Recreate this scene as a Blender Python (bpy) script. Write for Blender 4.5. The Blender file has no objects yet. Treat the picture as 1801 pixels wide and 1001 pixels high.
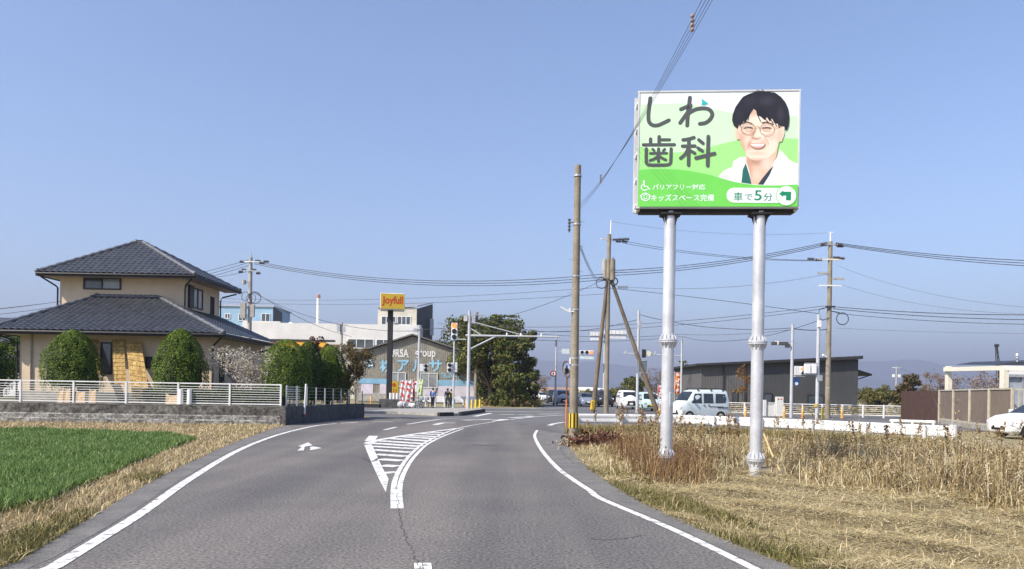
import bpy, bmesh, math, random
import numpy as np
from mathutils import Vector, Matrix, Euler
rad = math.radians
S = bpy.context.scene
COL = S.collection
random.seed(7); NR = np.random.default_rng(7)

# ------------------------------------------------------------------ camera
F, CH, HV, ROLL = 1350.0, 1.6, 187.0, rad(1.0)   # focal length in photo pixels, eye height, horizon offset, roll
cam_d = bpy.data.cameras.new('camera'); cam = bpy.data.objects.new('camera', cam_d); COL.objects.link(cam)
cam_d.sensor_width = 36; cam_d.lens = 36 * F / 1801
cam_d.shift_x = HV * math.sin(ROLL) / 1801; cam_d.shift_y = HV * math.cos(ROLL) / 1801
cam_d.clip_start = .1; cam_d.clip_end = 20000
_r, _u, _b = Vector((math.cos(ROLL), 0, math.sin(ROLL))), Vector((-math.sin(ROLL), 0, math.cos(ROLL))), Vector((0, -1, 0))
cam.matrix_world = Matrix(((_r.x, _u.x, _b.x, 0), (_r.y, _u.y, _b.y, 0), (_r.z, _u.z, _b.z, CH), (0, 0, 0, 1)))
S.camera = cam
# ------------------------------------------------------------------ light
SUN_EL, SUN_AZ = rad(42), rad(55)     # azimuth measured from straight behind the camera towards the left
sd = Vector((-math.sin(SUN_AZ) * math.cos(SUN_EL), -math.cos(SUN_AZ) * math.cos(SUN_EL), math.sin(SUN_EL)))
sl = bpy.data.lights.new('sun', 'SUN'); sl.energy = 4.2; sl.angle = rad(.5); sl.color = (1, .92, .80)
so = bpy.data.objects.new('sun', sl); COL.objects.link(so); so.rotation_euler = sd.to_track_quat('Z', 'Y').to_euler()
W = bpy.data.worlds.new('World'); S.world = W; W.use_nodes = True
wn = W.node_tree.nodes; bg = wn['Background']
sky = wn.new('ShaderNodeTexSky'); sky.sky_type = 'NISHITA'; sky.sun_disc = False
sky.sun_elevation = SUN_EL; sky.sun_rotation = math.atan2(sd.x, sd.y)
sky.air_density = 1.0; sky.dust_density = 1.0; sky.ozone_density = 2.6; sky.altitude = 0
tint = wn.new('ShaderNodeMix'); tint.data_type = 'RGBA'; tint.blend_type = 'MULTIPLY'; tint.inputs['Factor'].default_value = 1; tint.inputs['B'].default_value = (1.0, .985, 1.06, 1)
W.node_tree.links.new(sky.outputs[0], tint.inputs['A']); W.node_tree.links.new(tint.outputs['Result'], bg.inputs[0]); bg.inputs[1].default_value = .125
S.view_settings.view_transform = 'Standard'; S.view_settings.look = 'None'
S.view_settings.exposure = .78; S.view_settings.gamma = 1
S.render.engine = 'CYCLES'
S.cycles.use_denoising = True; S.cycles.max_bounces = 6; S.cycles.diffuse_bounces = 3; S.cycles.glossy_bounces = 3
S.cycles.transparent_max_bounces = 8; S.cycles.volume_bounces = 0

# ------------------------------------------------------------------ photo pixel -> place
def UV(px, py):
    dx, dy = px - 900.5, py - 500.5
    return dx * math.cos(ROLL) + dy * math.sin(ROLL), -dx * math.sin(ROLL) + dy * math.cos(ROLL) - HV
def G(px, py, z=0.0):                       # point of a level plane seen at that pixel
    u, v = UV(px, py); d = F * (CH - z) / v
    return Vector((u * d / F, d, z))
def A(px, py, d):                           # point at distance d seen at that pixel
    u, v = UV(px, py)
    return Vector((u * d / F, d, CH - v * d / F))
def GX(px, d): return UV(px, 690)[0] * d / F
def PXM(d): return F / d

# ------------------------------------------------------------------ materials
MATS = {}
def hx(s):
    c = [int(s[i:i + 2], 16) / 255 for i in (0, 2, 4)]
    return tuple(x / 12.92 if x <= .04045 else ((x + .055) / 1.055) ** 2.4 for x in c)
def pm(name, col, rough=.6, var=.12, scale=4.0, metal=0.0, bump=0.0, bscale=40.0, col2=None, fine=0.0, fscale=120, alpha=None, spec=.4, emit=None, streak=0.0):
    if name in MATS: return MATS[name]
    m = bpy.data.materials.new(name); m.use_nodes = True; MATS[name] = m
    nt = m.node_tree; N, L = nt.nodes, nt.links; p = N['Principled BSDF']
    p.inputs['Roughness'].default_value = rough; p.inputs['Metallic'].default_value = metal
    p.inputs['Specular IOR Level'].default_value = spec
    tc = N.new('ShaderNodeTexCoord')
    c2 = col2 if col2 else tuple(max(0, x * (1 - 2 * var)) for x in col)
    c1 = col if col2 else tuple(min(1, x * (1 + var * .6)) for x in col)
    n = N.new('ShaderNodeTexNoise'); n.inputs['Scale'].default_value = scale; n.inputs['Detail'].default_value = 6; n.inputs['Roughness'].default_value = .62
    L.new(tc.outputs['Object'], n.inputs['Vector'])
    r = N.new('ShaderNodeValToRGB'); r.color_ramp.elements[0].position = .35; r.color_ramp.elements[1].position = .65
    r.color_ramp.elements[0].color = (*c2, 1); r.color_ramp.elements[1].color = (*c1, 1)
    L.new(n.outputs['Fac'], r.inputs['Fac']); out = r.outputs['Color']
    if fine:
        n2 = N.new('ShaderNodeTexNoise'); n2.inputs['Scale'].default_value = fscale; n2.inputs['Detail'].default_value = 3
        L.new(tc.outputs['Object'], n2.inputs['Vector'])
        mr = N.new('ShaderNodeMapRange'); mr.inputs['From Min'].default_value = .3; mr.inputs['From Max'].default_value = .7
        mr.inputs['To Min'].default_value = 1 - fine; mr.inputs['To Max'].default_value = 1 + fine
        L.new(n2.outputs['Fac'], mr.inputs['Value'])
        mx = N.new('ShaderNodeMix'); mx.data_type = 'RGBA'; mx.blend_type = 'MULTIPLY'; mx.inputs['Factor'].default_value = 1
        L.new(out, mx.inputs['A']); L.new(mr.outputs['Result'], mx.inputs['B']); out = mx.outputs['Result']
    if streak:      # wheel polished tracks and worn patches along the lane
        mp = N.new('ShaderNodeMapping'); mp.inputs['Scale'].default_value = (.75, .05, 1); L.new(tc.outputs['Object'], mp.inputs['Vector'])
        n4 = N.new('ShaderNodeTexNoise'); n4.inputs['Scale'].default_value = 1.0; n4.inputs['Detail'].default_value = 3; L.new(mp.outputs[0], n4.inputs['Vector'])
        r4 = N.new('ShaderNodeValToRGB'); r4.color_ramp.elements[0].position = .36; r4.color_ramp.elements[1].position = .66
        r4.color_ramp.elements[0].color = (1 - streak, 1 - streak, 1 - streak * .9, 1); r4.color_ramp.elements[1].color = (1 + streak * 1.15, 1 + streak * .95, 1 + streak * .7, 1)
        L.new(n4.outputs['Fac'], r4.inputs['Fac']); mx = N.new('ShaderNodeMix'); mx.data_type = 'RGBA'; mx.blend_type = 'MULTIPLY'; mx.inputs['Factor'].default_value = 1
        L.new(out, mx.inputs['A']); L.new(r4.outputs['Color'], mx.inputs['B']); out = mx.outputs['Result']
        n5 = N.new('ShaderNodeTexVoronoi'); n5.inputs['Scale'].default_value = 34; L.new(tc.outputs['Object'], n5.inputs['Vector'])
        m5 = N.new('ShaderNodeMapRange'); m5.inputs['From Min'].default_value = .08; m5.inputs['From Max'].default_value = .22; m5.inputs['To Min'].default_value = 1.75; m5.inputs['To Max'].default_value = 1.0
        L.new(n5.outputs['Distance'], m5.inputs['Value']); mx = N.new('ShaderNodeMix'); mx.data_type = 'RGBA'; mx.blend_type = 'MULTIPLY'; mx.inputs['Factor'].default_value = 1
        L.new(out, mx.inputs['A']); L.new(m5.outputs['Result'], mx.inputs['B']); out = mx.outputs['Result']
    L.new(out, p.inputs['Base Color'])
    if bump:
        b = N.new('ShaderNodeBump'); b.inputs['Strength'].default_value = bump; b.inputs['Distance'].default_value = .02
        n3 = N.new('ShaderNodeTexNoise'); n3.inputs['Scale'].default_value = bscale; n3.inputs['Detail'].default_value = 4
        L.new(tc.outputs['Object'], n3.inputs['Vector']); L.new(n3.outputs['Fac'], b.inputs['Height']); L.new(b.outputs['Normal'], p.inputs['Normal'])
    if emit:
        p.inputs['Emission Color'].default_value = (*emit[0], 1); p.inputs['Emission Strength'].default_value = emit[1]
    return m
def leafm(name, cols, rough=.6, trans=.25):
    """foliage or straw: hue chosen per leaf from the 'rnd' attribute"""
    if name in MATS: return MATS[name]
    m = bpy.data.materials.new(name); m.use_nodes = True; MATS[name] = m
    nt = m.node_tree; N, L = nt.nodes, nt.links; p = N['Principled BSDF']; p.inputs['Roughness'].default_value = rough
    p.inputs['Specular IOR Level'].default_value = .25
    at = N.new('ShaderNodeAttribute'); at.attribute_name = 'rnd'
    r = N.new('ShaderNodeValToRGB'); cr = r.color_ramp
    while len(cr.elements) < len(cols): cr.elements.new(.5)
    for i, c in enumerate(cols): cr.elements[i].position = i / (len(cols) - 1); cr.elements[i].color = (*c, 1)
    L.new(at.outputs['Fac'], r.inputs['Fac']); L.new(r.outputs['Color'], p.inputs['Base Color'])
    if trans:
        t = N.new('ShaderNodeBsdfTranslucent'); L.new(r.outputs['Color'], t.inputs['Color'])
        mx = N.new('ShaderNodeMixShader'); mx.inputs[0].default_value = trans
        L.new(p.outputs[0], mx.inputs[1]); L.new(t.outputs[0], mx.inputs[2]); L.new(mx.outputs[0], N['Material Output'].inputs['Surface'])
    return m

# ------------------------------------------------------------------ mesh builder
class MB:
    def __init__(s): s.v = []; s.f = []
    def add(s, vs, fs):
        o = len(s.v); s.v += [Vector(v) for v in vs]; s.f += [tuple(i + o for i in f) for f in fs]; return s
    def quad(s, a, b, c, d): return s.add([a, b, c, d], [(0, 1, 2, 3)])
    def poly(s, pts): return s.add(pts, [tuple(range(len(pts)))])
    def box(s, c, d, rz=0.0, m=None):
        x, y, z = d[0] / 2, d[1] / 2, d[2] / 2; R = m if m else Matrix.Rotation(rz, 3, 'Z'); c = Vector(c)
        vs = [c + R @ Vector(q) for q in ((-x, -y, -z), (x, -y, -z), (x, y, -z), (-x, y, -z), (-x, -y, z), (x, -y, z), (x, y, z), (-x, y, z))]
        return s.add(vs, [(0, 3, 2, 1), (4, 5, 6, 7), (0, 1, 5, 4), (1, 2, 6, 5), (2, 3, 7, 6), (3, 0, 4, 7)])
    def bar(s, a, b, w, h=None, up=(0, 0, 1)):   # square bar from a to b
        a, b = Vector(a), Vector(b); h = h or w; d = (b - a); L = d.length; d.normalize(); up = Vector(up)
        if abs(d.dot(up)) > .98: up = Vector((0, 1, 0))
        x = d.cross(up).normalized(); z = x.cross(d); m = Matrix((x, d, z)).transposed()
        return s.box((a + b) / 2, (w, L, h), m=m)
    def cyl(s, a, b, r0, r1=None, n=12, cap=True):
        a, b = Vector(a), Vector(b); r1 = r0 if r1 is None else r1; d = (b - a).normalized()
        x = d.cross(Vector((0, 0, 1)) if abs(d.z) < .95 else Vector((1, 0, 0))).normalized(); y = d.cross(x)
        vs = []
        for p, r in ((a, r0), (b, r1)):
            for i in range(n):
                t = 2 * math.pi * i / n; vs.append(p + x * (r * math.cos(t)) + y * (r * math.sin(t)))
        fs = [(i, (i + 1) % n, n + (i + 1) % n, n + i) for i in range(n)]
        if cap: fs += [tuple(range(n))[::-1], tuple(range(n, 2 * n))]
        return s.add(vs, fs)
    def tube(s, pts, r, n=6):
        pts = [Vector(p) for p in pts]; k = len(pts); rr = r if isinstance(r, (list, tuple)) else [r] * k; vs = []
        for i, p in enumerate(pts):
            d = (pts[min(i + 1, k - 1)] - pts[max(i - 1, 0)]).normalized()
            x = d.cross(Vector((0, 0, 1)) if abs(d.z) < .9 else Vector((1, 0, 0))).normalized(); y = d.cross(x)
            for j in range(n):
                t = 2 * math.pi * j / n; vs.append(p + x * (rr[i] * math.cos(t)) + y * (rr[i] * math.sin(t)))
        fs = [(i * n + j, i * n + (j + 1) % n, (i + 1) * n + (j + 1) % n, (i + 1) * n + j) for i in range(k - 1) for j in range(n)]
        fs += [tuple(range(n))[::-1], tuple(range((k - 1) * n, k * n))]
        return s.add(vs, fs)
    def torus(s, c, R, r, axis=(0, 1, 0), n=24, k=6):
        c = Vector(c); ax = Vector(axis).normalized(); x = ax.cross(Vector((0, 0, 1)) if abs(ax.z) < .9 else Vector((1, 0, 0))).normalized(); y = ax.cross(x)
        vs = []
        for i in range(n):
            t = 2 * math.pi * i / n; e = x * math.cos(t) + y * math.sin(t)
            for j in range(k):
                q = 2 * math.pi * j / k; vs.append(c + e * (R + r * math.cos(q)) + ax * (r * math.sin(q)))
        return s.add(vs, [(i * k + j, ((i + 1) % n) * k + j, ((i + 1) % n) * k + (j + 1) % k, i * k + (j + 1) % k) for i in range(n) for j in range(k)])
    def lathe(s, prof, c=(0, 0, 0), n=16, jit=0.0):
        c = Vector(c); vs = []; k = len(prof)
        for (r, z) in prof:
            for j in range(n):
                t = 2 * math.pi * j / n; q = r * (1 + jit * (random.random() - .5)); vs.append(c + Vector((q * math.cos(t), q * math.sin(t), z)))
        fs = [(i * n + j, i * n + (j + 1) % n, (i + 1) * n + (j + 1) % n, (i + 1) * n + j) for i in range(k - 1) for j in range(n)]
        fs += [tuple(range(n))[::-1], tuple(range((k - 1) * n, k * n))]
        return s.add(vs, fs)
    def prism(s, pts, off):       # polygon swept along the vector off
        pts = [Vector(p) for p in pts]; off = Vector(off); n = len(pts)
        return s.add(pts + [p + off for p in pts], [tuple(range(n))[::-1], tuple(range(n, 2 * n))] + [(i, (i + 1) % n, n + (i + 1) % n, n + i) for i in range(n)])
    def sphere(s, c, r, n=12, k=8, sc=(1, 1, 1)):
        prof = [(max(1e-4, r * math.sin(math.pi * i / k)), -r * math.cos(math.pi * i / k)) for i in range(k + 1)]
        o = len(s.v); s.lathe(prof, (0, 0, 0), n); c = Vector(c)
        for i in range(o, len(s.v)): q = s.v[i]; s.v[i] = c + Vector((q.x * sc[0], q.y * sc[1], q.z * sc[2]))
        return s

def top_of(o):
    while o.parent: o = o.parent
    return o
def link_mesh(name, me, mat, parent=None):
    ob = bpy.data.objects.new(name, me); COL.objects.link(ob)
    if mat and not me.materials: me.materials.append(mat)
    if parent: ob.parent = parent
    return ob
def O(name, mb, mat, parent=None, w=False, smooth=None, bevel=0.0):
    """one mesh object; w: coordinates are world ones, the parent thing's base is taken off"""
    vs = mb.v
    if w and parent:
        inv = top_of(parent).matrix_basis.inverted(); vs = [inv @ v for v in vs]
    me = bpy.data.meshes.new(name); me.from_pydata([tuple(v) for v in vs], [], mb.f)
    bm = bmesh.new(); bm.from_mesh(me); bmesh.ops.recalc_face_normals(bm, faces=bm.faces); bm.to_mesh(me); bm.free()
    if smooth is not None:
        me.shade_smooth(); me.set_sharp_from_angle(angle=rad(smooth))
    ob = link_mesh(name, me, mat, parent)
    if bevel:
        b = ob.modifiers.new('bevel', 'BEVEL'); b.width = bevel; b.segments = 2; b.limit_method = 'ANGLE'; b.angle_limit = rad(40)
    return ob
def thing(name, label, cat, loc=(0, 0, 0), rz=0.0, group=None):
    o = bpy.data.objects.new(name, None); COL.objects.link(o); o.location = loc; o.rotation_euler = (0, 0, rz); o.empty_display_size = .2
    o.matrix_basis = Matrix.Translation(Vector(loc)) @ Matrix.Rotation(rz, 4, 'Z')
    return tag(o, label, cat, group)
def tag(o, label, cat, group=None, kind=None):
    o['label'] = label; o['category'] = cat
    if group: o['group'] = group
    if kind: o['kind'] = kind
    return o
def dup(root, loc, rz=0.0, label=None, group=None):
    r = root.copy(); COL.objects.link(r); r.matrix_basis = Matrix.Translation(Vector(loc)) @ Matrix.Rotation(rz, 4, 'Z')
    if label: r['label'] = label
    if group: r['group'] = group
    for ch in root.children:
        c = ch.copy(); COL.objects.link(c); c.parent = r
        for g in ch.children:
            d = g.copy(); COL.objects.link(d); d.parent = c
    return r
def dup1(o, loc, rz=0.0, label=None):
    c = o.copy(); COL.objects.link(c); c.matrix_basis = Matrix.Translation(Vector(loc)) @ Matrix.Rotation(rz, 4, 'Z')
    if label: c['label'] = label
    return c
def npmesh(name, V, faces, mat, parent=None, rnd=None, smooth=False):
    """V (n,3); faces: list of (m,k) index arrays"""
    me = bpy.data.meshes.new(name); me.vertices.add(len(V)); me.vertices.foreach_set('co', np.ascontiguousarray(V, dtype=np.float32).ravel())
    idx = np.concatenate([f.ravel() for f in faces]).astype(np.int32)
    tot = np.concatenate([np.full(len(f), f.shape[1]) for f in faces]).astype(np.int32)
    st = np.concatenate([[0], np.cumsum(tot)[:-1]]).astype(np.int32)
    me.loops.add(len(idx)); me.loops.foreach_set('vertex_index', idx)
    me.polygons.add(len(tot)); me.polygons.foreach_set('loop_start', st)
    me.update(calc_edges=True); me.validate()
    if rnd is not None:
        a = me.attributes.new('rnd', 'FLOAT', 'POINT'); a.data.foreach_set('value', np.asarray(rnd, dtype=np.float32))
    if smooth: me.shade_smooth()
    return link_mesh(name, me, mat, parent)
def in_poly(P, poly):
    x, y = P[:, 0], P[:, 1]; r = np.zeros(len(P), bool); n = len(poly); j = n - 1
    for i in range(n):
        xi, yi = poly[i][0], poly[i][1]; xj, yj = poly[j][0], poly[j][1]
        c = ((yi > y) != (yj > y)) & (x < (xj - xi) * (y - yi) / (yj - yi + 1e-12) + xi); r ^= c; j = i
    return r
def scatter(poly, n, near=0.0):
    """n points in a ground polygon; near > 0 favours the side towards the viewer"""
    poly = np.array([(p[0], p[1]) for p in poly]); lo, hi = poly.min(0), poly.max(0); out = []; c = 0
    while c < n:
        P = NR.random((n * 2, 2)) * (hi - lo) + lo; P = P[in_poly(P, poly)]
        if near: P = P[NR.random(len(P)) < np.clip((near / np.maximum(np.hypot(P[:, 0], P[:, 1]), near)) ** 1.6, .02, 1)]
        out.append(P); c += len(P)
    return np.concatenate(out)[:n]
def blades(P, z0, h, w, lean=.35, curl=.5, flat=None):
    """bent blades of grass: 5 vertices each"""
    n = len(P); t = NR.random(n) * 2 * np.pi; lx = np.cos(t); ly = np.sin(t); s = NR.random(n) * 2 * np.pi
    sx, sy = np.cos(s) * w / 2, np.sin(s) * w / 2; ln = np.abs(NR.normal(0, 1, n)) * lean * h
    z0 = np.broadcast_to(z0, (n,)); V = np.zeros((n, 5, 3)); up = np.full(n, 1.0)
    if flat is not None: ln = h * .95; up = flat * NR.random(n)
    V[:, 0] = np.stack([P[:, 0] - sx, P[:, 1] - sy, z0], 1); V[:, 1] = np.stack([P[:, 0] + sx, P[:, 1] + sy, z0], 1)
    mx, my, mz = P[:, 0] + lx * ln * .35, P[:, 1] + ly * ln * .35, z0 + h * .6 * up + (.012 if flat is not None else 0)
    V[:, 2] = np.stack([mx + sx * .8, my + sy * .8, mz], 1); V[:, 3] = np.stack([mx - sx * .8, my - sy * .8, mz], 1)
    V[:, 4] = np.stack([P[:, 0] + lx * ln, P[:, 1] + ly * ln, z0 + h * (1 - curl * .3 * NR.random(n)) * up + .004], 1)
    b = np.arange(n)[:, None] * 5
    return V.reshape(-1, 3), [b + np.array([0, 1, 2, 3]), b + np.array([3, 2, 4])], np.repeat(NR.random(n), 5)
def leaves(C, size, nrm=None, jit=1.0, asp=.55):
    """one small leaf-shaped quad per point"""
    n = len(C); a = NR.normal(0, 1, (n, 3))
    if nrm is not None: a = nrm + a * jit
    a /= np.linalg.norm(a, axis=1)[:, None] + 1e-9; b = np.cross(a, NR.normal(0, 1, (n, 3))); b /= np.linalg.norm(b, axis=1)[:, None] + 1e-9
    c = np.cross(a, b); s = (size * (.6 + .8 * NR.random(n)))[:, None]
    V = np.stack([C - b * s, C + c * s * asp, C + b * s, C - c * s * asp], 1).reshape(-1, 3)
    return V, np.arange(n)[:, None] * 4 + np.arange(4), np.repeat(NR.random(n), 4)
def catmull(P, k=6, closed=False):
    P = [Vector(p) for p in P]; n = len(P); out = []
    for i in range(n if closed else n - 1):
        g = (lambda j: P[j % n]) if closed else (lambda j: P[min(max(j, 0), n - 1)])
        a, b, c, d = g(i - 1), g(i), g(i + 1), g(i + 2)
        for j in range(k):
            t = j / k; out.append(.5 * ((2 * b) + (c - a) * t + (2 * a - 5 * b + 4 * c - d) * t * t + (3 * b - a - 3 * c + d) * t ** 3))
    if not closed: out.append(P[-1])
    return out
_tc = {}
def text_mb(body, w, h, bold=0.0, shear=0.0):
    """lettering fitted into w x h, as flat triangles in (x, z) around its centre"""
    c = bpy.data.curves.new('lettering', 'FONT'); c.body = body; c.offset = bold; c.shear = shear; c.resolution_u = 3
    o = bpy.data.objects.new('lettering', c); COL.objects.link(o); bpy.context.view_layer.update()
    me = bpy.data.meshes.new_from_object(o.evaluated_get(bpy.context.evaluated_depsgraph_get()))
    V = np.array([v.co[:] for v in me.vertices]); fs = [tuple(p.vertices) for p in me.polygons]
    bpy.data.objects.remove(o); bpy.data.curves.remove(c); bpy.data.meshes.remove(me)
    mb = MB()
    if len(V) == 0: return mb
    lo, hi = V.min(0), V.max(0); ctr = (lo + hi) / 2; sx, sz = w / max(hi[0] - lo[0], 1e-6), h / max(hi[1] - lo[1], 1e-6)
    return mb.add([((v[0] - ctr[0]) * sx, 0, (v[1] - ctr[1]) * sz) for v in V], fs)
def place(mb, m): mb.v = [m @ v for v in mb.v]; return mb
def frame_m(o, x, n):   # matrix: local x along x, local -y along n (outwards), z up-ish
    x = Vector(x).normalized(); y = -Vector(n).normalized(); z = x.cross(y)
    M = Matrix((x, y, z)).transposed().to_4x4(); M.translation = Vector(o); return M
# ================================================================== SETTING: ground, roads, markings
STR = lambda o, label, cat: tag(o, label, cat, kind='structure')
M_ground = pm('dry_ground', (.36, .29, .17), .95, scale=.6, col2=(.22, .2, .1), fine=.35, fscale=9, bump=.6, bscale=14)
M_asph = pm('asphalt', (.168, .158, .148), .85, scale=.4, col2=(.136, .130, .126), fine=.55, fscale=30, bump=.2, bscale=60, spec=.2, streak=.19)
M_asph2 = pm('asphalt_far', (.165, .163, .162), .9, scale=.15, col2=(.13, .128, .13), fine=.2, fscale=20, spec=.2)
M_shoulder = pm('worn_shoulder', (.21, .2, .185), .9, scale=1.5, col2=(.15, .145, .14), fine=.4, fscale=60, bump=.5, bscale=90, spec=.2)
M_paint = pm('road_paint', (.74, .73, .70), .7, scale=7, col2=(.30, .29, .285), fine=.12, fscale=60, spec=.3)
_cr = [n for n in M_paint.node_tree.nodes if n.type == 'VALTORGB'][0].color_ramp; _cr.elements[0].position = .38; _cr.elements[1].position = .49
M_crack = pm('tar_crack', (.085, .083, .082), .9)
M_conc = pm('concrete', (.42, .40, .36), .85, scale=3, col2=(.28, .27, .24), fine=.15, bump=.3)

mb = MB(); N_ = 40
gs = [-5200, -2500, -1000, -400, -150, -60, 0, 60, 150, 400, 1000, 2500, 5200]
for i in range(12):
    for j in range(12):
        mb.quad((gs[i], gs[j], -.035), (gs[i + 1], gs[j], -.035), (gs[i + 1], gs[j + 1], -.035), (gs[i], gs[j + 1], -.035))
STR(O('ground', mb, M_ground), 'dry brown flat ground reaching to the horizon', 'ground')

L_EDGE = [G(*p) for p in ((36, 990), (107, 945), (180, 902), (219, 876), (298, 832), (393, 787), (430, 772))]
L_EDGE = [Vector((-4.2, -18, 0)), Vector((-4.2, 0, 0)), Vector((-4.4, 4.5, 0))] + L_EDGE + [Vector((-9.0, 29, 0)), Vector((-9.3, 33, 0)), Vector((-8.7, 37.5, 0)), Vector((-7.9, 42.5, 0))]
R_EDGE = [G(*p) for p in ((1395, 1000), (1240, 937), (1152, 899), (1110, 876), (1059, 844), (1031, 825), (1010, 802), (985, 769))]
R_EDGE = [Vector((4.2, -18, 0)), Vector((3.3, 0, 0)), Vector((3.0, 4, 0))] + R_EDGE + [Vector((2.2, 28.5, 0)), Vector((3.1, 32.5, 0)), Vector((6.5, 36, 0))]
mb = MB(); lc, rc = catmull([(p.x, p.y, 0) for p in L_EDGE], 4), catmull([(p.x, p.y, 0) for p in R_EDGE], 4)
def resamp(P, n):
    P = np.array([p[:] for p in P]); s = np.concatenate([[0], np.cumsum(np.linalg.norm(np.diff(P, axis=0), axis=1))]); t = np.linspace(0, s[-1], n)
    return [Vector((np.interp(q, s, P[:, 0]), np.interp(q, s, P[:, 1]), np.interp(q, s, P[:, 2]))) for q in t]
la, ra = resamp(lc, 50), resamp(rc, 50)
for i in range(49): mb.quad(la[i], ra[i], ra[i + 1], la[i + 1])
STR(O('road', mb, M_asph), 'two lane grey asphalt road bending right to the crossing', 'road')
mb = MB()   # the crossing, the lot on its left and the roads leaving it
mb.poly([(-9.4, 33.5, -.012), (-7.8, 42.6, -.012), (-8.2, 44.5, -.012), (-44, 54, -.012), (-44, 69, -.012), (2.5, 72, -.012), (3, 129, -.012), (15, 129, -.012), (17, 66, -.012), (95, 66, -.012), (95, 37, -.012), (16, 38.5, -.012), (4.5, 33.5, -.012), (1.6, 27, -.012), (-3, 26, -.012)])
STR(O('crossroad', mb, M_asph2), 'asphalt crossing and car park beyond the bend', 'road')
mb = MB(); mb.poly([G(1003, 762) + Vector((0, 0, -.008)), G(1012, 753) + Vector((0, 0, -.008)), G(1110, 752) + Vector((0, 0, -.008)), G(1120, 757) + Vector((0, 0, -.008))])
STR(O('path', mb, M_conc), 'short pale path behind the near utility pole', 'path')

def ribbon(mb, P, w, z):
    P = [Vector((p.x, p.y, 0)) for p in P]; n = len(P); vs = []
    for i in range(n):
        d = (P[min(i + 1, n - 1)] - P[max(i - 1, 0)]).normalized(); q = Vector((-d.y, d.x, 0)); ww = w[i] if isinstance(w, (list, tuple)) else w
        vs += [P[i] + q * ww / 2 + Vector((0, 0, z)), P[i] - q * ww / 2 + Vector((0, 0, z))]
    return mb.add(vs, [(2 * i, 2 * i + 1, 2 * i + 3, 2 * i + 2) for i in range(n - 1)])
def gpath(px, k=5): return catmull([G(*p) for p in px], k)
def gpoly(mb, px, z=.006): return mb.poly([G(*p) + Vector((0, 0, z)) for p in px])
LN = [(95, 998), (168, 953), (253, 900), (337, 841), (420, 792), (480, 768), (527, 755), (560, 748.5), (592, 745)]
mb = MB(); ribbon(mb, [Vector((-3.9, -3, 0)), Vector((-4.0, 3, 0))] + gpath(LN), .145, .006); ribbon(mb, gpath([(600, 744.5), (629, 743)], 3), .2, .006); ribbon(mb, gpath([(655, 742.4), (690, 741.6)], 3), .2, .006)
STR(O('left_edge_line', mb, M_paint), 'worn white line along the left road edge', 'road marking')
RN = [(1325, 1000), (1180, 930), (1058, 878), (1037, 863), (1008, 844), (980, 823), (955, 795), (943, 775), (940.5, 765), (945, 757)]
mb = MB(); ribbon(mb, [Vector((2.95, -3, 0)), Vector((2.6, 4, 0))] + gpath(RN), .11, .006); ribbon(mb, gpath([(966, 748.5), (975, 745.5), (992, 743)], 4), .25, .006)
STR(O('right_edge_line', mb, M_paint), 'white line along the right road edge', 'road marking')
CL = [(693, 895), (692, 867), (695, 844), (706, 821), (722, 800), (744, 781), (773, 766), (806, 753.5), (850, 745), (899, 738)]
CR = [(704.5, 895), (702.5, 867), (706, 844), (716.5, 821), (732, 800), (753, 781), (782, 766.5), (815, 754)]
mb = MB(); ribbon(mb, gpath(CL), .09, .006); ribbon(mb, gpath(CR), .09, .006); ribbon(mb, gpath([(868, 742), (935, 734), (992, 730)], 4), .2, .006)
ribbon(mb, [G(735, 991), G(741, 1040)], .075, .006); ribbon(mb, [G(751, 991), G(758, 1040)], .075, .006)
STR(O('centre_line', mb, M_paint), 'double white centre line sweeping right', 'road marking')
mb = MB()
gpoly(mb, [(641, 783), (654, 781.5), (662, 800), (672, 822), (683.5, 843), (678.5, 866), (670, 850), (660, 829), (647, 799)])
ribbon(mb, gpath([(646, 781), (660, 775.5), (690, 770), (720, 765), (765, 759), (806, 753.5)], 5), [.28] * 6 + [.24] * 20, .0065)
hz = [(840, 603, 905, 612), (820, 553, 940, 560), (800, 505, 980, 518), (770, 468, 1010, 485), (747, 434, 1045, 455), (735, 408, 1080, 427), (745, 385, 1115, 409), (800, 367, 1150, 390), (865, 348, 1190, 370), (945, 334, 1220, 351), (1005, 325, 1250, 337), (1090, 312, 1285, 322), (1150, 303, 1310, 308)]
for (x0, y0, x1, y1) in hz:
    a, b = G(480 + x0 / 4.288, 690 + y0 / 4.288), G(480 + x1 / 4.288, 690 + y1 / 4.288); ribbon(mb, [a, b], .42 if a.y < 22 else .5, .0055)
STR(O('hatched_marking', mb, M_paint), 'wedge of white hatching between the lanes', 'road marking')
Z7 = lambda pts: [(480 + x / 4.288, 690 + y / 4.288) for x, y in pts]
mb = MB()
gpoly(mb, Z7([(190, 408), (265, 380), (300, 402), (240, 412), (232, 440), (185, 442), (218, 413)])); gpoly(mb, Z7([(278, 414), (310, 410), (370, 422), (276, 440), (284, 427)]))
STR(O('lane_arrow', mb, M_paint), 'white lane arrow painted on the left lane', 'road marking')
mb = MB(); ribbon(mb, [G(650, 776), G(657, 767)], .3, .006); ribbon(mb, [G(676, 756.5), G(697, 751.5)], .16, .006); ribbon(mb, gpath([(716, 746.4), (776, 737.5), (807, 736.7)], 4), .16, .006)
STR(O('lane_divider', mb, M_paint), 'white dashes dividing the turning lane', 'road marking')
mb = MB(); ribbon(mb, gpath([(765, 747.5), (779, 744.2), (801, 744.2)], 3), .3, .006)
STR(O('turn_arrow', mb, M_paint), 'bent white turn arrow near the crossing', 'road marking')
mb = MB()
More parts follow.
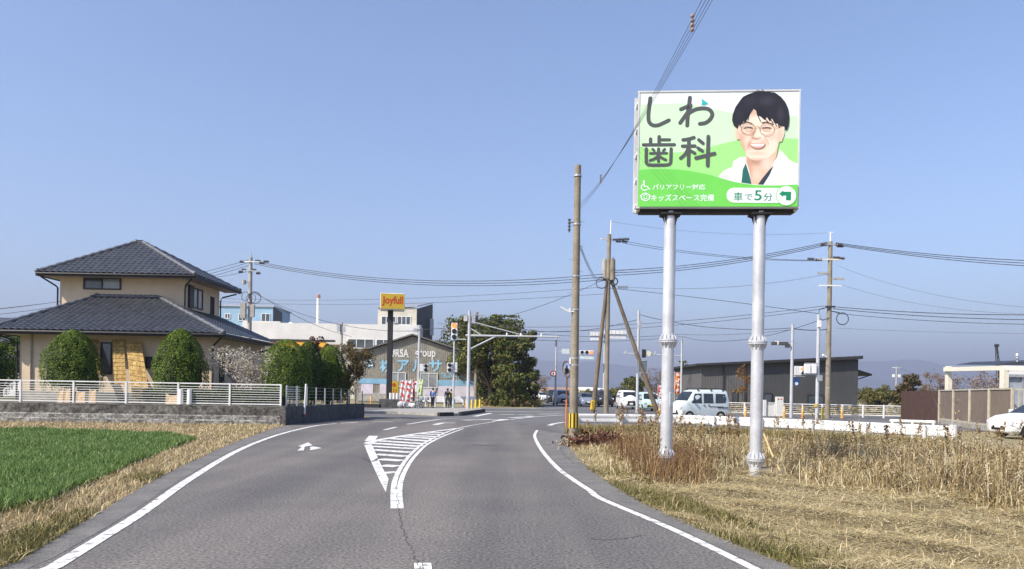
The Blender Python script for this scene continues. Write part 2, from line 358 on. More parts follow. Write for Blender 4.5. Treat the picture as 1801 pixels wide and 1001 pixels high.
for x0, y0, x1, y1, w in ((814, 739.3, 838, 738.6, .5), (842, 738.6, 866, 737.8, .5), (872, 740.2, 890, 737.6, .5), (835, 732.5, 863, 727, .35), (880, 728.7, 905, 729.6, .5), (912, 729.4, 937, 730.2, .5), (925, 732.4, 940, 732.4, .5), (852, 724, 990, 725, .5), (896, 735, 936, 733, .5), (850, 718.5, 990, 718, .5), (948, 728.5, 985, 728, .5)):
    ribbon(mb, [G(x0, y0), G(x1, y1)], w, .004)
STR(O('crosswalk', mb, M_paint), 'worn white crosswalk and stop line bars at the crossing', 'road marking')
mb = MB()
def wiggle(px, amp, k=14):
    out = []
    for p in gpath(px, k): out.append(p + Vector((random.uniform(-amp, amp), random.uniform(-amp, amp) * 2, 0)))
    return out
ribbon(mb, wiggle([(700, 868), (701, 893), (707, 930), (718, 955), (733, 991), (742, 1040)], .02), .007, .0075)
ribbon(mb, wiggle([(833, 782.5), (850, 783.5), (872, 784)], .05, 6), .10, .004)
ribbon(mb, wiggle([(1040, 948), (1068, 950), (1110, 946), (1128, 942)], .012), .014, .004)
ribbon(mb, wiggle([(1010, 815), (992, 800), (985, 786)], .02), .02, .004)
ribbon(mb, wiggle([(640, 806), (655, 812), (668, 806)], .03, 6), .06, .0085)
STR(O('road_cracks', mb, M_crack), 'dark cracks and tar seams across the asphalt', 'road marking')
# shoulders: a lighter worn strip outside each edge line
mb = MB(); ln = resamp([Vector((-4.15, -3, 0)), Vector((-4.2, 3, 0))] + [p + Vector((-.14, 0, 0)) for p in gpath(LN[:7])], 40)
le = [p for p in resamp([Vector((-4.3, -3, 0))] + [Vector((p.x - .03, p.y, 0)) for p in L_EDGE[2:10]] + [Vector((-9.1, 31.5, 0))], 40)]
for i in range(39): mb.quad(ln[i] + Vector((0, 0, .003)), ln[i + 1] + Vector((0, 0, .003)), le[i + 1] + Vector((0, 0, .003)), le[i] + Vector((0, 0, .003)))
STR(O('left_shoulder', mb, M_shoulder), 'pale worn asphalt strip beside the left verge', 'road shoulder')
mb = MB(); ln = resamp([Vector((3.1, -3, 0)), Vector((2.75, 4, 0))] + [p + Vector((.1, 0, 0)) for p in gpath(RN)], 40)
le = resamp([Vector((3.4, -3, 0))] + [Vector((p.x + .05, p.y, 0)) for p in R_EDGE[2:]][:10], 40)
for i in range(39): mb.quad(ln[i] + Vector((0, 0, .003)), le[i] + Vector((0, 0, .003)), le[i + 1] + Vector((0, 0, .003)), ln[i + 1] + Vector((0, 0, .003)))
STR(O('right_shoulder', mb, M_shoulder), 'pale worn asphalt strip beside the right verge', 'road shoulder')
# raised kerb island by the signals
isl = [G(772, 731.5), G(808, 731), G(812, 729.5), G(850, 724.5), G(846, 719.5), G(700, 722), G(640, 727), G(700, 728)]
mb = MB(); mb.prism([p + Vector((0, 0, -.02)) for p in isl], (0, 0, .16))
STR(O('pavement', mb, M_conc), 'raised concrete pavement corner with the signal poles', 'pavement')
M_black = pm('kerb_black', (.03, .03, .032), .7)
for (a, b, nm) in (((771, 732), (796, 731.3), 'black painted kerb stone before the pedestrians'), ((809, 731), (851, 724.6), 'long black painted kerb stone under the signal pole bollards')):
    mb = MB(); p, q = G(*a), G(*b); mb.bar(p + Vector((0, 0, .11)), q + Vector((0, 0, .11)), .22, .22)
    tag(O('kerb_stone', mb, M_black, bevel=.02), nm, 'kerb')

# ================================================================== GROUND COVER
STF = lambda o, label, cat: tag(o, label, cat, kind='stuff')
M_soil = pm('field_soil', (.10, .12, .045), .95, scale=3, col2=(.07, .06, .03), fine=.3, fscale=12)
M_straw = pm('straw_litter', (.33, .27, .16), .95, scale=1.6, col2=(.20, .165, .095), fine=.35, fscale=22, bump=.8, bscale=30)
field = [G(p[0], p[1]) for p in ((-420, 990), (6, 902), (84, 885), (208, 829), (300, 791), (347, 773), (281, 764), (0, 757), (-420, 752))]
mb = MB(); mb.poly([p + Vector((0, 0, -.02)) for p in field]); STR(O('field_ground', mb, M_soil), 'dark soil under the green crop', 'ground')
M_crop = leafm('crop_leaf', [hx('4d6333'), hx('647f41'), hx('7c9751'), hx('a6b87c')], .55, .3)
P = scatter(field, 150000, near=14); d = np.hypot(P[:, 0], P[:, 1])
nz = np.sin(P[:, 0] * 1.9 + P[:, 1] * .6) * np.sin(P[:, 0] * .4 - P[:, 1] * 1.3) * .3 + 1
V, fs, r = blades(P, -.02, (.10 + .10 * NR.random(len(P))) * nz, .006 + .0009 * d, .35)
STF(npmesh('green_crop', V, fs, M_crop, rnd=r), 'young green crop growing in the left field', 'crop')

verge = [Vector((p.x - .02, p.y, 0)) for p in L_EDGE[1:11]] + [Vector((-9.4, 32.4, 0)), Vector((-13, 31.6, 0)), Vector((-26, 30.4, 0)), Vector((-40, 29.5, 0))] + [G(-420, 752)] + [G(0, 757), G(281, 764), G(347, 773), G(300, 791), G(208, 829), G(84, 885), G(6, 902), G(-200, 945)] + [Vector((-9, 5, 0)), Vector((-9, 0, 0))]
mb = MB(); mb.poly([p + Vector((0, 0, -.012)) for p in verge]); STR(O('left_verge', mb, M_straw), 'strip of dry straw coloured verge along the left of the road', 'verge')
M_dry = leafm('dry_grass', [hx('7a684a'), hx('b39f78'), hx('c8b48c'), hx('dccaa6'), hx('9a9664')], .8, .2)
P = scatter(verge, 60000, near=12); d = np.hypot(P[:, 0], P[:, 1])
V, fs, r = blades(P, -.012, .03 + .10 * NR.random(len(P)) ** 2, .005 + .0008 * d, 1.0)
STF(npmesh('dry_verge_grass', V, fs, M_dry, rnd=r), 'short dry grass on the left verge', 'grass')
M_weed = leafm('green_weed', [hx('4a4a2a'), hx('666539'), hx('827c4a'), hx('a59866')], .7, .25)
def near_px(P, pts, rad_):
    k = np.zeros(len(P), bool)
    for p in pts: q = G(*p[:2]); k |= np.hypot(P[:, 0] - q.x, P[:, 1] - q.y) < (p[2] if len(p) > 2 else rad_) * (.5 + .5 * NR.random(len(P)))
    return k
P = scatter(verge, 90000, near=10); P = P[near_px(P, [(45, 960, .5), (75, 945, .45), (20, 985, .6), (105, 930, .35), (275, 838, .5), (255, 845, .4), (60, 900, .3), (120, 915, .25), (0, 990, .6), (150, 905, .2), (-40, 1000, .8)], .5)]
V, fs, r = blades(P, -.012, .05 + .10 * NR.random(len(P)), .012, .8)
STF(npmesh('verge_weeds', V, fs, M_weed, rnd=r), 'low green weeds on the left verge', 'weeds')

# right hand side: mown straw in front, tall dry weeds behind
rl = [Vector((p.x + .05, p.y, 0)) for p in R_EDGE[1:]]
GR_ = [A(1000, 745, 28.3), A(1160, 742, 31.6), A(1300, 745, 30.2), A(1450, 752, 27.7), A(1690, 775, 24.2)]
back = [Vector((30, 22, 0)), Vector((13.5, 23.6, 0)), Vector((11.2, 27.2, 0)), Vector((8.8, 29.6, 0)), Vector((6, 31.2, 0))]
right = rl[:10] + [Vector((2.7, 29, 0)), Vector((4.4, 31.2, 0))] + back[::-1] + [Vector((30, 4, 0)), Vector((14, -2, 0))]
mb = MB(); mb.poly([p + Vector((0, 0, -.014)) for p in right]); STR(O('right_verge', mb, M_straw), 'ground of mown dry straw on the right of the road', 'verge')
tall = [G(*p) for p in ((1012, 783), (1060, 802), (1100, 826), (1135, 849), (1240, 848), (1285, 822), (1300, 812), (1362, 813), (1385, 828), (1450, 852), (1560, 868), (1680, 880), (1801, 900), (2050, 930))] + [Vector((24, 17, 0)), Vector((24, 21.5, 0))] + [Vector((13.4, 23.3, 0)), Vector((11.0, 26.9, 0)), Vector((8.7, 29.2, 0)), Vector((5.8, 30.6, 0)), Vector((3.4, 29.5, 0))]
mown = rl[:9] + [G(1003, 778), G(1060, 793), G(1135, 822), G(1450, 836), G(1680, 858), G(2050, 900)] + [Vector((15, 5, 0)), Vector((10, 0, 0))]
M_hay = leafm('mown_straw', [hx('7a6a46'), hx('ad9b6e'), hx('c4b186'), hx('dac9a0'), hx('989262')], .85, .1)
P = scatter(mown, 130000, near=9); d = np.hypot(P[:, 0], P[:, 1])
mat_ = lambda P: .075 * np.clip(np.sin(P[:, 0] * 1.9 + 1.5 * np.sin(P[:, 1] * 1.2)) + np.sin(P[:, 1] * 3.3 + np.sin(P[:, 0] * 1.4) * 2) + .5 * np.sin(P[:, 0] * 6 + P[:, 1] * 4), 0, 2)
V, fs, r = blades(P, -.012 + mat_(P) * NR.random(len(P)) ** .5, .10 + .28 * NR.random(len(P)), .004 + .0007 * d, flat=.10)
STF(npmesh('mown_straw', V, fs, M_hay, rnd=r), 'flattened mown straw on the right verge', 'straw')
P = scatter(mown, 7000, near=9); d = np.hypot(P[:, 0], P[:, 1])
V, fs, r = blades(P, -.012, .04 + .13 * NR.random(len(P)) ** 2, .004 + .0007 * d, .9)
STF(npmesh('straw_stubble', V, fs, M_dry, rnd=r), 'short upright stubble among the mown straw', 'stubble')
edge = [rl[i] + Vector((-.05, 0, 0)) for i in range(1, 8)] + [rl[i] + Vector((.75, .25, 0)) for i in range(7, 0, -1)]
P = scatter(edge, 16000, near=8); k = np.sin(P[:, 0] * 3.1 + P[:, 1] * 1.7) + NR.normal(0, .7, len(P)) > 0; P = P[k]
V, fs, r = blades(P, -.012, .04 + .09 * NR.random(len(P)), .011, .9)
STF(npmesh('edge_weeds', V, fs, M_weed, rnd=r), 'low green weeds creeping over the right road edge', 'weeds')
M_tall = leafm('tall_dry_weed', [hx('3f3020'), hx('856d48'), hx('b09a6c'), hx('ccb88e'), hx('e8dcbc'), hx('857e4c')], .8, .25)
def clump(P):      # uneven stand: patches of high, low and lodged growth; low towards the guard rail
    x, y = P[:, 0], P[:, 1]; c = .5 + .28 * np.sin(x * 1.7 + 1.3 * np.sin(y * 1.1)) + .25 * np.sin(y * 2.3 + 1.7 * np.sin(x * .8 + 2)) + .12 * np.sin(x * 5.1 - y * 3.7)
    far = np.clip((25.5 - y) / 5.5, .0, 1); rim = np.clip((x - 1.2) / 1.7, .3, 1)
    return np.clip(c, .15, 1.15) * (.42 + .62 * far) * rim
P = scatter(tall, 42000, near=15); P += NR.normal(0, .3, P.shape); d = np.hypot(P[:, 0], P[:, 1]); cl_ = clump(P)
V, fs, r = blades(P, -.014, (.10 + .75 * NR.random(len(P)) ** 1.6) * cl_ + .06, .005 + .0006 * d, .75, 1.4)
STF(npmesh('tall_dry_grass', V, fs, M_tall, rnd=r), 'tall tangled dry grass around the billboard posts', 'grass')
P = scatter(tall, 26000, near=15); P += NR.normal(0, .4, P.shape); d = np.hypot(P[:, 0], P[:, 1])
V, fs, r = blades(P, -.014 + .30 * clump(P) * NR.random(len(P)), .15 + .45 * NR.random(len(P)), .005 + .0006 * d, flat=.45)
STF(npmesh('lodged_dry_grass', V, fs, M_hay, rnd=r), 'bent and lodged pale straw among the tall dry grass', 'grass')
# seed-headed stalks: a thin stem and a ragged plume of small dry leaves
P = scatter(tall, 3400, near=16); c_ = clump(P); k = (NR.random(len(P)) < .08 + .8 * (c_ > .52)); P, c_ = P[k], c_[k]; n = len(P); H_ = (.45 + .75 * NR.random(n) ** 1.5) * np.clip(c_ + .25, .3, 1) * np.where(NR.random(n) < .10, 1.5, 1)
V1, f1, r1 = blades(P, -.014, H_, .013, .16, .1)
C = []
for i in range(n):
    m = NR.integers(8, 34); t = NR.random(m) ** .9; sx, sy = NR.normal(0, .1, 2); c = np.stack([P[i, 0] + sx * t + NR.normal(0, .04, m) * (1.3 - t), P[i, 1] + sy * t + NR.normal(0, .04, m) * (1.3 - t), H_[i] * (.25 + .72 * t)], 1); C.append(c)
V2, f2, r2 = leaves(np.concatenate(C), .019)
STF(npmesh('seeded_weed_stalks', np.concatenate([V1, V2]), f1 + [f2 + len(V1)], leafm('seed_head', [hx('4a3a2a'), hx('75603f'), hx('8f7a56'), hx('b8a67e'), hx('c9bfa5')], .85, .15), rnd=np.concatenate([r1, r2])), 'brown seed headed weed stalks in the dry grass', 'weeds')
# rank olive grass right under the guard rail
rl2 = [Vector((2.4, 30.4, 0)), Vector((5.3, 30.9, 0)), Vector((7.1, 31.1, 0)), Vector((9.0, 29.8, 0)), Vector((11.1, 27.6, 0)), Vector((13.7, 24.2, 0))]
P = scatter(rl2 + [p + Vector((-.3, -1.5, 0)) for p in rl2[::-1]], 15000)
V, fs, r = blades(P, -.014, .16 + .30 * NR.random(len(P)), .024, .5)
STF(npmesh('bank_grass', V, fs, leafm('bank_blade', [hx('5a5232'), hx('857a4c'), hx('a59768'), hx('bcab7e')], .85, .2), rnd=r), 'olive brown grass under the guard rail', 'grass')
# dark twiggy dead weeds in patches
P = scatter(tall, 7000, near=16); P = P[np.sin(P[:, 0] * .9 + 4.2) * np.sin(P[:, 1] * .7 + P[:, 0] * .35) > .35]
V, fs, r = blades(P, -.014, (.25 + .5 * NR.random(len(P))) * (clump(P) * .7 + .3), .012, .6, .6)
STF(npmesh('dead_brush', V, fs, leafm('dead_twig', [hx('33281d'), hx('544433'), hx('6d5a47')], .9, .1), rnd=r), 'patches of dark twiggy dead weeds in the dry grass', 'weeds')
# reddish brown dead stems in front of the left post
P = scatter([G(*p) for p in ((1080, 800), (1105, 822), (1140, 850), (1235, 852), (1250, 815), (1180, 795), (1120, 785))], 4200); P += NR.normal(0, .12, P.shape)
V, fs, r = blades(P, -.014, .25 + .42 * NR.random(len(P)), .011, .35, .6)
STF(npmesh('russet_stems', V, fs, leafm('russet_stem', [hx('4a3626'), hx('755840'), hx('94744e'), hx('b6986c')], .85, .2), rnd=r), 'reddish brown dead stems around the left billboard post', 'weeds')
# feathery plumes standing above the rest
PL = [G(x, y) for x, y in ((1084, 768), (1090, 770), (1097, 767), (1104, 771), (1118, 770), (1122, 768), (1127, 772), (1093, 775))] + [Vector((p[0], p[1], 0)) for p in scatter(tall, 150) if p[1] > 16.5]
C = []; Pp = np.array([(p.x, p.y) for p in PL]); Hp = .62 + .42 * NR.random(len(PL)); Hp[:8] = .95 + .25 * NR.random(8)
V1, f1, r1 = blades(Pp, -.014, Hp, .016, .03, .05)
for (x, y), h in zip(Pp, Hp): m = 46; t = NR.random(m); dr = NR.normal(0, .06); C.append(np.stack([x + dr * t + NR.normal(0, .035, m) * (1.1 - t), y + NR.normal(0, .035, m), h * (.70 + .34 * t)], 1))
V2, f2, r2 = leaves(np.concatenate(C), .03)
STF(npmesh('feathery_plumes', np.concatenate([V1, V2]), f1 + [f2 + len(V1)], leafm('plume', [hx('54402a'), hx('806545'), hx('a38a62'), hx('bfa87f')], .85, .2), rnd=np.concatenate([r1, r2])), 'tall feathery brown plumes standing before the guard rail', 'reeds')
P = scatter([G(1030, 780), G(1085, 775), G(1085, 795), G(1040, 800)], 100); 
C = NR.normal(0, 1, (2600, 3)) * np.array([.42, .5, .16]); C = C[np.abs(C[:, 2]) < .45]; C[:, 2] = np.abs(C[:, 2]); c0 = G(1057, 785); C += np.array([c0.x, c0.y, .02])
V, fs, r = leaves(C, .05); tag(npmesh('red_bush', V, [fs], leafm('red_leaf', [hx('33201a'), hx('54302a'), hx('6b443a'), hx('75583f')], .8, .15), rnd=r), 'low dark red withered bush beside the near utility pole', 'bush')
mb = MB(); mb.tube([A(1343, 762, 17), A(1356, 795, 16), A(1372, 828, 15.2)], .02, 6)
tag(O('reed_stalk', mb, pm('reed', (.62, .47, .22), .7)), 'long yellow reed leaning beside the right billboard post', 'reed')
# ================================================================== LEFT: garden wall, fence, house, shrubs
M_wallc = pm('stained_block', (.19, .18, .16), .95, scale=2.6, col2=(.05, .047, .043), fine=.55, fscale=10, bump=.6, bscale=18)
M_lime = pm('lime_joint', (.62, .60, .56), .95, scale=3.2, col2=(.14, .13, .12), fine=.4, fscale=14)
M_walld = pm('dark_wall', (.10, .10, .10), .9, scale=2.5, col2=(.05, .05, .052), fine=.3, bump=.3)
M_white = pm('white_metal', (.80, .80, .78), .45, var=.05, scale=2)
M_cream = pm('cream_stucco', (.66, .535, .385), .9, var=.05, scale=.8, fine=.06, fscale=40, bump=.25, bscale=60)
M_tile = pm('roof_tile', (.068, .073, .085), .42, scale=2.5, col2=(.04, .043, .052), fine=.25, fscale=11, spec=.6)
M_trim = pm('dark_trim', (.035, .033, .034), .5, var=.1)
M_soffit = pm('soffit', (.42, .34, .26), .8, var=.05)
M_glass = pm('dark_glass', (.045, .055, .065), .12, scale=.6, col2=(.09, .105, .12), spec=.8)
M_glassl = pm('pale_glass', (.32, .34, .35), .15, scale=.8, col2=(.20, .22, .24), spec=.8)
PZ = .72      # level of the raised plot
c0, c1, c2 = Vector((-34, 30.2, 0)), Vector((-9.5, 32.1, 0)), Vector((-7.95, 41.6, 0))
mb = MB(); mb.prism([(-34, 30.35, 0), (-9.65, 32.25, 0), (-8.3, 41.2, 0), (-13.5, 47, 0), (-34, 52, 0)], (0, 0, PZ - .08))
STR(O('plot_ground', mb, M_soil), 'raised garden ground around the house', 'ground')
wl = thing('garden_wall', 'stained grey concrete block wall below the white rail fence at the verge', 'wall', (-20, 31.2, 0))
mb = MB(); mb.bar(c0 + Vector((0, 0, .565)), c1 + Vector((0, 0, .565)), .16, .39); O('upper_course', mb, M_wallc, wl, True, bevel=.006)
mb = MB(); mb.bar(c0 + Vector((0, 0, .17)), c1 + Vector((0, 0, .17)), .166, .396); O('lower_course', mb, pm('mottled_block', (.40, .385, .35), .95, scale=4.5, col2=(.075, .072, .066), fine=.5, fscale=12, bump=.5, bscale=18), wl, True, bevel=.006)
dirf = (c1 - c0).normalized(); L0 = (c1 - c0).length; nf = Vector((dirf.y, -dirf.x, 0))
mb = MB()
for z in (.17, .36): mb.bar(c0 + nf * .086 + Vector((0, 0, z)), c1 + nf * .082 + Vector((0, 0, z)), .008, .05)
for i in range(22):
    p = c0 + dirf * (L0 - .9 - i * 1.15) + nf * .083; mb.bar(p + nf * .004 + Vector((0, 0, .0)), p + nf * .004 + Vector((0, 0, .355)), .022, .006)
O('mortar_joint', mb, M_lime, wl, True)
mb = MB(); mb.bar(c0 + Vector((0, 0, .775)), c1 + Vector((0, 0, .775)), .18, .05); O('coping', mb, pm('coping', (.26, .25, .225), .95, scale=3, col2=(.12, .115, .105), fine=.3), wl, True, bevel=.008)
fr = thing('rail_fence', 'white horizontal rail fence on the stained garden wall in front of the house', 'fence', (-20, 31.2, .8))
n_p = 10; f0 = c1 - dirf * .08
for i in range(12):
    p = f0 - dirf * (2.08 * i) + nf * .02
    mb = MB(); mb.box(p + Vector((0, 0, 1.225)), (.075, .06, .95), rz=math.atan2(dirf.y, dirf.x)); O('post', mb, M_white, fr, True, bevel=.008)
def rail_z(z, t, nm='rail'):
    mb = MB(); mb.bar(f0 - dirf * 23.3 + Vector((0, 0, z)), f0 + Vector((0, 0, z)), .03, t); O(nm, mb, M_white, fr, True)
rail_z(1.68, .05, 'top_rail'); rail_z(.86, .05, 'bottom_rail')
for k in range(7): rail_z(.965 + k * .098, .022)
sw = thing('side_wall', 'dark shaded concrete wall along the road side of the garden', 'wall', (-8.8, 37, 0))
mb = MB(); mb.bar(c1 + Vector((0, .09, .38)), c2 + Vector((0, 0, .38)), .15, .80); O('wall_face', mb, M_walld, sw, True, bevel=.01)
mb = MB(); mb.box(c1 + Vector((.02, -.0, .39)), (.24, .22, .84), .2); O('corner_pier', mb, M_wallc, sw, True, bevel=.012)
sf = thing('post_fence', 'thin wire fence on metal posts along the dark side wall', 'fence', (-8.8, 37, .8))
ds = (c2 - c1).normalized(); Ls = (c2 - c1).length
M_galv = pm('galvanised', (.55, .56, .58), .4, var=.1, scale=6, metal=.6)
for i in range(10):
    p = c1 + ds * (.35 + i * (Ls - .5) / 9); mb = MB(); mb.box(p + Vector((0, 0, 1.21 - .012 * i)), (.05, .05, .92 - .024 * i)); O('post', mb, M_galv, sf, True)
mb = MB()
for z in (.84, 1.0, 1.15, 1.3, 1.45, 1.6): mb.bar(c1 + ds * .3 + Vector((0, 0, z)), c2 - ds * .15 + Vector((0, 0, z - .08)), .008, .008)
O('wire', mb, M_galv, sf, True)
for k in range(2):
    p = c1 + ds * (.25 + .9 * k); mb = MB()
    for j in range(8): mb.bar(p + ds * .02 + Vector((0, 0, .9 + j * .1)), p + ds * (.8 - .3 * k) + Vector((0, 0, .9 + j * .1)), .02, .025)
    O('slat_panel', mb, M_white, sf, True)
# hanging pole with a red tip
b = c1 + ds * 1.9 + Vector((.16, 0, 0)); sp = thing('marker_pole', 'white marker pole with a red tip hanging on the dark side wall', 'pole', b)
mb = MB(); mb.cyl(b + Vector((-.05, 0, .42)), b + Vector((.0, 0, 1.75)), .045, n=10); O('pole', mb, M_white, sp, True, smooth=50)
mb = MB(); mb.cyl(b + Vector((-.052, 0, .32)), b + Vector((-.05, 0, .42)), .046, n=10); O('tip', mb, pm('red_paint', (.55, .06, .04), .5), sp, True, smooth=50)

# ------------------------------------------------------------------ house
hs = thing('tiled_house', 'cream two storey house with dark tiled hip roofs behind the white fence', 'house', (-19.5, 42, PZ))
def hbox(nm, x0, x1, y0, y1, z0, z1, m): mb = MB(); mb.box(((x0 + x1) / 2, (y0 + y1) / 2, (z0 + z1) / 2), (x1 - x0, y1 - y0, z1 - z0)); return O(nm, mb, m, hs, True)
lw = hbox('lower_wall', -24.3, -14.8, 38, 46.2, PZ, 4.25, M_cream); uw = hbox('upper_wall', -24.72, -17.9, 42, 47, 4.4, 7.6, M_cream)
mb = MB(); mb.box((-19.55, 42.1, PZ + .2), (9.58, 8.28, .5)); O('foundation', mb, pm('foundation', (.20, .20, .19), .9, scale=2), hs, True)
EZ, UE = 4.12, 7.5
def tiled(nm, corners, mat=M_tile, per=.34, course=.27):
    """roof plane with rolled tiles: eave a-b, top d-c; a sine sheet cut to the outline"""
    a, b, c, d = [Vector(q) for q in corners]; s = (b - a); Ls_ = s.length; s.normalize()
    nrm = s.cross((d - a)).normalized(); 
    if nrm.z < 0: nrm = -nrm
    t = nrm.cross(s).normalized(); 
    if t.z < 0: t = -t
    loc2 = [((p - a).dot(s), (p - a).dot(t)) for p in (a, b, c, d)]
    s0, s1 = min(q[0] for q in loc2), max(q[0] for q in loc2); T = max(q[1] for q in loc2)
    ns = int((s1 - s0) / per * 6); nt = max(2, int(T / course)); bm = bmesh.new(); rows = []
    for j in range(nt):
        for e in (0, 1):
            row = []
            for i in range(ns + 1):
                u = s0 + (s1 - s0) * i / ns; ph = u / per * 2 * math.pi
                hgt = .065 * (abs(math.sin(ph / 2)) ** 1.0) + (.022 if e == 0 else 0.0)
                row.append(bm.verts.new(a + s * u + t * (T * (j + e) / nt) + nrm * (hgt + .02)))
            rows.append(row)
    for r0, r1 in zip(rows[:-1], rows[1:]):
        for i in range(ns): bm.faces.new((r0[i], r0[i + 1], r1[i + 1], r1[i]))
    for p, q in ((a, b), (b, c), (c, d), (d, a)):
        e = (q - p)
        if e.length < 1e-4: continue
        cut = e.cross(nrm).normalized()
        bmesh.ops.bisect_plane(bm, geom=bm.verts[:] + bm.edges[:] + bm.faces[:], plane_co=p + cut * .03, plane_no=cut, clear_outer=True)
    me = bpy.data.meshes.new(nm); bm.to_mesh(me); bm.free(); me.shade_smooth(); me.set_sharp_from_angle(angle=rad(50))
    inv = hs.matrix_basis.inverted(); me.transform(inv)
    return link_mesh(nm, me, mat, hs)
FL, FR, TL, TR = (-25.3, 37.1, EZ), (-13.9, 37.1, EZ), (-22.7, 41.96, 6.32), (-19.3, 41.96, 6.32)
lr = tiled('lower_roof', (FL, FR, TR, TL)); BR, BT = (-13.9, 46.0, EZ), (-17.85, 46.9, 5.8)
tiled('lower_roof', (FR, BR, BT, TR)); tiled('lower_roof', ((-25.3, 46, EZ), FL, TL, (-22.7, 46, 6.32)))
UFL, UFR, UBR, UBL = (-25.42, 41.1, UE), (-17.0, 41.1, UE), (-17.0, 47.9, UE), (-25.42, 47.9, UE); AP1, AP2 = (-21.78, 44.4, 9.75), (-21.38, 44.4, 9.75)
ur = tiled('upper_roof', (UFL, UFR, AP2, AP1)); tiled('upper_roof', (UFR, UBR, AP2, AP2)); tiled('upper_roof', (UBL, UFL, AP1, AP1)); tiled('upper_roof', (UBR, UBL, AP1, AP2))
M_ridge = pm('ridge_tile', (.15, .155, .17), .45, scale=6, col2=(.07, .075, .085), spec=.6)
def ridge(a, b, par):
    a, b = Vector(a), Vector(b); mb = MB(); mb.tube([a + (b - a) * (i / 24) + Vector((0, 0, .07 + (.02 if i % 2 else 0))) for i in range(25)], [.11 if i % 2 else .095 for i in range(25)], 8); mb.sphere(a + Vector((0, 0, .09)), .14); O('ridge', mb, M_ridge, par, True, smooth=60)
for a, b in ((FR, TR), (FL, TL), (TL, TR)): ridge(a, b, lr)
for a, b in ((UFL, AP1), (UFR, AP2), (UBR, AP2), (AP1, AP2)): ridge(a, b, ur)
mb = MB()
for a, b in (((-25.3, 37.05), (-13.85, 37.05)), ((-13.85, 37.05), (-13.85, 46.05)), ((-25.35, 37.05), (-25.35, 46))): mb.bar((*a, EZ - .08), (*b, EZ - .08), .06, .20)
for a, b in (((-25.42, 41.05), (-17.0, 41.05)), ((-16.95, 41.05), (-16.95, 47.9)), ((-25.47, 41.05), (-25.47, 47.9))): mb.bar((*a, UE - .08), (*b, UE - .08), .06, .19)
O('fascia', mb, M_trim, hs, True)
mb = MB()
mb.tube([(-25.3, 36.98, EZ - .06), (-13.85, 36.98, EZ - .06), (-13.78, 46.0, EZ - .06)], .07, 8); mb.tube([(-25.42, 40.98, UE - .06), (-16.95, 40.98, UE - .06), (-16.88, 47.9, UE - .06)], .065, 8)
O('gutter', mb, M_trim, hs, True, smooth=50)
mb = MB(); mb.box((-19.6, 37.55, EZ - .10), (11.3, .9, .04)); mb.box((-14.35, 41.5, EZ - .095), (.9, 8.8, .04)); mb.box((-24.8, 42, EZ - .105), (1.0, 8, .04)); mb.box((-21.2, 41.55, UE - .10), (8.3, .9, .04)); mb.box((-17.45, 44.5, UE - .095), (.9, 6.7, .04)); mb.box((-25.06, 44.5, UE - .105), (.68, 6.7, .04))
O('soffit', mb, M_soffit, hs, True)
def pipe(pts, r=.045, m=M_trim): mb = MB(); mb.tube(pts, r, 8); O('downpipe', mb, m, hs, True, smooth=50)
pipe([(-25.2, 37.1, EZ - .15), (-24.7, 37.6, EZ - .35), (-24.38, 37.92, EZ - .6), (-24.38, 37.92, PZ)])
pipe([(-25.3, 41.2, UE - .2), (-24.85, 41.8, UE - .6), (-24.80, 41.92, UE - .7), (-24.80, 41.92, 5.6)])
pipe([(-17.2, 41.2, UE - .2), (-17.8, 41.85, UE - .5), (-17.84, 41.90, UE - .7), (-17.84, 41.90, 5.8)])
pipe([(-17.1, 47.7, UE - .2), (-17.75, 47.1, UE - .5), (-17.82, 47.0, UE - .7), (-17.82, 47.0, 5.6)])
pipe([(-14.1, 37.3, EZ - .2), (-14.6, 37.8, EZ - .5), (-14.72, 37.95, EZ - .7), (-14.72, 37.95, PZ)])
pipe([(-13.95, 45.6, EZ - .2), (-14.6, 44.2, EZ - .6), (-14.72, 44.1, EZ - .8), (-14.72, 44.1, PZ)])
pipe([(-23.72, 37.93, 4.0), (-23.72, 37.93, 1.0)], .05, pm('beige_pipe', (.58, .47, .36), .6))
def win(x0, z0, x1, z1, y, split=1, pane=M_glass, frame=M_trim):     # window in a wall facing the viewer
    mb = MB(); t = .07; w, h = x1 - x0, z1 - z0
    mb.box(((x0 + x1) / 2, y - .03, z1 - t / 2), (w, .07, t)); mb.box(((x0 + x1) / 2, y - .03, z0 + t / 2), (w, .07, t))
    for i in range(split + 1):
        xx = x0 + t / 2 + (w - t) * i / split; mb.box((xx, y - .03, (z0 + z1) / 2), (t, .066, h - 2 * t))
    f = O('window', mb, frame, hs, True)
    for i in range(split): mb = MB(); ww = (w - t) / split; mb.box((x0 + t / 2 + ww * (i + .5), y - .012, (z0 + z1) / 2), (ww, .02, h - t)); O('pane', mb, pane if i or split == 1 else M_glass, f, True)
    return f
p0, p1 = A(147, 509, 42), A(213.5, 489, 42); win(p0.x, p0.z, p1.x, p1.z, 42, 2, M_glassl)
p0, p1 = A(177, 658, 38), A(198, 602, 38); win(p0.x, p0.z, p1.x, p1.z, 38, 1)
p0, p1 = A(256, 648, 38), A(300, 628, 38); win(p0.x, p0.z, p1.x, p1.z, 38, 2)
p0, p1 = A(140, 665, 38), A(172, 598, 38); win(p0.x, PZ + .5, p1.x, p1.z, 38, 1)
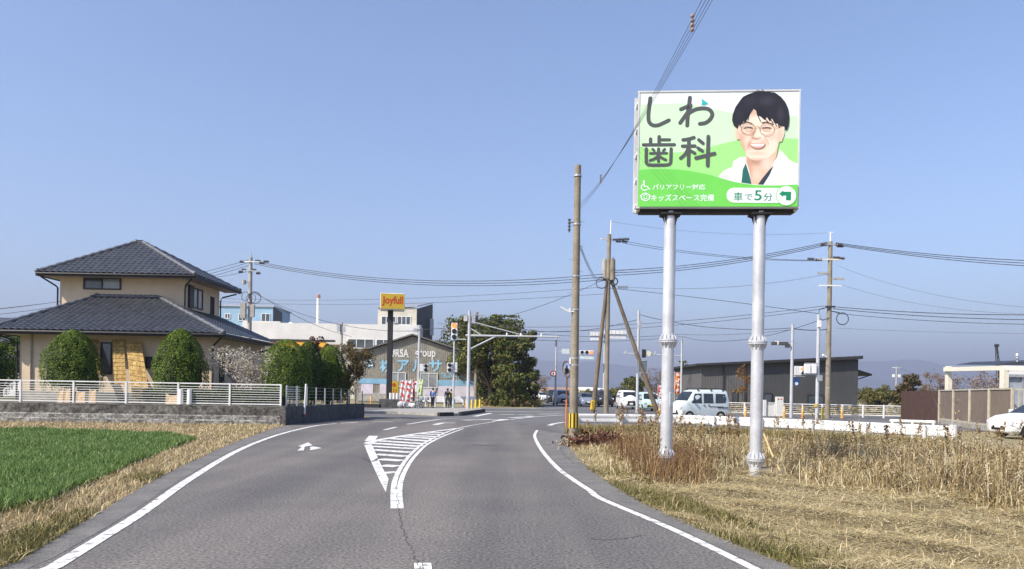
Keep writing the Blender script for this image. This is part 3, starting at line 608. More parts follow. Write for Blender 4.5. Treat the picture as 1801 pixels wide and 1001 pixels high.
def swin(y0, z0, y1, z1, x, nm='window', pane=M_glass, shut=0):
    mb = MB(); t = .07; w, h = y1 - y0, z1 - z0
    for zz in (z0 + t / 2, z1 - t / 2): mb.box((x + .03, (y0 + y1) / 2, zz), (.07, w, t))
    for yy in (y0 + t / 2, (y0 + y1) / 2, y1 - t / 2): mb.box((x + .03, yy, (z0 + z1) / 2), (.066, t, h - 2 * t))
    if shut: mb.box((x + .06, y0 - .3, (z0 + z1) / 2), (.14, .55, h + .1))
    f = O(nm, mb, M_trim, hs, True); mb = MB(); mb.box((x + .012, (y0 + y1) / 2, (z0 + z1) / 2), (.02, w - t, h - t)); O('pane', mb, pane, f, True)
swin(43.0, 5.95, 44.4, 7.1, -17.9, pane=M_glassl, shut=1); swin(45.6, 5.8, 46.1, 6.9, -17.9)
swin(39.0, 1.7, 39.6, 3.6, -14.8); swin(40.3, 2.1, 40.8, 3.0, -14.8); swin(42.6, 2.2, 43.5, 3.2, -14.8)
# bamboo blinds leaning against the wall
M_bam = pm('bamboo', (.62, .43, .15), .75, scale=5, col2=(.36, .21, .06), fine=.5, fscale=16)
def blind(pts, label):
    a, b, c, d = pts; n = 26; t = thing('bamboo_blind', label, 'blind', (a + b) / 2, group='bamboo blinds leaning on the house')
    mb = MB()
    for i in range(n):
        p, q = a + (b - a) * ((i + .5) / n), d + (c - d) * ((i + .5) / n); w = (b - a).length / n
        mb.bar(p, q, w * random.uniform(.55, .95), random.uniform(.01, .03), up=(0, -1, 0))
    O('slat', mb, M_bam, t, True); mb = MB()
    for k in (.03, .12, .21, .3, .39, .48, .57, .66, .75, .84, .96):
        p, q = a + (d - a) * k, b + (c - b) * k; mb.bar(p + Vector((0, -.014, 0)), q + Vector((0, -.014, 0)), .012, .02)
    O('binding_cord', mb, pm('cord', (.16, .1, .04), .9), t, True)
def bl(px, label):
    (ax, ay, ad), (bx, by, bd), (cx, cy, cd), (dx, dy, dd) = px
    blind([A(ax, ay, ad), A(bx, by, bd), A(cx, cy, cd), A(dx, dy, dd)], label)
bl(((201, 676, 36.9), (222, 676, 36.9), (218, 597, 37.85), (197, 597, 37.85)), 'upright bamboo blind right beside the dark doorway of the house')
bl(((233, 700, 36.4), (265, 707, 36.4), (248, 601, 37.8), (221, 599, 37.8)), 'wide bamboo blind leaning with its foot kicked out to the right')
bl(((160, 668, 37.2), (173, 668, 37.2), (174, 598, 37.9), (148, 596, 37.9)), 'bamboo blind half hidden behind the left domed bush')
# sawn offcuts standing by the fence
for (x0, x1, y0, y1, lab) in ((100, 111, 683, 707, 'pale cut board standing by the left post of the fence'), (112, 123, 681, 707, 'pale cut board with a ragged top beside its twin'), (132, 149, 686, 703, 'short broad offcut just left of the second fence post'), (155, 168, 683, 700, 'reddish offcut just right of the second fence post'), (290, 311, 692, 707, 'pale offcut lying near the white stumps by the fence')):
    a, b_, c_, d_ = A(x0, y1, 33.2), A(x1, y1, 33.2), A(x1 - 1, y0 + 3, 33.4), A(x0 + 2, y0, 33.4); a.z = b_.z = PZ - .08; mb = MB(); mb.prism([a, b_, c_ + Vector((.05, 0, .02)), (c_ + d_) / 2 + Vector((0, 0, -.08)), d_], (0, .05, 0))
    tag(O('offcut_board', mb, pm('sawn_wood', (.58, .42, .24), .8, scale=8, col2=(.42, .28, .15)), bevel=.006), lab, 'board', 'sawn offcuts by the fence')
for (x, lab) in ((318, 'white round stump just left of a fence post near the second dome'), (333, 'white round stump right of the fence post near the second dome')):
    p = A(x, 712, 31.75); p.z = .80; mb = MB(); mb.cyl(p, p + Vector((0, 0, .62)), .10, .09, 14); tag(O('white_stump', mb, M_white, smooth=50, bevel=.015), lab, 'post', 'white stumps at the fence')
mb = MB(); p = A(80, 690, 37.2); mb.box((p.x, 37.2, PZ + .25), (2.2, .5, .5)); tag(O('veranda_step', mb, M_conc, bevel=.02), 'low grey concrete step at the foot of the cream wall', 'step')

# ------------------------------------------------------------------ shrubs and trees
M_hedge = leafm('hedge_leaf', [hx('2e3f10'), hx('4a5f18'), hx('62781f'), hx('7d9130')], .6, .2)
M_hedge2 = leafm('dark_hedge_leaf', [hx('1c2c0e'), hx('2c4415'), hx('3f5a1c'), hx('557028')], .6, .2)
M_bark = pm('bark', (.19, .14, .10), .95, scale=6, col2=(.09, .065, .045), bump=.6)
def dome(name, label, c, rx, ry, z0, z1, mat, n=17000, size=.034, top=.8, trunk=True, lean=0.0, ex=2.2):
    """clipped bush: leaves on a domed surface with hollows, over an inner leafy body"""
    t = thing(name, label, 'bush', (c[0], c[1], PZ)); u = NR.random(n) * 2 * np.pi; v = NR.random(n) ** .85
    prof = np.clip(1 - v ** ex, 0, 1) ** .56 * (1 - .08 * (1 - v) ** 4) ; h = z0 + (z1 - z0) * v
    lump = 1 + .05 * np.sin(3 * u + 5 * v) + .04 * np.sin(7 * u - 9 * v + c[0]) + .05 * np.sin(2 * u + 1.3 * c[0])
    dep = 1 - .16 * NR.random(n) ** 2 - .10 * (np.sin(6 * u + 9 * v) * np.sin(11 * v - 4 * u + c[0]) > .45)
    X = np.cos(u) * rx * prof * lump * dep + lean * v; Y = np.sin(u) * ry * prof * lump * dep
    C = np.stack([X, Y, h - PZ + NR.normal(0, .02, n)], 1); C[:, 2] = np.maximum(C[:, 2], z0 - PZ - .2)
    k = NR.random(n) < .06; C[k, :2] *= 1.06; k = NR.random(n) < .008; C[k, :2] *= 1.10; C[k, 2] += .07
    N = np.stack([np.cos(u) * .8, np.sin(u) * .8, .3 + v], 1)
    skirt = (v < .12) & (np.sin(5 * u + c[1]) > .2); C[skirt, 2] -= .35 * NR.random(skirt.sum())
    V, f, r = leaves(C, size, N, .42); npmesh('foliage', V, [f], mat, t, r)
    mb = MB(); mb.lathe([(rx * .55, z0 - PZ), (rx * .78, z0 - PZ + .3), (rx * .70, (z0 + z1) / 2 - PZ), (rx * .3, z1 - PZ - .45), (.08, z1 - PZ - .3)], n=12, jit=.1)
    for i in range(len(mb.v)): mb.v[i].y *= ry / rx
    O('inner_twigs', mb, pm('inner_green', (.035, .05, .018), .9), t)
    if trunk:
        mb = MB()
        for k in range(3): a = k * 2.1; mb.tube([(.12 * math.cos(a), .12 * math.sin(a), -.1), (.2 * math.cos(a), .2 * math.sin(a), .4), (.5 * math.cos(a), .4 * math.sin(a), z0 - PZ + .4)], [.09, .07, .04], 7)
        O('trunk', mb, M_bark, t)
    return t
p = A(126, 690, 34.6); dome('domed_bush', 'rounded clipped green bush before the left part of the house', (p.x, 34.6), 1.36, 1.2, 1.42, 3.98, M_hedge)
p = A(317, 690, 34.8); dome('domed_bush', 'rounded clipped green bush before the right corner of the house', (p.x, 34.8), 1.24, 1.15, 1.45, 4.12, M_hedge)
p = A(508, 690, 37); dome('clipped_shrub', 'broad clipped green shrub just behind the corner of the white fence', (p.x, 36.6), 1.28, 1.15, 1.0, 3.85, M_hedge, 16000, ex=3.4)
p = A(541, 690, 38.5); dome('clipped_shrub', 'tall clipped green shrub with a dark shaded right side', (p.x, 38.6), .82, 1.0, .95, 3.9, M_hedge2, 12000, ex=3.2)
p = A(578, 690, 40); dome('clipped_shrub', 'narrow clipped green shrub at the far end of the side wall', (p.x, 40.2), .98, .95, .95, 3.8, M_hedge, 13000, ex=3.2)
p = A(4, 690, 34); dome('clipped_shrub', 'dark green shrub cut off by the left frame edge', (p.x - .9, 34), 1.2, 1.0, 1.3, 3.5, M_hedge2, 10000)

def tree(name, label, base, height, crown_r, mat, n=9000, size=.12, cz=.62, trunk_r=.18, lobes=9, flat=.75, dens=1.0, bare=0, group=None, cat='tree', bark=None):
    """tapered trunk and limbs; crown of leaf clumps scattered round the limb ends"""
    t = thing(name, label, cat, base, group=group); rg = random.Random(int(base[0] * 13 + base[1] * 7)); ends = []
    mb = MB(); th = height * (cz - .28); mb.tube([(0, 0, -.2), (.05, 0, th * .5), (0, .05, th)], [trunk_r * 1.15, trunk_r * .9, trunk_r * .75], 9)
    for k in range(lobes):
        a = k * 2.399 + rg.random(); e = rg.uniform(.25, 1.0); rr = crown_r * rg.uniform(.45, .85); zz = height * (cz - .25 + (1 - cz + .22) * rg.random() ** .9) - crown_r * .12
        q = Vector((rr * math.cos(a) * e ** .3, rr * math.sin(a) * e ** .3, min(zz, height - crown_r * .25 * (1 + rr / crown_r)))); ends.append(q)
        mid = Vector((q.x * .45, q.y * .45, th + (q.z - th) * .4)); mb.tube([(0, 0, th * .93), mid, q], [trunk_r * .5, trunk_r * .3, trunk_r * .08], 6)
        if bare:
            for j in range(bare):
                d = Vector((rg.gauss(0, 1), rg.gauss(0, 1), rg.gauss(.5, .6))) * crown_r * .3; s = mid.lerp(q, rg.random()); mb.tube([s, s + d * .5 + Vector((0, 0, .05)), s + d], [trunk_r * .14, trunk_r * .08, trunk_r * .03], 4)
    O('trunk', mb, bark or M_bark, t, smooth=60)
    if n:
        ends.append(Vector((0, 0, height - crown_r * .4))); C = []; Nn = []
        for q in ends:
            sub = 7
            for s in range(sub):
                o = np.array(q) + NR.normal(0, crown_r * .16, 3); R_ = crown_r * rg.uniform(.16, .30); m = int(n / len(ends) / sub)
                dv = NR.normal(0, 1, (m, 3)); dv /= np.linalg.norm(dv, axis=1)[:, None]; rr = R_ * (NR.random(m) ** .35)
                C.append(o + dv * rr[:, None] * np.array([1, 1, flat])); Nn.append(dv * .8 + np.array([0, 0, .5]))
        C = np.concatenate(C); C[:, 2] = np.minimum(np.maximum(C[:, 2], height * .06), height * 1.02)
        V, f, r = leaves(C, size, np.concatenate(Nn), .8); npmesh('crown', V, [f], mat, t, r)
    return t
M_plum = leafm('plum_blossom', [hx('7d6a58'), hx('b8a892'), hx('e4dacb'), hx('f4ece2'), hx('9a9560')], .7, .3)
def shade_foliage(label, x0, x1, y, z1):  # added rows of dark leaves standing in for the shade behind the fence
    n = 9000; C = np.stack([x0 + (x1 - x0) * NR.random(n), y + NR.normal(0, .22, n), PZ + (z1 - PZ) * NR.random(n) ** .6], 1); C[:, 2] += .06 * np.sin(C[:, 0] * 4)
    t = thing('shade_foliage', label, 'shade filler', ((x0 + x1) / 2, y, PZ)); V, f, r = leaves(C - np.array([(x0 + x1) / 2, y, PZ]), .045); npmesh('foliage', V, [f], M_hedge2, t, r)
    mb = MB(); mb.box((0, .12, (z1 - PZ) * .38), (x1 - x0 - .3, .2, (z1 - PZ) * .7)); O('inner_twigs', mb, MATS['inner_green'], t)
shade_foliage('low dark leaf filler for the garden shade behind the right half of the white rail fence', -13.9, -9.9, 32.9, 1.45)
shade_foliage('low dark leaf filler for the shade behind the fence between the two domed bushes', -17.2, -14.6, 36.2, 1.35)
p = A(420, 690, 35.5); tree('plum_tree', 'bare plum tree with pale blossom between the house and the fence', (p.x, 36, PZ), 2.7, 1.75, M_plum, 6500, .036, .55, .10, 9, .8, bare=9, bark=pm('plum_bark', (.22, .17, .15), .9))
M_russet = leafm('russet_leaf', [hx('2b2a18'), hx('474226'), hx('6b5434'), hx('7d6a44'), hx('3d4a22')], .7, .25)
p = A(612, 690, 41); tree('russet_shrub', 'brownish green loose shrub at the right end of the garden', (p.x, 40.9, PZ - .1), 3.6, 1.3, M_russet, 9000, .05, .5, .10, 11, .9)
p = A(553, 690, 47); tree('russet_shrub', 'small dark red topped tree peeping over the clipped shrubs', (p.x, 47, .0), 4.7, .9, leafm('maroon_leaf', [hx('3a2620'), hx('5a3a30'), hx('6b4a3c')], .7, .2), 2500, .07, .75, .10, 7, .8)
# ================================================================== MIDDLE DISTANCE: buildings
M_wall_w = pm('white_wall', (.70, .69, .66), .85, var=.06, scale=.5, fine=.08, fscale=8)
M_wall_c = pm('cream_wall', (.62, .58, .48), .85, var=.1, scale=.5, fine=.08, fscale=6)
M_blue = pm('blue_wall', (.30, .46, .60), .8, var=.06, scale=.4)
M_dgrey = pm('dark_cladding_and_side_shade', (.066, .068, .070), .6, var=.08, scale=.4, fine=.06, fscale=14)  # real cladding; also the shade colour on the right sides of two far buildings
M_shed = pm('weathered_sheet', (.33, .31, .26), .85, scale=.35, col2=(.22, .205, .17), fine=.18, fscale=3)
def rect(mb, x0, y0, x1, y1, d, t=.05):     # flat panel facing the viewer, seen between two photo corners
    a, b = A(x0, y1, d), A(x1, y0, d); return mb.box(((a.x + b.x) / 2, d - t / 2, (a.z + b.z) / 2), (abs(b.x - a.x), t, abs(b.z - a.z)))
def winp(par, x0, y0, x1, y1, d, split=2, frame=None, pane=None, t=.08):
    a, b = A(x0, y1, d), A(x1, y0, d); mb = MB(); w, h = b.x - a.x, b.z - a.z; e = min(.09, w * .12)
    for z in (a.z, b.z): mb.box(((a.x + b.x) / 2, d - .06, z), (w + e, t, e))
    for i in range(split + 1): mb.box((a.x + w * i / split, d - .06, (a.z + b.z) / 2), (e, t - .004, h - e))
    f = O('window', mb, frame or M_white, par, True); mb = MB(); mb.box(((a.x + b.x) / 2, d - .025, (a.z + b.z) / 2), (w, .04, h)); O('pane', mb, pane or M_glass, f, True); return f
# grey gabled warehouse with lettering
D = 88.0
q = lambda zx, zy: A(600 + zx / 3.85, 500 + zy / 3.85, D)
wh = thing('warehouse', 'weathered grey gabled warehouse with painted lettering behind the corner', 'warehouse', (q(500, 800).x, D, 0))
e0, ap, e1 = q(92, 478), q(485, 352), q(915, 492); b0, b1 = Vector((q(125, 700).x - .6, D, 0)), Vector((e1.x, D, 0)); e0.x = b0.x
mb = MB(); mb.prism([b0, b1, e1, ap, e0], (0, 26, 0)); O('wall', mb, M_shed, wh, True)
mb = MB()
for i in range(1, 58):
    x = b0.x + (b1.x - b0.x) * i / 58; z = e0.z + (ap.z - e0.z) * (x - e0.x) / (ap.x - e0.x) if x < ap.x else e1.z + (ap.z - e1.z) * (e1.x - x) / (e1.x - ap.x)
    mb.box((x, D - .012, z / 2), (.05, .03, z))
O('corrugation', mb, M_shed, wh, True)
mb = MB()
for s, e in ((ap, e0), (ap, e1)):
    s2, e2 = s + Vector((0, -.5, .12)), e + (e - s).normalized() * .5 + Vector((0, -.5, .10)); mb.prism([s2, e2, e2 + Vector((0, 0, .16)), s2 + Vector((0, 0, .16))], (0, 27, 0))
O('roof', mb, pm('grey_roof', (.16, .155, .145), .8, scale=1), wh, True)
M_lblue = pm('pale_blue_paint', (.30, .55, .72), .7, var=.1, scale=1.2)
M_bluep = pm('blue_band', (.22, .42, .58), .7, var=.1, scale=1); M_lilac = pm('lilac_panel', (.60, .56, .64), .7, var=.08, scale=1)
M_wpaint = pm('white_letter', (.76, .76, .74), .7, var=.15, scale=1.5)
def zrect(mb, x0, y0, x1, y1, t=.06): a, b = q(x0, y1), q(x1, y0); mb.box(((a.x + b.x) / 2, D - t / 2 - .02, (a.z + b.z) / 2), (b.x - a.x, t, b.z - a.z))
for z_ in ((118, 640, 308, 672), (655, 652, 910, 688)): mb = MB(); zrect(mb, *z_); O('blue_band', mb, M_bluep, wh, True)
for z_ in ((135, 676, 218, 742), (262, 676, 306, 742), (536, 702, 640, 752), (655, 692, 912, 757)): mb = MB(); zrect(mb, *z_); O('lilac_panel', mb, M_lilac, wh, True)
mb = MB(); zrect(mb, 118, 745, 912, 790, .03); O('plinth', mb, M_conc, wh, True)
for r in ((335, 600, 437, 690), (537, 604, 652, 700)): winp(wh, 600 + r[0] / 3.85, 500 + r[1] / 3.85, 600 + r[2] / 3.85, 500 + r[3] / 3.85, D - .04, 2, M_wall_w, M_glassl)
def ztext(body, x0, y0, x1, y1, mat, bold=.0, nm='lettering', par=wh, qq=q, dy=-.05):
    a, b = qq(x0, y1), qq(x1, y0); mb = text_mb(body, b.x - a.x, b.z - a.z, bold); c = (a + b) / 2
    mb.v = [Vector((v.x + c.x, c.y + dy, v.z + c.z)) for v in mb.v]; return O(nm, mb, mat, par, True)
ztext('URSA', 328, 440, 460, 494, M_wpaint, .025); ztext('group', 500, 452, 640, 508, M_wpaint, .02)
for ch, a_, b_ in (('株', 262, 348), ('ア', 380, 460), ('ル', 482, 560), ('サ', 592, 686)): ztext(ch, a_, 512, b_, 592, M_lblue, .03)
ztext('TEL.297-1201', 675, 603, 828, 632, M_lblue, .02)
ctr = q(198, 540); R1, R2 = 38 / 3.85 / PXM(D), 16 / 3.85 / PXM(D)
mb = MB(); mb.prism([ctr + Vector(((R1 if k % 2 == 0 else R2) * math.sin(k * math.pi / 5), -.05, (R1 if k % 2 == 0 else R2) * math.cos(k * math.pi / 5))) for k in range(10)], (0, .03, 0))
st_ = O('star_emblem', mb, M_lblue, wh, True)
mb = MB(); mb.torus(ctr + Vector((.12, -.07, 0)), R2 * .8, .08, n=20); O('star_ring', mb, M_wpaint, st_, True)
mb = MB(); mb.box((e1.x + 1.2, D + 2, 1.9), (2.2, 3.8, 3.8)); O('lean_to', mb, pm('slate_sheet', (.12, .14, .15), .8), wh, True)
# long white low building with orange eave
D2 = 112.0
lb = thing('restaurant', 'long low white building with an orange eave band behind the shrubs', 'restaurant', (A(580, 690, D2).x, D2, 0))
a, b = A(425, 603, D2), A(735, 572, D2); mb = MB(); mb.box(((a.x + b.x) / 2, D2 + 6, (a.z + b.z) / 2), (b.x - a.x, 12, b.z - a.z)); O('parapet', mb, M_wall_w, lb, True)
mb = MB(); mb.box(((a.x + b.x) / 2, D2 + 6.4, a.z / 2), (b.x - a.x - .6, 11, a.z)); O('wall', mb, M_wall_c, lb, True)
mb = MB(); rect(mb, 478, 598.5, 590, 600, D2 - .4, .5); O('fascia', mb, M_trim, lb, True)
M_or = pm('orange_paint', (.80, .42, .05), .6, var=.08); mb = MB(); rect(mb, 478, 600.8, 574, 609.5, D2 - .2, .6); O('orange_band', mb, M_or, lb, True)
for r in ((612, 597, 657, 612), (662, 598, 700, 612)): winp(lb, *r, D2 - .02, 3)
for x in (516, 690):
    mb = MB(); p = A(x, 573, D2 + 3); mb.lathe([(.5, -.2), (.95, .25), (.9, .4), (.3, .62)], p, 14); O('roof_vent', mb, M_galv, lb, True, smooth=40)
ub = thing('stair_block', 'cream rooftop block with windows and a dark right side above the warehouse', 'building', (A(700, 690, D2 + 4).x, D2 + 4, 0))
a, b = A(664, 585, D2 + 4), A(733, 541.5, D2 + 4); c = A(767, 548, D2 + 16)
mb = MB(); mb.prism([(a.x, D2 + 4, 0), (b.x, D2 + 4, 0), (b.x, D2 + 4, b.z), (a.x, D2 + 4, b.z - .2)], (0, 7, 0)); O('wall', mb, M_wall_c, ub, True)
mb = MB(); mb.prism([(b.x, D2 + 4.4, 5), (b.x, D2 + 4.4, b.z - .1), (c.x, D2 + 9.6, c.z + .5), (c.x, D2 + 9.6, 5)], (0, 1, 0)); O('side_wall', mb, M_dgrey, ub, True)  # shade on the block's right side put in as dark grey
mb = MB(); mb.prism([(a.x - .2, D2 + 3.8, b.z - .1), (b.x + .1, D2 + 3.8, b.z + .1), (c.x + .2, D2 + 9.4, c.z + .6), (a.x - .2, D2 + 11, b.z)], (0, 0, .22)); O('roof_edge', mb, M_galv, ub, True)
winp(ub, 671, 557, 696, 571, D2 + 4, 3); winp(ub, 699, 557, 722, 571, D2 + 4, 3)
mb = MB(); rect(mb, 756, 561, 763, 590, D2 + 8.8, .1); O('opening', mb, M_wall_w, ub, True)
# light blue two storey building
D3 = 128.0
bb_ = thing('blue_building', 'light blue flat roofed building with small windows left of the restaurant', 'building', (A(440, 690, D3).x, D3, 0))
a, b, c = A(370, 690, D3), A(480, 540, D3), A(498, 545, D3 + 5)
mb = MB(); mb.box(((a.x + b.x) / 2, D3 + 5, b.z / 2), (b.x - a.x, 10, b.z)); O('wall', mb, M_blue, bb_, True)
mb = MB(); mb.prism([(b.x + .02, D3 + .3, 0), (c.x, D3 + 4, 0), (c.x, D3 + 4, b.z - .5), (b.x + .02, D3 + .3, b.z)], (0, .5, 0)); O('side_wall', mb, M_dgrey, bb_, True)  # dark grey sheet carries the shade of the blue building's right side
mb = MB(); mb.box(((a.x + b.x) / 2, D3 + 5, b.z + .1), (b.x - a.x + .5, 10.5, .22)); O('roof_edge', mb, M_galv, bb_, True)
for r in ((396, 552, 405, 560), (420, 552, 433, 564), (460, 552, 475, 566)): winp(bb_, *r, D3, 2)
mb = MB(); rect(mb, 430, 566, 495, 576, D3 - .5, .8); O('balcony', mb, M_wall_w, bb_, True)
mb = MB(); p = A(559, 575, 120); mb.cyl((p.x, 120, 0), (p.x, 120, A(559, 523, 120).z), .28, .24, 10); ch = tag(O('white_mast', mb, M_white, smooth=50), 'slim white mast rising from behind the long low white building', 'mast')
mb = MB(); z = A(559, 523, 120).z; mb.cyl((p.x, 120, z - .1), (p.x, 120, z + .4), .34, .30, 10); mb.v = [v for v in mb.v]; O('cap', mb, pm('red_grey_cap', (.42, .22, .18), .7), ch)
# neighbour far left
nb = thing('neighbour_house', 'grey roofed neighbour house at the far left edge', 'house', (-38, 58, 0))
mb = MB(); mb.box((-42, 62, 2.2), (14, 8, 4.4)); O('wall', mb, M_wall_w, nb, True)
mb = MB(); mb.prism([(-49.8, 57, 4.4), (-34.2, 57, 4.4), (-36.5, 62, 6.6), (-47.5, 62, 6.6)], (0, 0, .2)); mb.prism([(-34.2, 57, 4.4), (-34.2, 67, 4.4), (-36.5, 62, 6.6)], (0, 0, .2)); O('roof', mb, M_tile, nb, True)
tree('garden_tree', 'mid green garden tree behind the left end of the house', (-33.2, 50, 0), 5.0, 2.4, M_hedge, 5000, .12, .5, .14)
# dark grey building on the right
D4 = 80.0
dg = thing('dark_building', 'long dark grey flat walled building with a lean roof beyond the crossroad', 'building', (A(1370, 690, D4).x, D4, 0))
x0, xs, x1 = A(1233, 690, D4).x, A(1322, 690, D4).x, A(1509, 690, D4).x; zt = lambda x: 4.55 + (x - x0) / (x1 - x0) * .95
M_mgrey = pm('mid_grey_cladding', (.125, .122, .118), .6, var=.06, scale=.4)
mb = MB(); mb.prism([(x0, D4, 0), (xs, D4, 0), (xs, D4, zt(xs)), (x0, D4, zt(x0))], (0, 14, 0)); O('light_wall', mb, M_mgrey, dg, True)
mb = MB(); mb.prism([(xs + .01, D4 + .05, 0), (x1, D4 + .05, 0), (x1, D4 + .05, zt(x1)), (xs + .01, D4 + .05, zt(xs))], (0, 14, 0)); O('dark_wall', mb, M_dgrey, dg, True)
mb = MB(); mb.prism([(x0 - .7, D4 - .7, zt(x0) - .02), (x1 + .15, D4 - .7, zt(x1) + .03), (x1 + .15, D4 - .7, zt(x1) + .36), (x0 - .7, D4 - .7, zt(x0) + .2)], (0, 15.5, 0)); O('roof', mb, M_trim, dg, True)
for px in (1272, 1311):
    mb = MB(); xx = A(px, 690, D4).x; mb.box((xx, D4 - .06, zt(xx) / 2), (.16, .12, zt(xx))); O('downpipe', mb, M_trim, dg, True)
mb = MB()
for i in range(60):
    xx = x0 + (x1 - x0) * (i + .5) / 60; mb.box((xx, D4 - .004 + (.05 if xx > xs else 0), zt(xx) / 2), (.03, .02, zt(xx) - .05))
O('cladding_rib', mb, M_dgrey, dg, True)
winp(dg, 1288, 690, 1297, 709, D4, 1, M_trim); winp(dg, 1342, 692, 1357, 716, D4, 1, M_trim); winp(dg, 1420, 695, 1448, 716, D4, 2, M_trim)
mb = MB(); mb.prism([(x1, D4 + 1, 4.35), (x1 + 1.9, D4 + 1, 3.85), (x1 + 1.9, D4 + 1, 4.05), (x1, D4 + 1, 4.6)], (0, 8, 0)); mb.bar((x1, D4 + 1.2, 3.3), (x1 + 1.7, D4 + 1.2, 3.88), .1); O('awning', mb, M_trim, dg, True)
# brown screen fence, pergola and house on the right
fa, fb, fc = Vector((22.9, 34.9, 0)), Vector((27.35, 48.8, 0)), Vector((28.3, 55.5, 0))
sc_ = thing('screen_fence', 'brown mesh screen fence with pale posts beside the white hatchback', 'fence', (25.5, 42, 0))
M_brown = pm('brown_mesh', (.20, .155, .12), .85, var=.08, scale=1.2, fine=.08, fscale=12); M_dbrown = pm('dark_brown_panel', (.085, .05, .042), .8, var=.1)
M_pale = pm('pale_post', (.50, .46, .36), .7, var=.1, scale=3)
mb = MB(); mb.bar(fa + Vector((0, 0, 1.2)), fb + Vector((0, 0, 1.2)), .04, 1.72); O('mesh_panel', mb, M_brown, sc_, True)
mb = MB(); mb.bar(fb + Vector((0, .06, 1.05)), fc + Vector((0, 0, 1.05)), .06, 2.05)
for k in range(30): p = fb + (fc - fb) * ((k + .5) / 30) + Vector((-.045, 0, 1.05)); mb.box(p, (.03, .03, 2.05))
O('dark_panel', mb, M_dbrown, sc_, True)
for k in range(5):
    p = fa + (fb - fa) * (k / 4) + Vector((-.06, 0, 0)); mb = MB(); mb.box(p + Vector((0, 0, 1.07)), (.09, .12, 2.14)); O('post', mb, M_pale, sc_, True)
mb = MB(); mb.bar(fa + Vector((-.03, 0, 2.1)), fb + Vector((-.03, 0, 2.1)), .07, .07); mb.bar(fa + Vector((-.03, 0, .3)), fb + Vector((-.03, 0, .3)), .07, .1); O('rail', mb, M_pale, sc_, True)
mb = MB(); mb.bar(fa + Vector((0, .1, .12)), fb + Vector((0, 0, .12)), .16, .24); O('footing', mb, M_conc, sc_, True)
rf = Vector((25.0, 34.2, 0)); mb = MB()
for k in range(12): p = fa + (rf - fa) * (k / 11); mb.box(p + Vector((0, 0, 1.15)), (.05, .05, 1.85))
for z in (.35, 1.2, 2.07): mb.bar(fa + Vector((.05, 0, z)), rf + Vector((0, 0, z)), .035, .05)
O('return_fence', mb, M_pale, sc_, True)
M_ivory = pm('ivory_frame', (.74, .69, .56), .55, var=.04)
pg = thing('carport_frame', 'ivory carport frame standing behind the brown screen fence', 'carport', (28, 46, 0))
P1, P2, P3 = A(1668, 690, 50), A(1759, 690, 43.5), A(1850, 690, 43)
zt_ = A(1668, 644.5, 50).z
mb = MB(); mb.box((P1.x, 50, zt_ / 2), (.32, .32, zt_)); O('post', mb, M_ivory, pg, True, bevel=.02)
zt2 = A(1757, 641, 43.5).z; mb = MB(); mb.box((P2.x + .22, 43.5, zt2 / 2 - .1), (.34, .34, zt2 - .2)); O('post', mb, M_ivory, pg, True, bevel=.02)
mb = MB(); mb.bar((P1.x - .2, 50, zt_ - .2), (P2.x + .2, 43.5, zt2 - .2), .30, .26); mb.bar((P2.x + .2, 43.5, zt2 - .2), (P3.x + 2, 41, zt2 - .35), .30, .26); O('beam', mb, M_ivory, pg, True)
rh = thing('white_house', 'white walled house with grey door panels at the right edge', 'house', (32, 42.5, 0))
hx0 = A(1761, 690, 46).x
mb = MB(); mb.prism([(hx0, 46, 0), (hx0 + 12, 46, 0), (hx0 + 15, 52, 0), (hx0 * 52 / 46 + .3, 52, 0)], (0, 0, 3.4)); O('wall', mb, M_wall_w, rh, True)
mb = MB(); a, b = A(1772, 735, 45.9), A(1797, 665, 45.9); mb.box(((a.x + b.x) / 2, 45.9, 1.55), (b.x - a.x, .1, 2.7)); O('door_panel', mb, pm('blue_grey_panel', (.36, .40, .45), .5), rh, True)
mb = MB(); mb.box((a.x - .1, 45.85, 1.6), (.12, .14, 2.9)); mb.box((b.x, 45.85, 1.6), (.12, .14, 2.9)); mb.box(((a.x + b.x) / 2, 45.8, 3.02), (b.x - a.x + .4, .3, .16)); O('door_frame', mb, M_galv, rh, True)
mb = MB(); a, b = A(1735, 643, 56), A(1830, 633, 56); mb.prism([(a.x, 55, a.z), (b.x + 4, 52, a.z + .05), (b.x + 4, 52, b.z + .05), (a.x + 1.4, 55, b.z - .25)], (0, 5, .2)); O('roof', mb, M_trim, rh, True)
p = A(1789, 637, 55.5); mb = MB(); mb.cyl(p, p + Vector((0, 0, .55)), .07); mb.cyl(p + Vector((0, 0, .45)), p + Vector((0, 0, .62)), .16, .12); mb.torus(p + Vector((0, 0, .28)), .14, .04, (0, 0, 1)); O('roof_vent', mb, M_galv, rh, True)
D5 = 170; cr = thing('crane', 'distant dark lattice crane boom above the right house', 'crane', (A(1758, 690, D5).x, D5, 0))
a, b, c = A(1765, 640, D5), A(1760, 638, D5), A(1753, 607, D5); mb = MB()
for s in (-.35, .35):
    mb.tube([(A(1766, 700, D5).x + s, D5, 0), c + Vector((s * .3, 0, 0))], .09, 5); mb.tube([(A(1760, 700, D5).x + s, D5 + .5, 0), c + Vector((s * .3, .3, 0))], .09, 5)
for k in range(14):
    p = Vector((A(1766, 700, D5).x, D5, 0)).lerp(c, k / 14); r_ = Vector((A(1760, 700, D5).x, D5 + .5, 0)).lerp(c, (k + 1) / 14); mb.tube([p, r_], .06, 4)
O('boom', mb, M_trim, cr, True); mb = MB(); mb.box(c + Vector((0, 0, -.1)), (.8, .5, .6)); O('boom_head', mb, M_trim, cr, True)
mb = MB(); mb.box((A(1763, 700, D5).x, D5, 1.2), (3.4, 3, 2.4)); O('cab', mb, M_or, cr, True, bevel=.1)

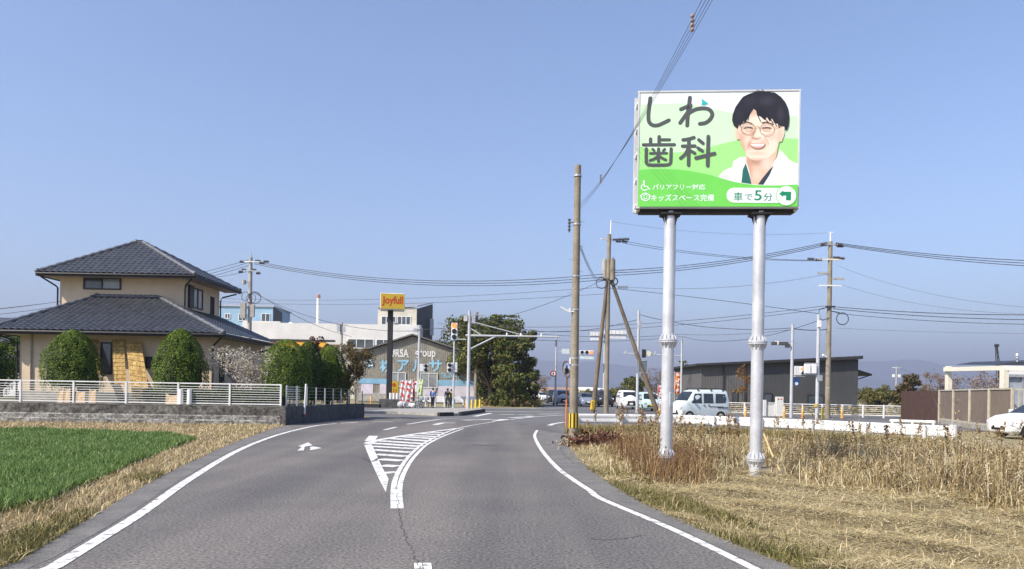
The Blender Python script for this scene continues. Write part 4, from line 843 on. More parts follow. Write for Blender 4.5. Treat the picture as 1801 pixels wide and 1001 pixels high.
# ================================================================== TREES of the middle distance
M_ever = leafm('evergreen_leaf', [hx('26331a'), hx('3d4d22'), hx('56642c'), hx('79793a'), hx('6d5f36')], .55, .2)
p = A(868, 690, 84); tree('big_evergreen', 'big dark evergreen tree beside the grey warehouse', (p.x - .4, 86, 0), 9.9, 4.7, M_ever, 26000, .17, .5, .35, 20, .8)
p = A(824, 690, 118); tree('evergreen', 'evergreen rising behind the right slope of the warehouse roof', (p.x, 118, 0), 13.2, 4.6, M_ever, 9000, .2, .62, .3, 14, .8)
p = A(905, 690, 84); tree('evergreen', 'smaller evergreen forming the right lobe of the tree group', (p.x, 82, 0), 8.0, 2.5, M_ever, 12000, .15, .52, .25, 13, .75)
p = A(893, 700, 80); tree('low_shrub', 'pale leaved low shrub at the foot of the big evergreen', (p.x, 78, 0), 3.6, 2.1, M_ever, 5000, .13, .5, .1, 9, .8, cat='shrub')
p = A(925, 700, 90); tree('low_shrub', 'loose brownish shrub right of the evergreen trees', (p.x, 86, 0), 2.1, 1.7, M_russet, 3000, .12, .5, .1, 8, .8, cat='shrub')
p = A(942, 690, 140); tree('bare_tree', 'small bare pinkish grey tree in the distance right of the evergreens', (p.x, 140, 0), 5.2, 2.6, leafm('bare_twig', [hx('6a5a52'), hx('877468'), hx('a08d7c')], .9, .2), 1600, .12, .6, .14, 9, bare=8)
p = A(1115, 690, 150); tree('round_tree', 'round dark green tree in the distance behind the minivan', (p.x, 150, 0), 4.9, 2.1, M_ever, 5000, .2, .6, .2, 9)
p = A(1150, 690, 160); tree('bare_tree', 'bare greyish tree in the distance behind the leaning brace', (p.x, 160, 0), 7.0, 4.2, MATS['bare_twig'], 2600, .14, .6, .2, 11, bare=9)
p = A(1214, 690, 110); tree('dark_pine', 'dark green tree standing left of the dark grey building', (p.x, 112, 0), 6.2, 2.4, M_ever, 7000, .17, .62, .22, 10)
p = A(1320, 690, 74); tree('small_tree', 'small sparse yellowish tree before the dark grey wall', (p.x - .8, 74, 0), 4.6, 1.0, leafm('yellow_leaf', [hx('6b5a2c'), hx('8b6b34'), hx('a06a3a')], .8, .3), 420, .1, .7, .08, 8, bare=4)
p = A(1648, 690, 118); tree('bare_tree', 'bare pinkish tree behind the dark brown fence panel', (p.x, 118, 0), 6.0, 2.8, MATS['bare_twig'], 2200, .13, .55, .2, 11, bare=8)
p = A(1598, 690, 115); tree('olive_tree', 'dark olive tree just left of the brown fence panel', (p.x, 115, 0), 5.2, 1.9, M_russet, 4500, .16, .6, .2, 9)
p = A(1722, 690, 88); tree('bare_tree', 'grey brown bare tree seen through the carport frame', (p.x, 88, 0), 4.9, 3.6, MATS['bare_twig'], 3000, .12, .5, .16, 11, bare=8)
for k, (x, d, h, r_, lab) in enumerate(((1532, 125, 3.6, 3.4, 'olive green bush at the left end of the far hedge row'), (1556, 122, 3.9, 3.4, 'olive bush second from the left in the far hedge row'), (1584, 120, 3.4, 3.0, 'olive bush third from the left in the far hedge row'), (1625, 118, 3.0, 3.0, 'olive bush at the right end of the far hedge row'), (1045, 135, 2.1, 2.6, 'yellowish bush behind the silver compact car'), (1085, 128, 2.4, 2.4, 'yellow green bush behind the white minivan'), (1105, 125, 2.7, 2.2, 'bright olive bush at the foot of the distant round tree'))):
    p = A(x, 690, d); tree('far_bush', lab, (p.x, d, 0), h, r_, leafm('olive_leaf', [hx('3c4020'), hx('555629'), hx('6f6b38'), hx('857b48')], .8, .2), 2600, .17, .45, .1, 8, .6, cat='bush')
V0_ = []
for (x0, x1, d0, d1, n, hh) in ((-1.5, 2.6, 92, 128, 900, 1.1), (17, 60, 72, 76, 1500, .7), (-3.5, 3.5, 78, 84, 420, .7), (18, 110, 150, 240, 2600, 2.2), (-14, 30, 200, 320, 2200, 2.2), (-3, 26, 130, 150, 5200, 1.55)):
    V0_.append(np.stack([x0 + (x1 - x0) * NR.random(n), d0 + (d1 - d0) * NR.random(n), hh * NR.random(n) ** 1.5], 1))
V, f, r = leaves(np.concatenate(V0_), .22); STF(npmesh('far_scrub', V, [f], leafm('scrub', [hx('55502f'), hx('776b44'), hx('8c7f55'), hx('626036')], .9, .2), rnd=r), 'dry scrub and reeds in the far fields', 'scrub')
# ================================================================== POLES, SIGNALS, SIGNS, BARRIERS
M_pole = pm('weathered_pole', (.31, .27, .20), .9, scale=1.2, col2=(.20, .17, .125), fine=.2, fscale=18, bump=.3)
M_polec = pm('concrete_pole', (.44, .42, .38), .85, scale=1.5, col2=(.33, .31, .28), fine=.12, fscale=18)
M_wood = pm('shaded_timber', (.21, .165, .115), .9, scale=1.2, col2=(.12, .095, .07), fine=.25, fscale=18)  # brace timber, darkened so the colour carries its shade
M_steel = pm('painted_steel', (.50, .52, .535), .45, var=.08, scale=1.5)
M_yel = pm('safety_yellow', (.75, .50, .03), .55, var=.06); M_blk = pm('rubber_black', (.022, .022, .024), .7)
M_ins = pm('insulator', (.10, .09, .10), .4); M_cabl = pm('cable_black', (.05, .05, .055), .6); M_orange = pm('signal_orange', (.70, .20, .04), .5, var=.08)
def pz(px, py, d): return A(px, py, d).z
def pole_base(nm, label, px, d, cat='pole', group=None): return thing(nm, label, cat, (A(px, 690, d).x, d, 0), group=group)
def shaft(par, h, r0, r1, mat, nm='shaft', n=14): mb = MB(); mb.cyl((0, 0, -.3), (0, 0, h), r0, r1, n); return O(nm, mb, mat, par, smooth=50)
def bands(par, zs, r, mat=None, nm='band'):
    for z in zs: mb = MB(); mb.cyl((0, 0, z - .025), (0, 0, z + .025), r, n=14); O(nm, mb, mat or M_galv, par, smooth=50)
def stripes(par, z0, z1, r):
    mb = MB(); mb.cyl((0, 0, z0), (0, 0, z1), r, n=20); s = O('guard_sleeve', mb, M_blk, par, smooth=40); mb = MB()
    for k in range(8):
        a = k * math.pi / 4 + .25
        for j in range(4):
            t0, t1 = a + j * .105, a + (j + 1) * .105
            mb.quad(*[((r + .004) * math.cos(t), (r + .004) * math.sin(t), z) for t, z in ((t0, z0), (t1, z0), (t1, z1), (t0, z1))])
    O('yellow_stripe', mb, M_yel, s)
def armx(par, z, x0, x1, y=0.0, nm='crossarm', t=.09, mat=None, y1=None): mb = MB(); mb.bar((x0, y, z), (x1, y if y1 is None else y1, z), t); return O(nm, mb, mat or M_galv, par)
def insul(par, pts, r=.07, L=.35, ax=(1, 0, 0)):
    for p in pts:
        mb = MB(); ax_ = Vector(ax).normalized()
        for k in range(4): c = Vector(p) + ax_ * (L * k / 4); mb.cyl(c, c + ax_ * .04, r, n=9); 
        mb.cyl(p, Vector(p) + ax_ * L, r * .4, n=7); O('insulator', mb, M_ins, par)
# near utility pole
np_ = pole_base('utility_pole', 'tall bare weathered utility pole with yellow black stripes nearest the road', 1009.5, 25.3)
hN = pz(1016, 291, 25.3); shaft(np_, hN, .150, .105, M_pole, n=20); stripes(np_, .42, .90, .158)
bands(np_, [pz(1013, 395, 25.3), pz(1013, 486, 25.3), pz(1012, 545, 25.3), pz(1011, 630, 25.3), pz(1011, 642, 25.3), hN - .35], .140)
mb = MB(); zz = pz(1013, 394, 25.3)
mb.bar((-.1, 0, zz + .05), (-.24, 0, zz + .05), .03); mb.cyl((-.25, 0, zz - .28), (-.25, 0, zz + .16), .02)
for k in range(4): mb.cyl((-.25, 0, zz - .22 + k * .11), (-.25, 0, zz - .17 + k * .11), .05, n=9)
O('insulator_rack', mb, M_ins, np_)
for k, (px, py) in enumerate(((1022, 390), (999, 456), (1022, 434), (1003, 515), (1022, 478))):
    z = pz(px, py, 25.3); s = 1 if px > 1013 else -1; mb = MB(); mb.cyl((s * .1, 0, z), (s * .26, 0, z), .01, n=6); O('step_bolt', mb, M_galv, np_)
mb = MB(); z = pz(1000, 548, 25.3); mb.bar((-.05, -.1, z), (-.22, -.1, z - .02), .04); mb.bar((-.2, -.1, z - .03), (-.50, -.12, z + .13), .07, .05); mb.box((-.2, -.1, z + .02), (.05, .05, .16)); O('lamp_arm', mb, M_white, np_)
mb = MB(); z = pz(1003, 635, 25.3); mb.box((-.15, -.08, z), (.06, .05, .2)); O('tag_plate', mb, M_white, np_)
# braced twin pole
tw = pole_base('braced_pole', 'far utility pole propped by two leaning timber braces, with transformers', 1066.5, 60); shaft(tw, pz(1067, 412, 60), .20, .15, M_pole)
zt_ = pz(1067, 412, 60); mb = MB(); mb.cyl((.12, 0, zt_ - .8), (.14, 0, pz(1072, 387, 60)), .06, .05, 8); O('earth_rod', mb, M_white, tw)
z = pz(1062, 421, 60); armx(tw, z, -.65, .35, -.2, t=.1, mat=M_white, y1=.2); insul(tw, [(.3, -.2, z - .05), (.75, -.1, z + .0), (.55, .1, z - .12), (1.15, 0, z + .05), (1.05, .1, z - .14)], .13, .45)
for s in (-1, 1):
    mb = MB(); zc = pz(1063, 474, 60); mb.cyl((s * .3, -.18 * s, zc - .85), (s * .3, -.18 * s, zc + .75), .20, n=16); mb.cyl((s * .3, -.18 * s, zc + .75), (s * .3, -.18 * s, zc + .9), .10, .08, 10); mb.cyl((s * .3, -.18 * s, zc - .1), (s * .3, -.18 * s, zc + .0), .225, n=16); O('transformer', mb, M_polec if s < 0 else M_pole, tw, smooth=40)
mb = MB(); zb = pz(1068, 492, 60); mb.torus((-.55, -.2, zb - .3), .42, .03, (0, 1, 0)); mb.torus((.4, -.2, zb - .15), .3, .05, (0, 1, 0), 14); mb.bar((-.45, -.1, zb), (.5, -.1, zb), .14); O('cable_loop', mb, M_cabl, tw)
bL, bR = G(1047, 727), G(1159, 729); base = Vector((A(1066.5, 690, 60).x, 60, 0))
mb = MB(); l = A(1046.5, 690, 60).x - base.x; mb.cyl((l - .2, -.2, -.3), (-.08, -.05, zb + .1), .19, .13, 12); O('timber_brace', mb, M_wood, tw, smooth=50)
mb = MB(); r_ = A(1152, 690, 60).x - base.x; mb.cyl((r_ + .35, .0, -.3), (.12, .0, zb + .3), .20, .13, 12); O('timber_brace', mb, M_wood, tw, smooth=50)
mb = MB(); mb.cyl((l - .17, -.2, .25), (l - .1, -.19, .95), .215, n=14); sl_ = O('guard_sleeve', mb, M_yel, tw, smooth=40)
mb = MB()
for k in range(3): mb.box((l - .26 + k * .13, -.405, .6), (.05, .02, .66))
O('black_stripe', mb, M_blk, sl_)
# big pole on the right
bp = pole_base('utility_pole', 'tall utility pole with crossarms and a cable coil before the dark building', 1456, 57); hB = pz(1462, 425, 57); shaft(bp, hB, .20, .15, M_pole)
mb = MB(); mb.cyl((0, 0, hB - .5), (0, 0, pz(1465, 409, 57)), .06, .05, 8); mb.box((0, 0, pz(1465, 409, 57)), (.4, .08, .06)); O('earth_rod', mb, M_white, bp)
z = pz(1462, 431, 57); armx(bp, z, -.45, .5, -.15); insul(bp, [(.35, -.1, z + .02), (.55, .1, z - .05), (-.75, -.1, z), (-.6, .1, z + .06)], .12, .5)
z = pz(1460, 457, 57); armx(bp, z, -1.0, .75, -.12, t=.1, mat=M_ivory); insul(bp, [(-1.7, -.1, z + .02), (-1.1, -.1, z - .03), (.2, -.1, z + .15), (.55, -.1, z + .1)], .11, .5)
z = pz(1460, 481, 57); mb = MB(); mb.box((-.55, -.05, z), (.8, .1, .12)); mb.box((.7, -.05, z - .4), (.7, .1, .14)); mb.bar((0, -.1, z), (-.3, -.1, z), .06); mb.bar((0, -.1, z - .4), (.4, -.1, z - .4), .06); O('cable_closure', mb, M_polec, bp)
z = pz(1459, 503, 57); armx(bp, z, -.85, .8, -.15, t=.09, mat=M_white); mb = MB(); z = pz(1459, 540, 57)
mb.box((0, -.2, z), (.7, .2, .12)); mb.tube([(-.1, -.2, z), (-.8, -.2, z - .2), (-.9, -.1, z - .8), (-.5, -.1, z - 1.0), (0, -.15, z - .8)], .035); O('cable_loop', mb, M_cabl, bp)
mb = MB(); z = pz(1479, 561, 57); mb.torus((.95, -.1, z), .44, .035); mb.bar((.05, -.1, z + .55), (.75, -.1, z + .45), .06); O('cable_coil', mb, M_cabl, bp)
bands(bp, [pz(1458, 576, 57), pz(1458, 581, 57), pz(1457, 682, 57)], .195, M_polec); mb = MB(); z = pz(1448, 627, 57); mb.bar((-.15, -.1, z - .05), (-.5, -.2, z + .1), .12, .14); O('flood_lamp', mb, M_white, bp)
# left far pole
lp = pole_base('utility_pole', 'tall pale utility pole with coils rising behind the tiled house', 437, 74); hL = pz(442, 453, 74); shaft(lp, hL, .24, .17, M_polec)
mb = MB(); mb.cyl((0, 0, hL - .5), (0, 0, pz(442, 444, 74)), .06, .05, 8); O('earth_rod', mb, M_galv, lp)
z = pz(443, 461, 74); armx(lp, z, -.6, 1.0, -.2, mat=M_white); insul(lp, [(.5, -.1, z + .1), (.9, -.1, z - .1), (1.3, -.1, z + .05), (-1.0, -.1, z)], .13, .5)
z = pz(443, 477, 74); armx(lp, z, -.7, .9, -.2); insul(lp, [(.2, -.1, z + .1), (.6, -.1, z - .2), (-1.1, -.1, z - .1), (-.8, -.1, z + .1)], .13, .4)
mb = MB(); z = pz(441, 497, 74); mb.cyl((-.55, -.2, z - .2), (-.55, -.2, z + .2), .2); mb.bar((0, -.1, z), (-.5, -.2, z), .06); O('fuse_box', mb, M_polec, lp)
mb = MB(); z = pz(441, 524, 74); mb.torus((.55, -.2, z), .55, .035); mb.torus((.2, -.3, z - .1), .5, .03, (.3, 1, 0)); mb.torus((-.4, -.2, z + .1), .45, .03, (.5, 1, 0)); O('cable_coil', mb, M_cabl, lp)
mb = MB(); z = pz(440, 547, 74); mb.box((.35, -.25, z), (.35, .3, 1.2)); mb.box((-.55, -.25, z), (.5, .4, 1.5)); O('junction_box', mb, M_polec, lp)
# small far pole behind the shrubs and pole behind the mast
sp_ = pole_base('utility_pole', 'small far utility pole with grey boxes before the long white building', 599, 104); shaft(sp_, pz(600, 567, 104), .2, .16, M_polec)
mb = MB(); z = pz(599, 577, 104); mb.box((-.35, -.2, z), (.4, .3, 1.1)); mb.box((.35, -.2, z - .2), (.35, .3, .7)); mb.bar((-.8, -.1, z + .4), (.9, -.1, z + .4), .1); O('junction_box', mb, M_galv, sp_)
wp = pole_base('utility_pole', 'weathered grey pole at the right corner of the warehouse', 836.5, 84); shaft(wp, pz(838, 549, 84), .2, .15, M_pole)
z = pz(838, 555, 84); armx(wp, z, -.7, .95, -.2); mb = MB(); mb.box((-.35, -.2, z - .5), (.4, .3, .8)); mb.box((.5, -.2, z - .1), (.3, .3, .4)); O('junction_box', mb, M_galv, wp)
# traffic signals
M_red = pm('red_lamp', (.8, .12, .03), .4, emit=((1, .10, .02), 3.0)); M_lens = pm('dark_lens', (.02, .025, .03), .25, spec=.7); M_case = pm('signal_case', (.66, .67, .67), .5, var=.05)
def head(par, c, w, h, n, lit, horiz=False, dep=.22):
    c = Vector(c); mb = MB(); mb.box(c, (w, dep, h)); b = O('signal_head', mb, M_case, par, bevel=.03); r = (w if not horiz else h) * .36
    for k in range(n):
        o = ((k - (n - 1) / 2) * (w if horiz else h) / n); p = c + (Vector((o, 0, 0)) if horiz else Vector((0, 0, -o))) + Vector((0, -dep / 2, 0))
        mb = MB(); mb.cyl(p + Vector((0, .01, 0)), p + Vector((0, -.04, 0)), r, n=16); O('lens', mb, M_red if k == lit else M_lens, b)
        mb = MB()
        for j in range(9): t0, t1 = math.pi * j / 9, math.pi * (j + 1) / 9; mb.quad(*[p + Vector((r * 1.12 * math.cos(t), -y, r * 1.12 * math.sin(t))) for t, y in ((t0, 0), (t1, 0), (t1, .2), (t0, .2))])
        O('visor', mb, M_case, b)
    return b
sg = pole_base('traffic_light', 'vertical traffic light showing red on a white pole at the pavement corner', 797.5, 62); shaft(sg, pz(803, 597, 62) , .085, .075, M_steel)
head(sg, (.0, -.05, pz(805, 583.5, 62)), .50, 1.38, 3, 0); head(sg, (-.32, -.05, pz(798, 647, 62)), .42, .78, 2, -1); mb = MB(); mb.box((.08, .1, pz(798, 646, 62)), (.4, .25, .8)); O('side_head', mb, M_case, sg, bevel=.03)
mb = MB(); mb.cyl((0, 0, .05), (0, 0, pz(797, 705, 62)), .095, n=12); O('pole_sleeve', mb, pm('pale_teal', (.52, .62, .62), .5), sg, smooth=50)
s2 = pole_base('pedestrian_signal', 'white pole with boxy pedestrian signals before the warehouse windows', 736, 66); shaft(s2, pz(737, 578, 66), .12, .10, M_steel)
head(s2, (.62, -.05, pz(748, 647.5, 66)), .42, .68, 2, -1); mb = MB(); mb.box((.22, .05, pz(742, 647, 66)), (.3, .3, .66)); O('side_head', mb, M_case, s2, bevel=.03)
mb = MB(); mb.cyl((0, 0, pz(737, 580, 66)), (0, 0, pz(737, 572, 66)), .2, n=10); mb.box((-.35, 0, pz(733, 581, 66)), (.35, .2, .3)); O('cap', mb, M_galv, s2)
ms = pole_base('signal_mast', 'thick white mast with a long horizontal arm over the crossing', 823.5, 60); hM = pz(829, 547, 60); shaft(ms, hM, .14, .115, M_steel)
za = pz(900, 591.5, 60) ; xe = A(983, 591, 60).x - A(823.5, 690, 60).x
mb = MB(); mb.cyl((-.3, 0, za), (xe, 0, za + .02), .085, .06, 10); O('arm', mb, M_steel, ms, smooth=50)
mb = MB(); mb.cyl((.1, 0, za - 1.05), (2.1, 0, za - .02), .06, n=8); mb.cyl((.1, 0, za + .55), (.95, 0, za + .05), .05, n=8)
mb.cyl((.1, 0, za + 1.1), (4.2, 0, za + .1), .04, n=6); O('brace', mb, M_steel, ms, smooth=50)
for x in (2.95, 4.05, 5.65): mb = MB(); mb.cyl((x, 0, za), (x, 0, za + .26), .07, n=8); O('sensor', mb, M_white, ms)
mb = MB(); mb.box((-.3, 0, pz(822, 560, 60)), (.3, .3, .45)); mb.bar((-.25, 0, za - .3), (-.9, 0, za - .3), .08); O('control_box', mb, M_steel, ms)
rp = pole_base('sign_pole', 'slim pale pole carrying a round red rimmed sign beyond the crossing', 977, 86); shaft(rp, pz(979, 588, 86), .12, .10, M_steel)
c = Vector((A(973, 657, 85.6).x - A(977, 690, 86).x, -.3, pz(973, 657, 86))); mb = MB(); mb.cyl(c, c + Vector((0, -.03, 0)), .36, n=24); s_ = O('sign_disc', mb, M_white, rp); mb = MB(); mb.torus(c + Vector((0, -.035, 0)), .30, .055); O('red_rim', mb, MATS['red_paint'], s_)
mb = text_mb('4', .2, .3, .03); mb.v = [v + c + Vector((0, -.036, 0)) for v in mb.v]; O('numeral', mb, pm('sign_blue', (.03, .08, .3), .5), s_)
mb = MB(); z = pz(977, 602, 86); mb.box((-.18, -.1, z), (.15, .2, .7)); O('control_box', mb, M_galv, rp)
fs_ = pole_base('traffic_light', 'far horizontal traffic light showing red, half behind the near utility pole', 1004, 95); shaft(fs_, pz(1005, 600, 95), .12, .10, M_steel)
z = pz(1030, 620, 95); mb = MB(); mb.bar((-1.8, 0, z + .1), (2.2, 0, z + .1), .09); O('arm', mb, M_steel, fs_); head(fs_, (1.85, -.15, z), 1.75, .52, 3, 2, True)
mb = MB(); mb.box((1.9, -.1, z - .62), (1.75, .05, .42)); O('name_plate', mb, pm('pale_plate', (.66, .74, .74), .5), fs_); mb = MB(); mb.box((-.75, -.12, pz(993, 618, 95)), (.95, .06, .62)); O('sign_plate', mb, MATS['pale_plate'], fs_)
hb = pole_base('overhead_sign', 'pale overhead direction boards seen behind the braced pole', 1062, 96); shaft(hb, pz(1062, 580, 96), .15, .12, M_steel)
for (x0, x1, y0, y1) in ((1038, 1061, 583, 596), (1071, 1101, 580.5, 593)):
    a, b = A(x0, y1, 95.7), A(x1, y0, 95.7); bx = A(1062, 690, 96).x; mb = MB(); mb.box(((a.x + b.x) / 2 - bx, -.3, (a.z + b.z) / 2 + .15), (b.x - a.x, .12, (b.z - a.z) * .5)); mb.box(((a.x + b.x) / 2 - bx, -.3, a.z - .02), (b.x - a.x, .12, (b.z - a.z) * .3)); bo = O('board', mb, M_white, hb)
    mb = MB()
    for k in range(4): mb.box((a.x - bx + (b.x - a.x) * (k + .5) / 4, -.365, (a.z + b.z) / 2 + .15), (.06, .02, .4))
    mb.box(((a.x + b.x) / 2 - bx, -.2, (a.z + b.z) / 2 - .1), (b.x - a.x, .1, .16)); O('frame_bar', mb, M_galv, bo)
mb = MB(); z = pz(1062, 589, 96); mb.bar((-1.6, 0, z), (2.8, 0, z), .12); O('arm', mb, M_steel, hb)
p3 = pole_base('signal_mast', 'pale mast with an arm reaching left over the road behind the left billboard post', 1198, 84); shaft(p3, pz(1199, 590, 84), .13, .1, M_steel)
z = pz(1150, 621.5, 84); bx = A(1198, 690, 84).x; mb = MB(); mb.cyl((.0, 0, z - .25), (A(1096, 620, 84).x - bx, 0, z - .05), .06, n=8); mb.cyl((0, 0, z - 1.3), (-1.4, 0, z - .25), .04, n=6); mb.bar((0, 0, pz(1199, 603, 84)), (.7, 0, pz(1199, 603, 84)), .07); O('arm', mb, M_steel, p3)
x = A(1137, 622, 84).x - bx; mb = MB(); mb.box((x - .3, -.1, z - .05), (.4, .3, .9)); mb.cyl((x + .2, -.1, z - .05), (x + .2, -.16, z - .05), .31, n=20); O('signal_back', mb, M_blk, p3); mb = MB(); mb.cyl((x + .2, -.17, z - .05), (x + .2, -.2, z - .05), .30, n=20); O('round_plate', mb, pm('pale_yellow', (.68, .68, .52), .5), p3)
for xx in (1100, 1152): mb = MB(); x = A(xx, 620, 84).x - bx; mb.box((x, 0, z + .05), (.14, .14, .35)); O('sensor', mb, M_steel, p3)
p4 = pole_base('lamp_pole', 'pale grey pole with a framed sign back between the brace and the billboard', 1121, 60); shaft(p4, pz(1124, 546, 60), .12, .10, M_steel)
x = A(1129, 645, 60).x - A(1121, 690, 60).x; mb = MB(); z = pz(1129, 645, 60)
for k in (-1, 1): mb.box((x + k * .42, -.1, z), (.06, .06, 1.0)); mb.box((x, -.1, z + k * .47), (.84, .06, .06))
O('sign_frame', mb, M_galv, p4); mb = MB(); mb.box((x, -.09, z), (.78, .03, .88)); O('sign_back', mb, pm('slate_back', (.13, .17, .21), .6), p4); mb = MB(); mb.box((.12, -.1, pz(1124, 572, 60)), (.16, .2, .6)); O('control_box', mb, M_galv, p4)
p5 = pole_base('signal_pole', 'pale pole with dark camera heads and signs left of the big right pole', 1392, 56); shaft(p5, pz(1395, 571, 56), .12, .10, M_steel)
z = pz(1380, 605, 56); mb = MB(); mb.bar((0, 0, z + .0), (-1.5, 0, z + .05), .06); mb.bar((0, 0, z), (.5, 0, z + .04), .05); O('arm', mb, M_galv, p5)
for x, w in ((-.7, .7), (-1.35, .35), (-.35, .3)): mb = MB(); mb.box((x, -.05, z - (.15 if x == -.35 else -.02)), (w, .3, .24)); O('camera_head', mb, M_walld, p5, bevel=.02)
for x in (-1.15,): mb = MB(); mb.box((x, -.06, z + .06), (.2, .2, .26)); O('camera_shield', mb, M_white, p5)
head(p5, (.70, -.05, pz(1412, 652, 56)), .30, .62, 2, 0); mb = MB()
for k in range(4): mb.box((.22 + k * .13, -.05, pz(1401, 652, 56)), (.1, .2, .66))
mb.box((.5, 0, pz(1405, 662, 56)), (.9, .08, .06)); O('louvre', mb, M_white, p5); mb = MB(); mb.box((.33, -.05, pz(1401, 671, 56)), (.45, .04, .5)); s_ = O('blue_sign', mb, pm('sign_navy', (.02, .07, .2), .5), p5); mb = MB(); z = pz(1401, 675, 56); mb.cyl((.33, -.075, z), (.33, -.09, z), .12, n=14); O('emblem', mb, MATS['pale_plate'], s_)
p6 = pole_base('signal_pole', 'pale pole with white control boxes just left of the big right pole', 1437.5, 53); shaft(p6, pz(1440, 553, 53), .13, .11, M_steel)
for x0, x1 in ((1414, 1423.5), (1425.5, 1434)):
    a, b = A(x0, 657, 53), A(x1, 640.5, 53); bx = A(1437.5, 690, 53).x; mb = MB(); mb.box(((a.x + b.x) / 2 - bx, -.1, (a.z + b.z) / 2), (b.x - a.x, .3, b.z - a.z)); O('control_box', mb, M_white, p6, bevel=.015)
mb = MB(); z = pz(1425, 659, 53); mb.bar((-.95, -.1, z), (0, -.1, z), .05); mb.bar((-.95, -.1, z + .78), (0, -.1, z + .78), .05); mb.box((.1, -.05, pz(1440, 665, 53)), (.34, .25, .4)); O('bracket', mb, M_galv, p6)
mb = MB(); mb.box((.0, -.12, pz(1440, 570, 53)), (.22, .2, .45)); O('junction_box', mb, M_white, p6); mb = MB(); mb.box((-.12, -.1, pz(1436, 713, 53)), (.16, .12, .2)); O('push_button', mb, M_yel, p6)
# convex mirror
cmx = thing('convex_mirror', 'round traffic mirror on an orange post left of the near utility pole', 'mirror', G(995.5, 752))
d = G(995.5, 752).y; hmr = pz(993, 650, d); mb = MB(); mb.cyl((0, 0, -.2), (0, 0, 1.25), .038, n=10); O('post', mb, M_orange, cmx, smooth=50); mb = MB(); mb.cyl((0, 0, 1.25), (0, 0, hmr), .036, n=10); O('upper_post', mb, pm('rust_rim', (.22, .08, .05), .6), cmx, smooth=50)
cc = Vector((-.02, -.1, hmr)); ax = Vector((-.90, -.40, -.12)).normalized(); mb = MB(); mb.torus(cc, .375, .022, ax, 28); O('rim', mb, pm('rust_rim', (.30, .12, .06), .6), cmx, smooth=60)
mb = MB(); R_ = Matrix.Rotation(math.atan2(ax.y, ax.x), 4, 'Z') @ Matrix.Rotation(math.pi / 2, 4, 'Y'); mb.lathe([(.37, 0), (.3, .035), (.2, .06), (.1, .075), (.01, .08)], n=24); mb.v = [R_ @ v + cc for v in mb.v]; O('mirror_face', mb, pm('mirror', (.75, .77, .8), .06, metal=1.0, var=.02), cmx, smooth=60)
mb = MB(); mb.lathe([(.37, 0), (.25, -.06), (.01, -.08)], n=20); mb.v = [R_ @ v + cc for v in mb.v]; O('hood', mb, MATS['rust_rim'], cmx, smooth=60)
# lollipop sign of the restaurant
jd = 66.0; js = thing('pole_sign', 'yellow lettered box sign on a tall black post beside the warehouse', 'sign', (A(684.5, 690, jd).x, jd, 0))
mb = MB(); zb_ = pz(688, 546, jd); mb.box((0, 0, zb_ / 2), (.42, .42, zb_)); O('post', mb, M_blk, js, bevel=.02)
Mj = Matrix.Rotation(rad(9), 4, 'Z'); bwid, bh, bd = 2.05, 1.38, 1.9; zc = pz(688, 532, jd)
mb = MB(); mb.box((0.15, 0, 0), (bwid, bd, bh)); mb.v = [Mj @ v + Vector((0, 0, zc)) for v in mb.v]; bx_ = O('sign_box', mb, M_white, js, bevel=.03)
mb = MB(); mb.box((.15, -bd / 2 - .01, 0), (bwid - .06, .03, bh - .1)); mb.v = [Mj @ v + Vector((0, 0, zc)) for v in mb.v]; O('sign_face', mb, pm('sign_yellow', (.55, .38, .03), .5, var=.03), bx_)
mb = text_mb('Joyfull', bwid * .86, bh * .62, .035); mb.v = [Mj @ (v + Vector((.15, -bd / 2 - .03, 0))) + Vector((0, 0, zc)) for v in mb.v]; O('lettering', mb, pm('sign_red', (.50, .06, .015), .5), bx_)
# plinth, banners, boards
pl = thing('sign_plinth', 'low black plinth around the foot of the black sign post', 'plinth', (A(688, 690, 65).x, 65, 0)); mb = MB(); a, b = A(672, 690, 65), A(701, 690, 65); mb.box((0, 0, .3), (b.x - a.x + .4, 1.4, .85)); O('block', mb, M_walld, pl, bevel=.03)
mb = MB(); mb.box((-1.9, -.2, .12), (2.4, 1.0, .35)); O('low_step', mb, M_black, pl, bevel=.03)
for k, x in enumerate((687, 693, 699)):
    mb = MB(); p = A(x, 690, 64.8); mb.cyl((p.x, 64.8, .7), (p.x, 64.8, 1.25), .11, n=12); tag(O('white_post', mb, M_white, smooth=50), ('short white post nearest the black sign post', 'middle short white post on the black plinth', 'short white post at the right end of the black plinth')[k], 'post', 'short posts on the plinth')
yb = thing('menu_board', 'yellow advertising board with a red dot beside the black sign post', 'board', (A(694.5, 690, 67).x, 67, 0)); a, b = A(689, 694, 67), A(702, 670.5, 67); mb = MB(); mb.box((0, 0, (a.z + b.z) / 2), (b.x - a.x, .1, b.z - a.z)); O('board', mb, MATS['sign_yellow'], yb); mb = MB(); z = a.z + (b.z - a.z) * .72; mb.cyl((-.08, -.05, z), (-.08, -.07, z), .16, n=14); mb.box((-.1, -.06, z - .6), (.06, .02, .5)); mb.box((.1, -.06, z - .6), (.05, .02, .5)); O('printed_mark', mb, MATS['sign_red'], yb); mb = MB(); mb.box((-.25, .05, a.z / 2), (.06, .06, a.z)); mb.box((.25, .05, a.z / 2), (.06, .06, a.z)); O('leg', mb, M_galv, yb)
M_clothr = pm('red_print', (.62, .05, .05), .8); M_clothw = pm('white_cloth', (.78, .75, .73), .9, var=.05, scale=3); M_clothg = pm('lime_cloth', (.55, .72, .25), .9)
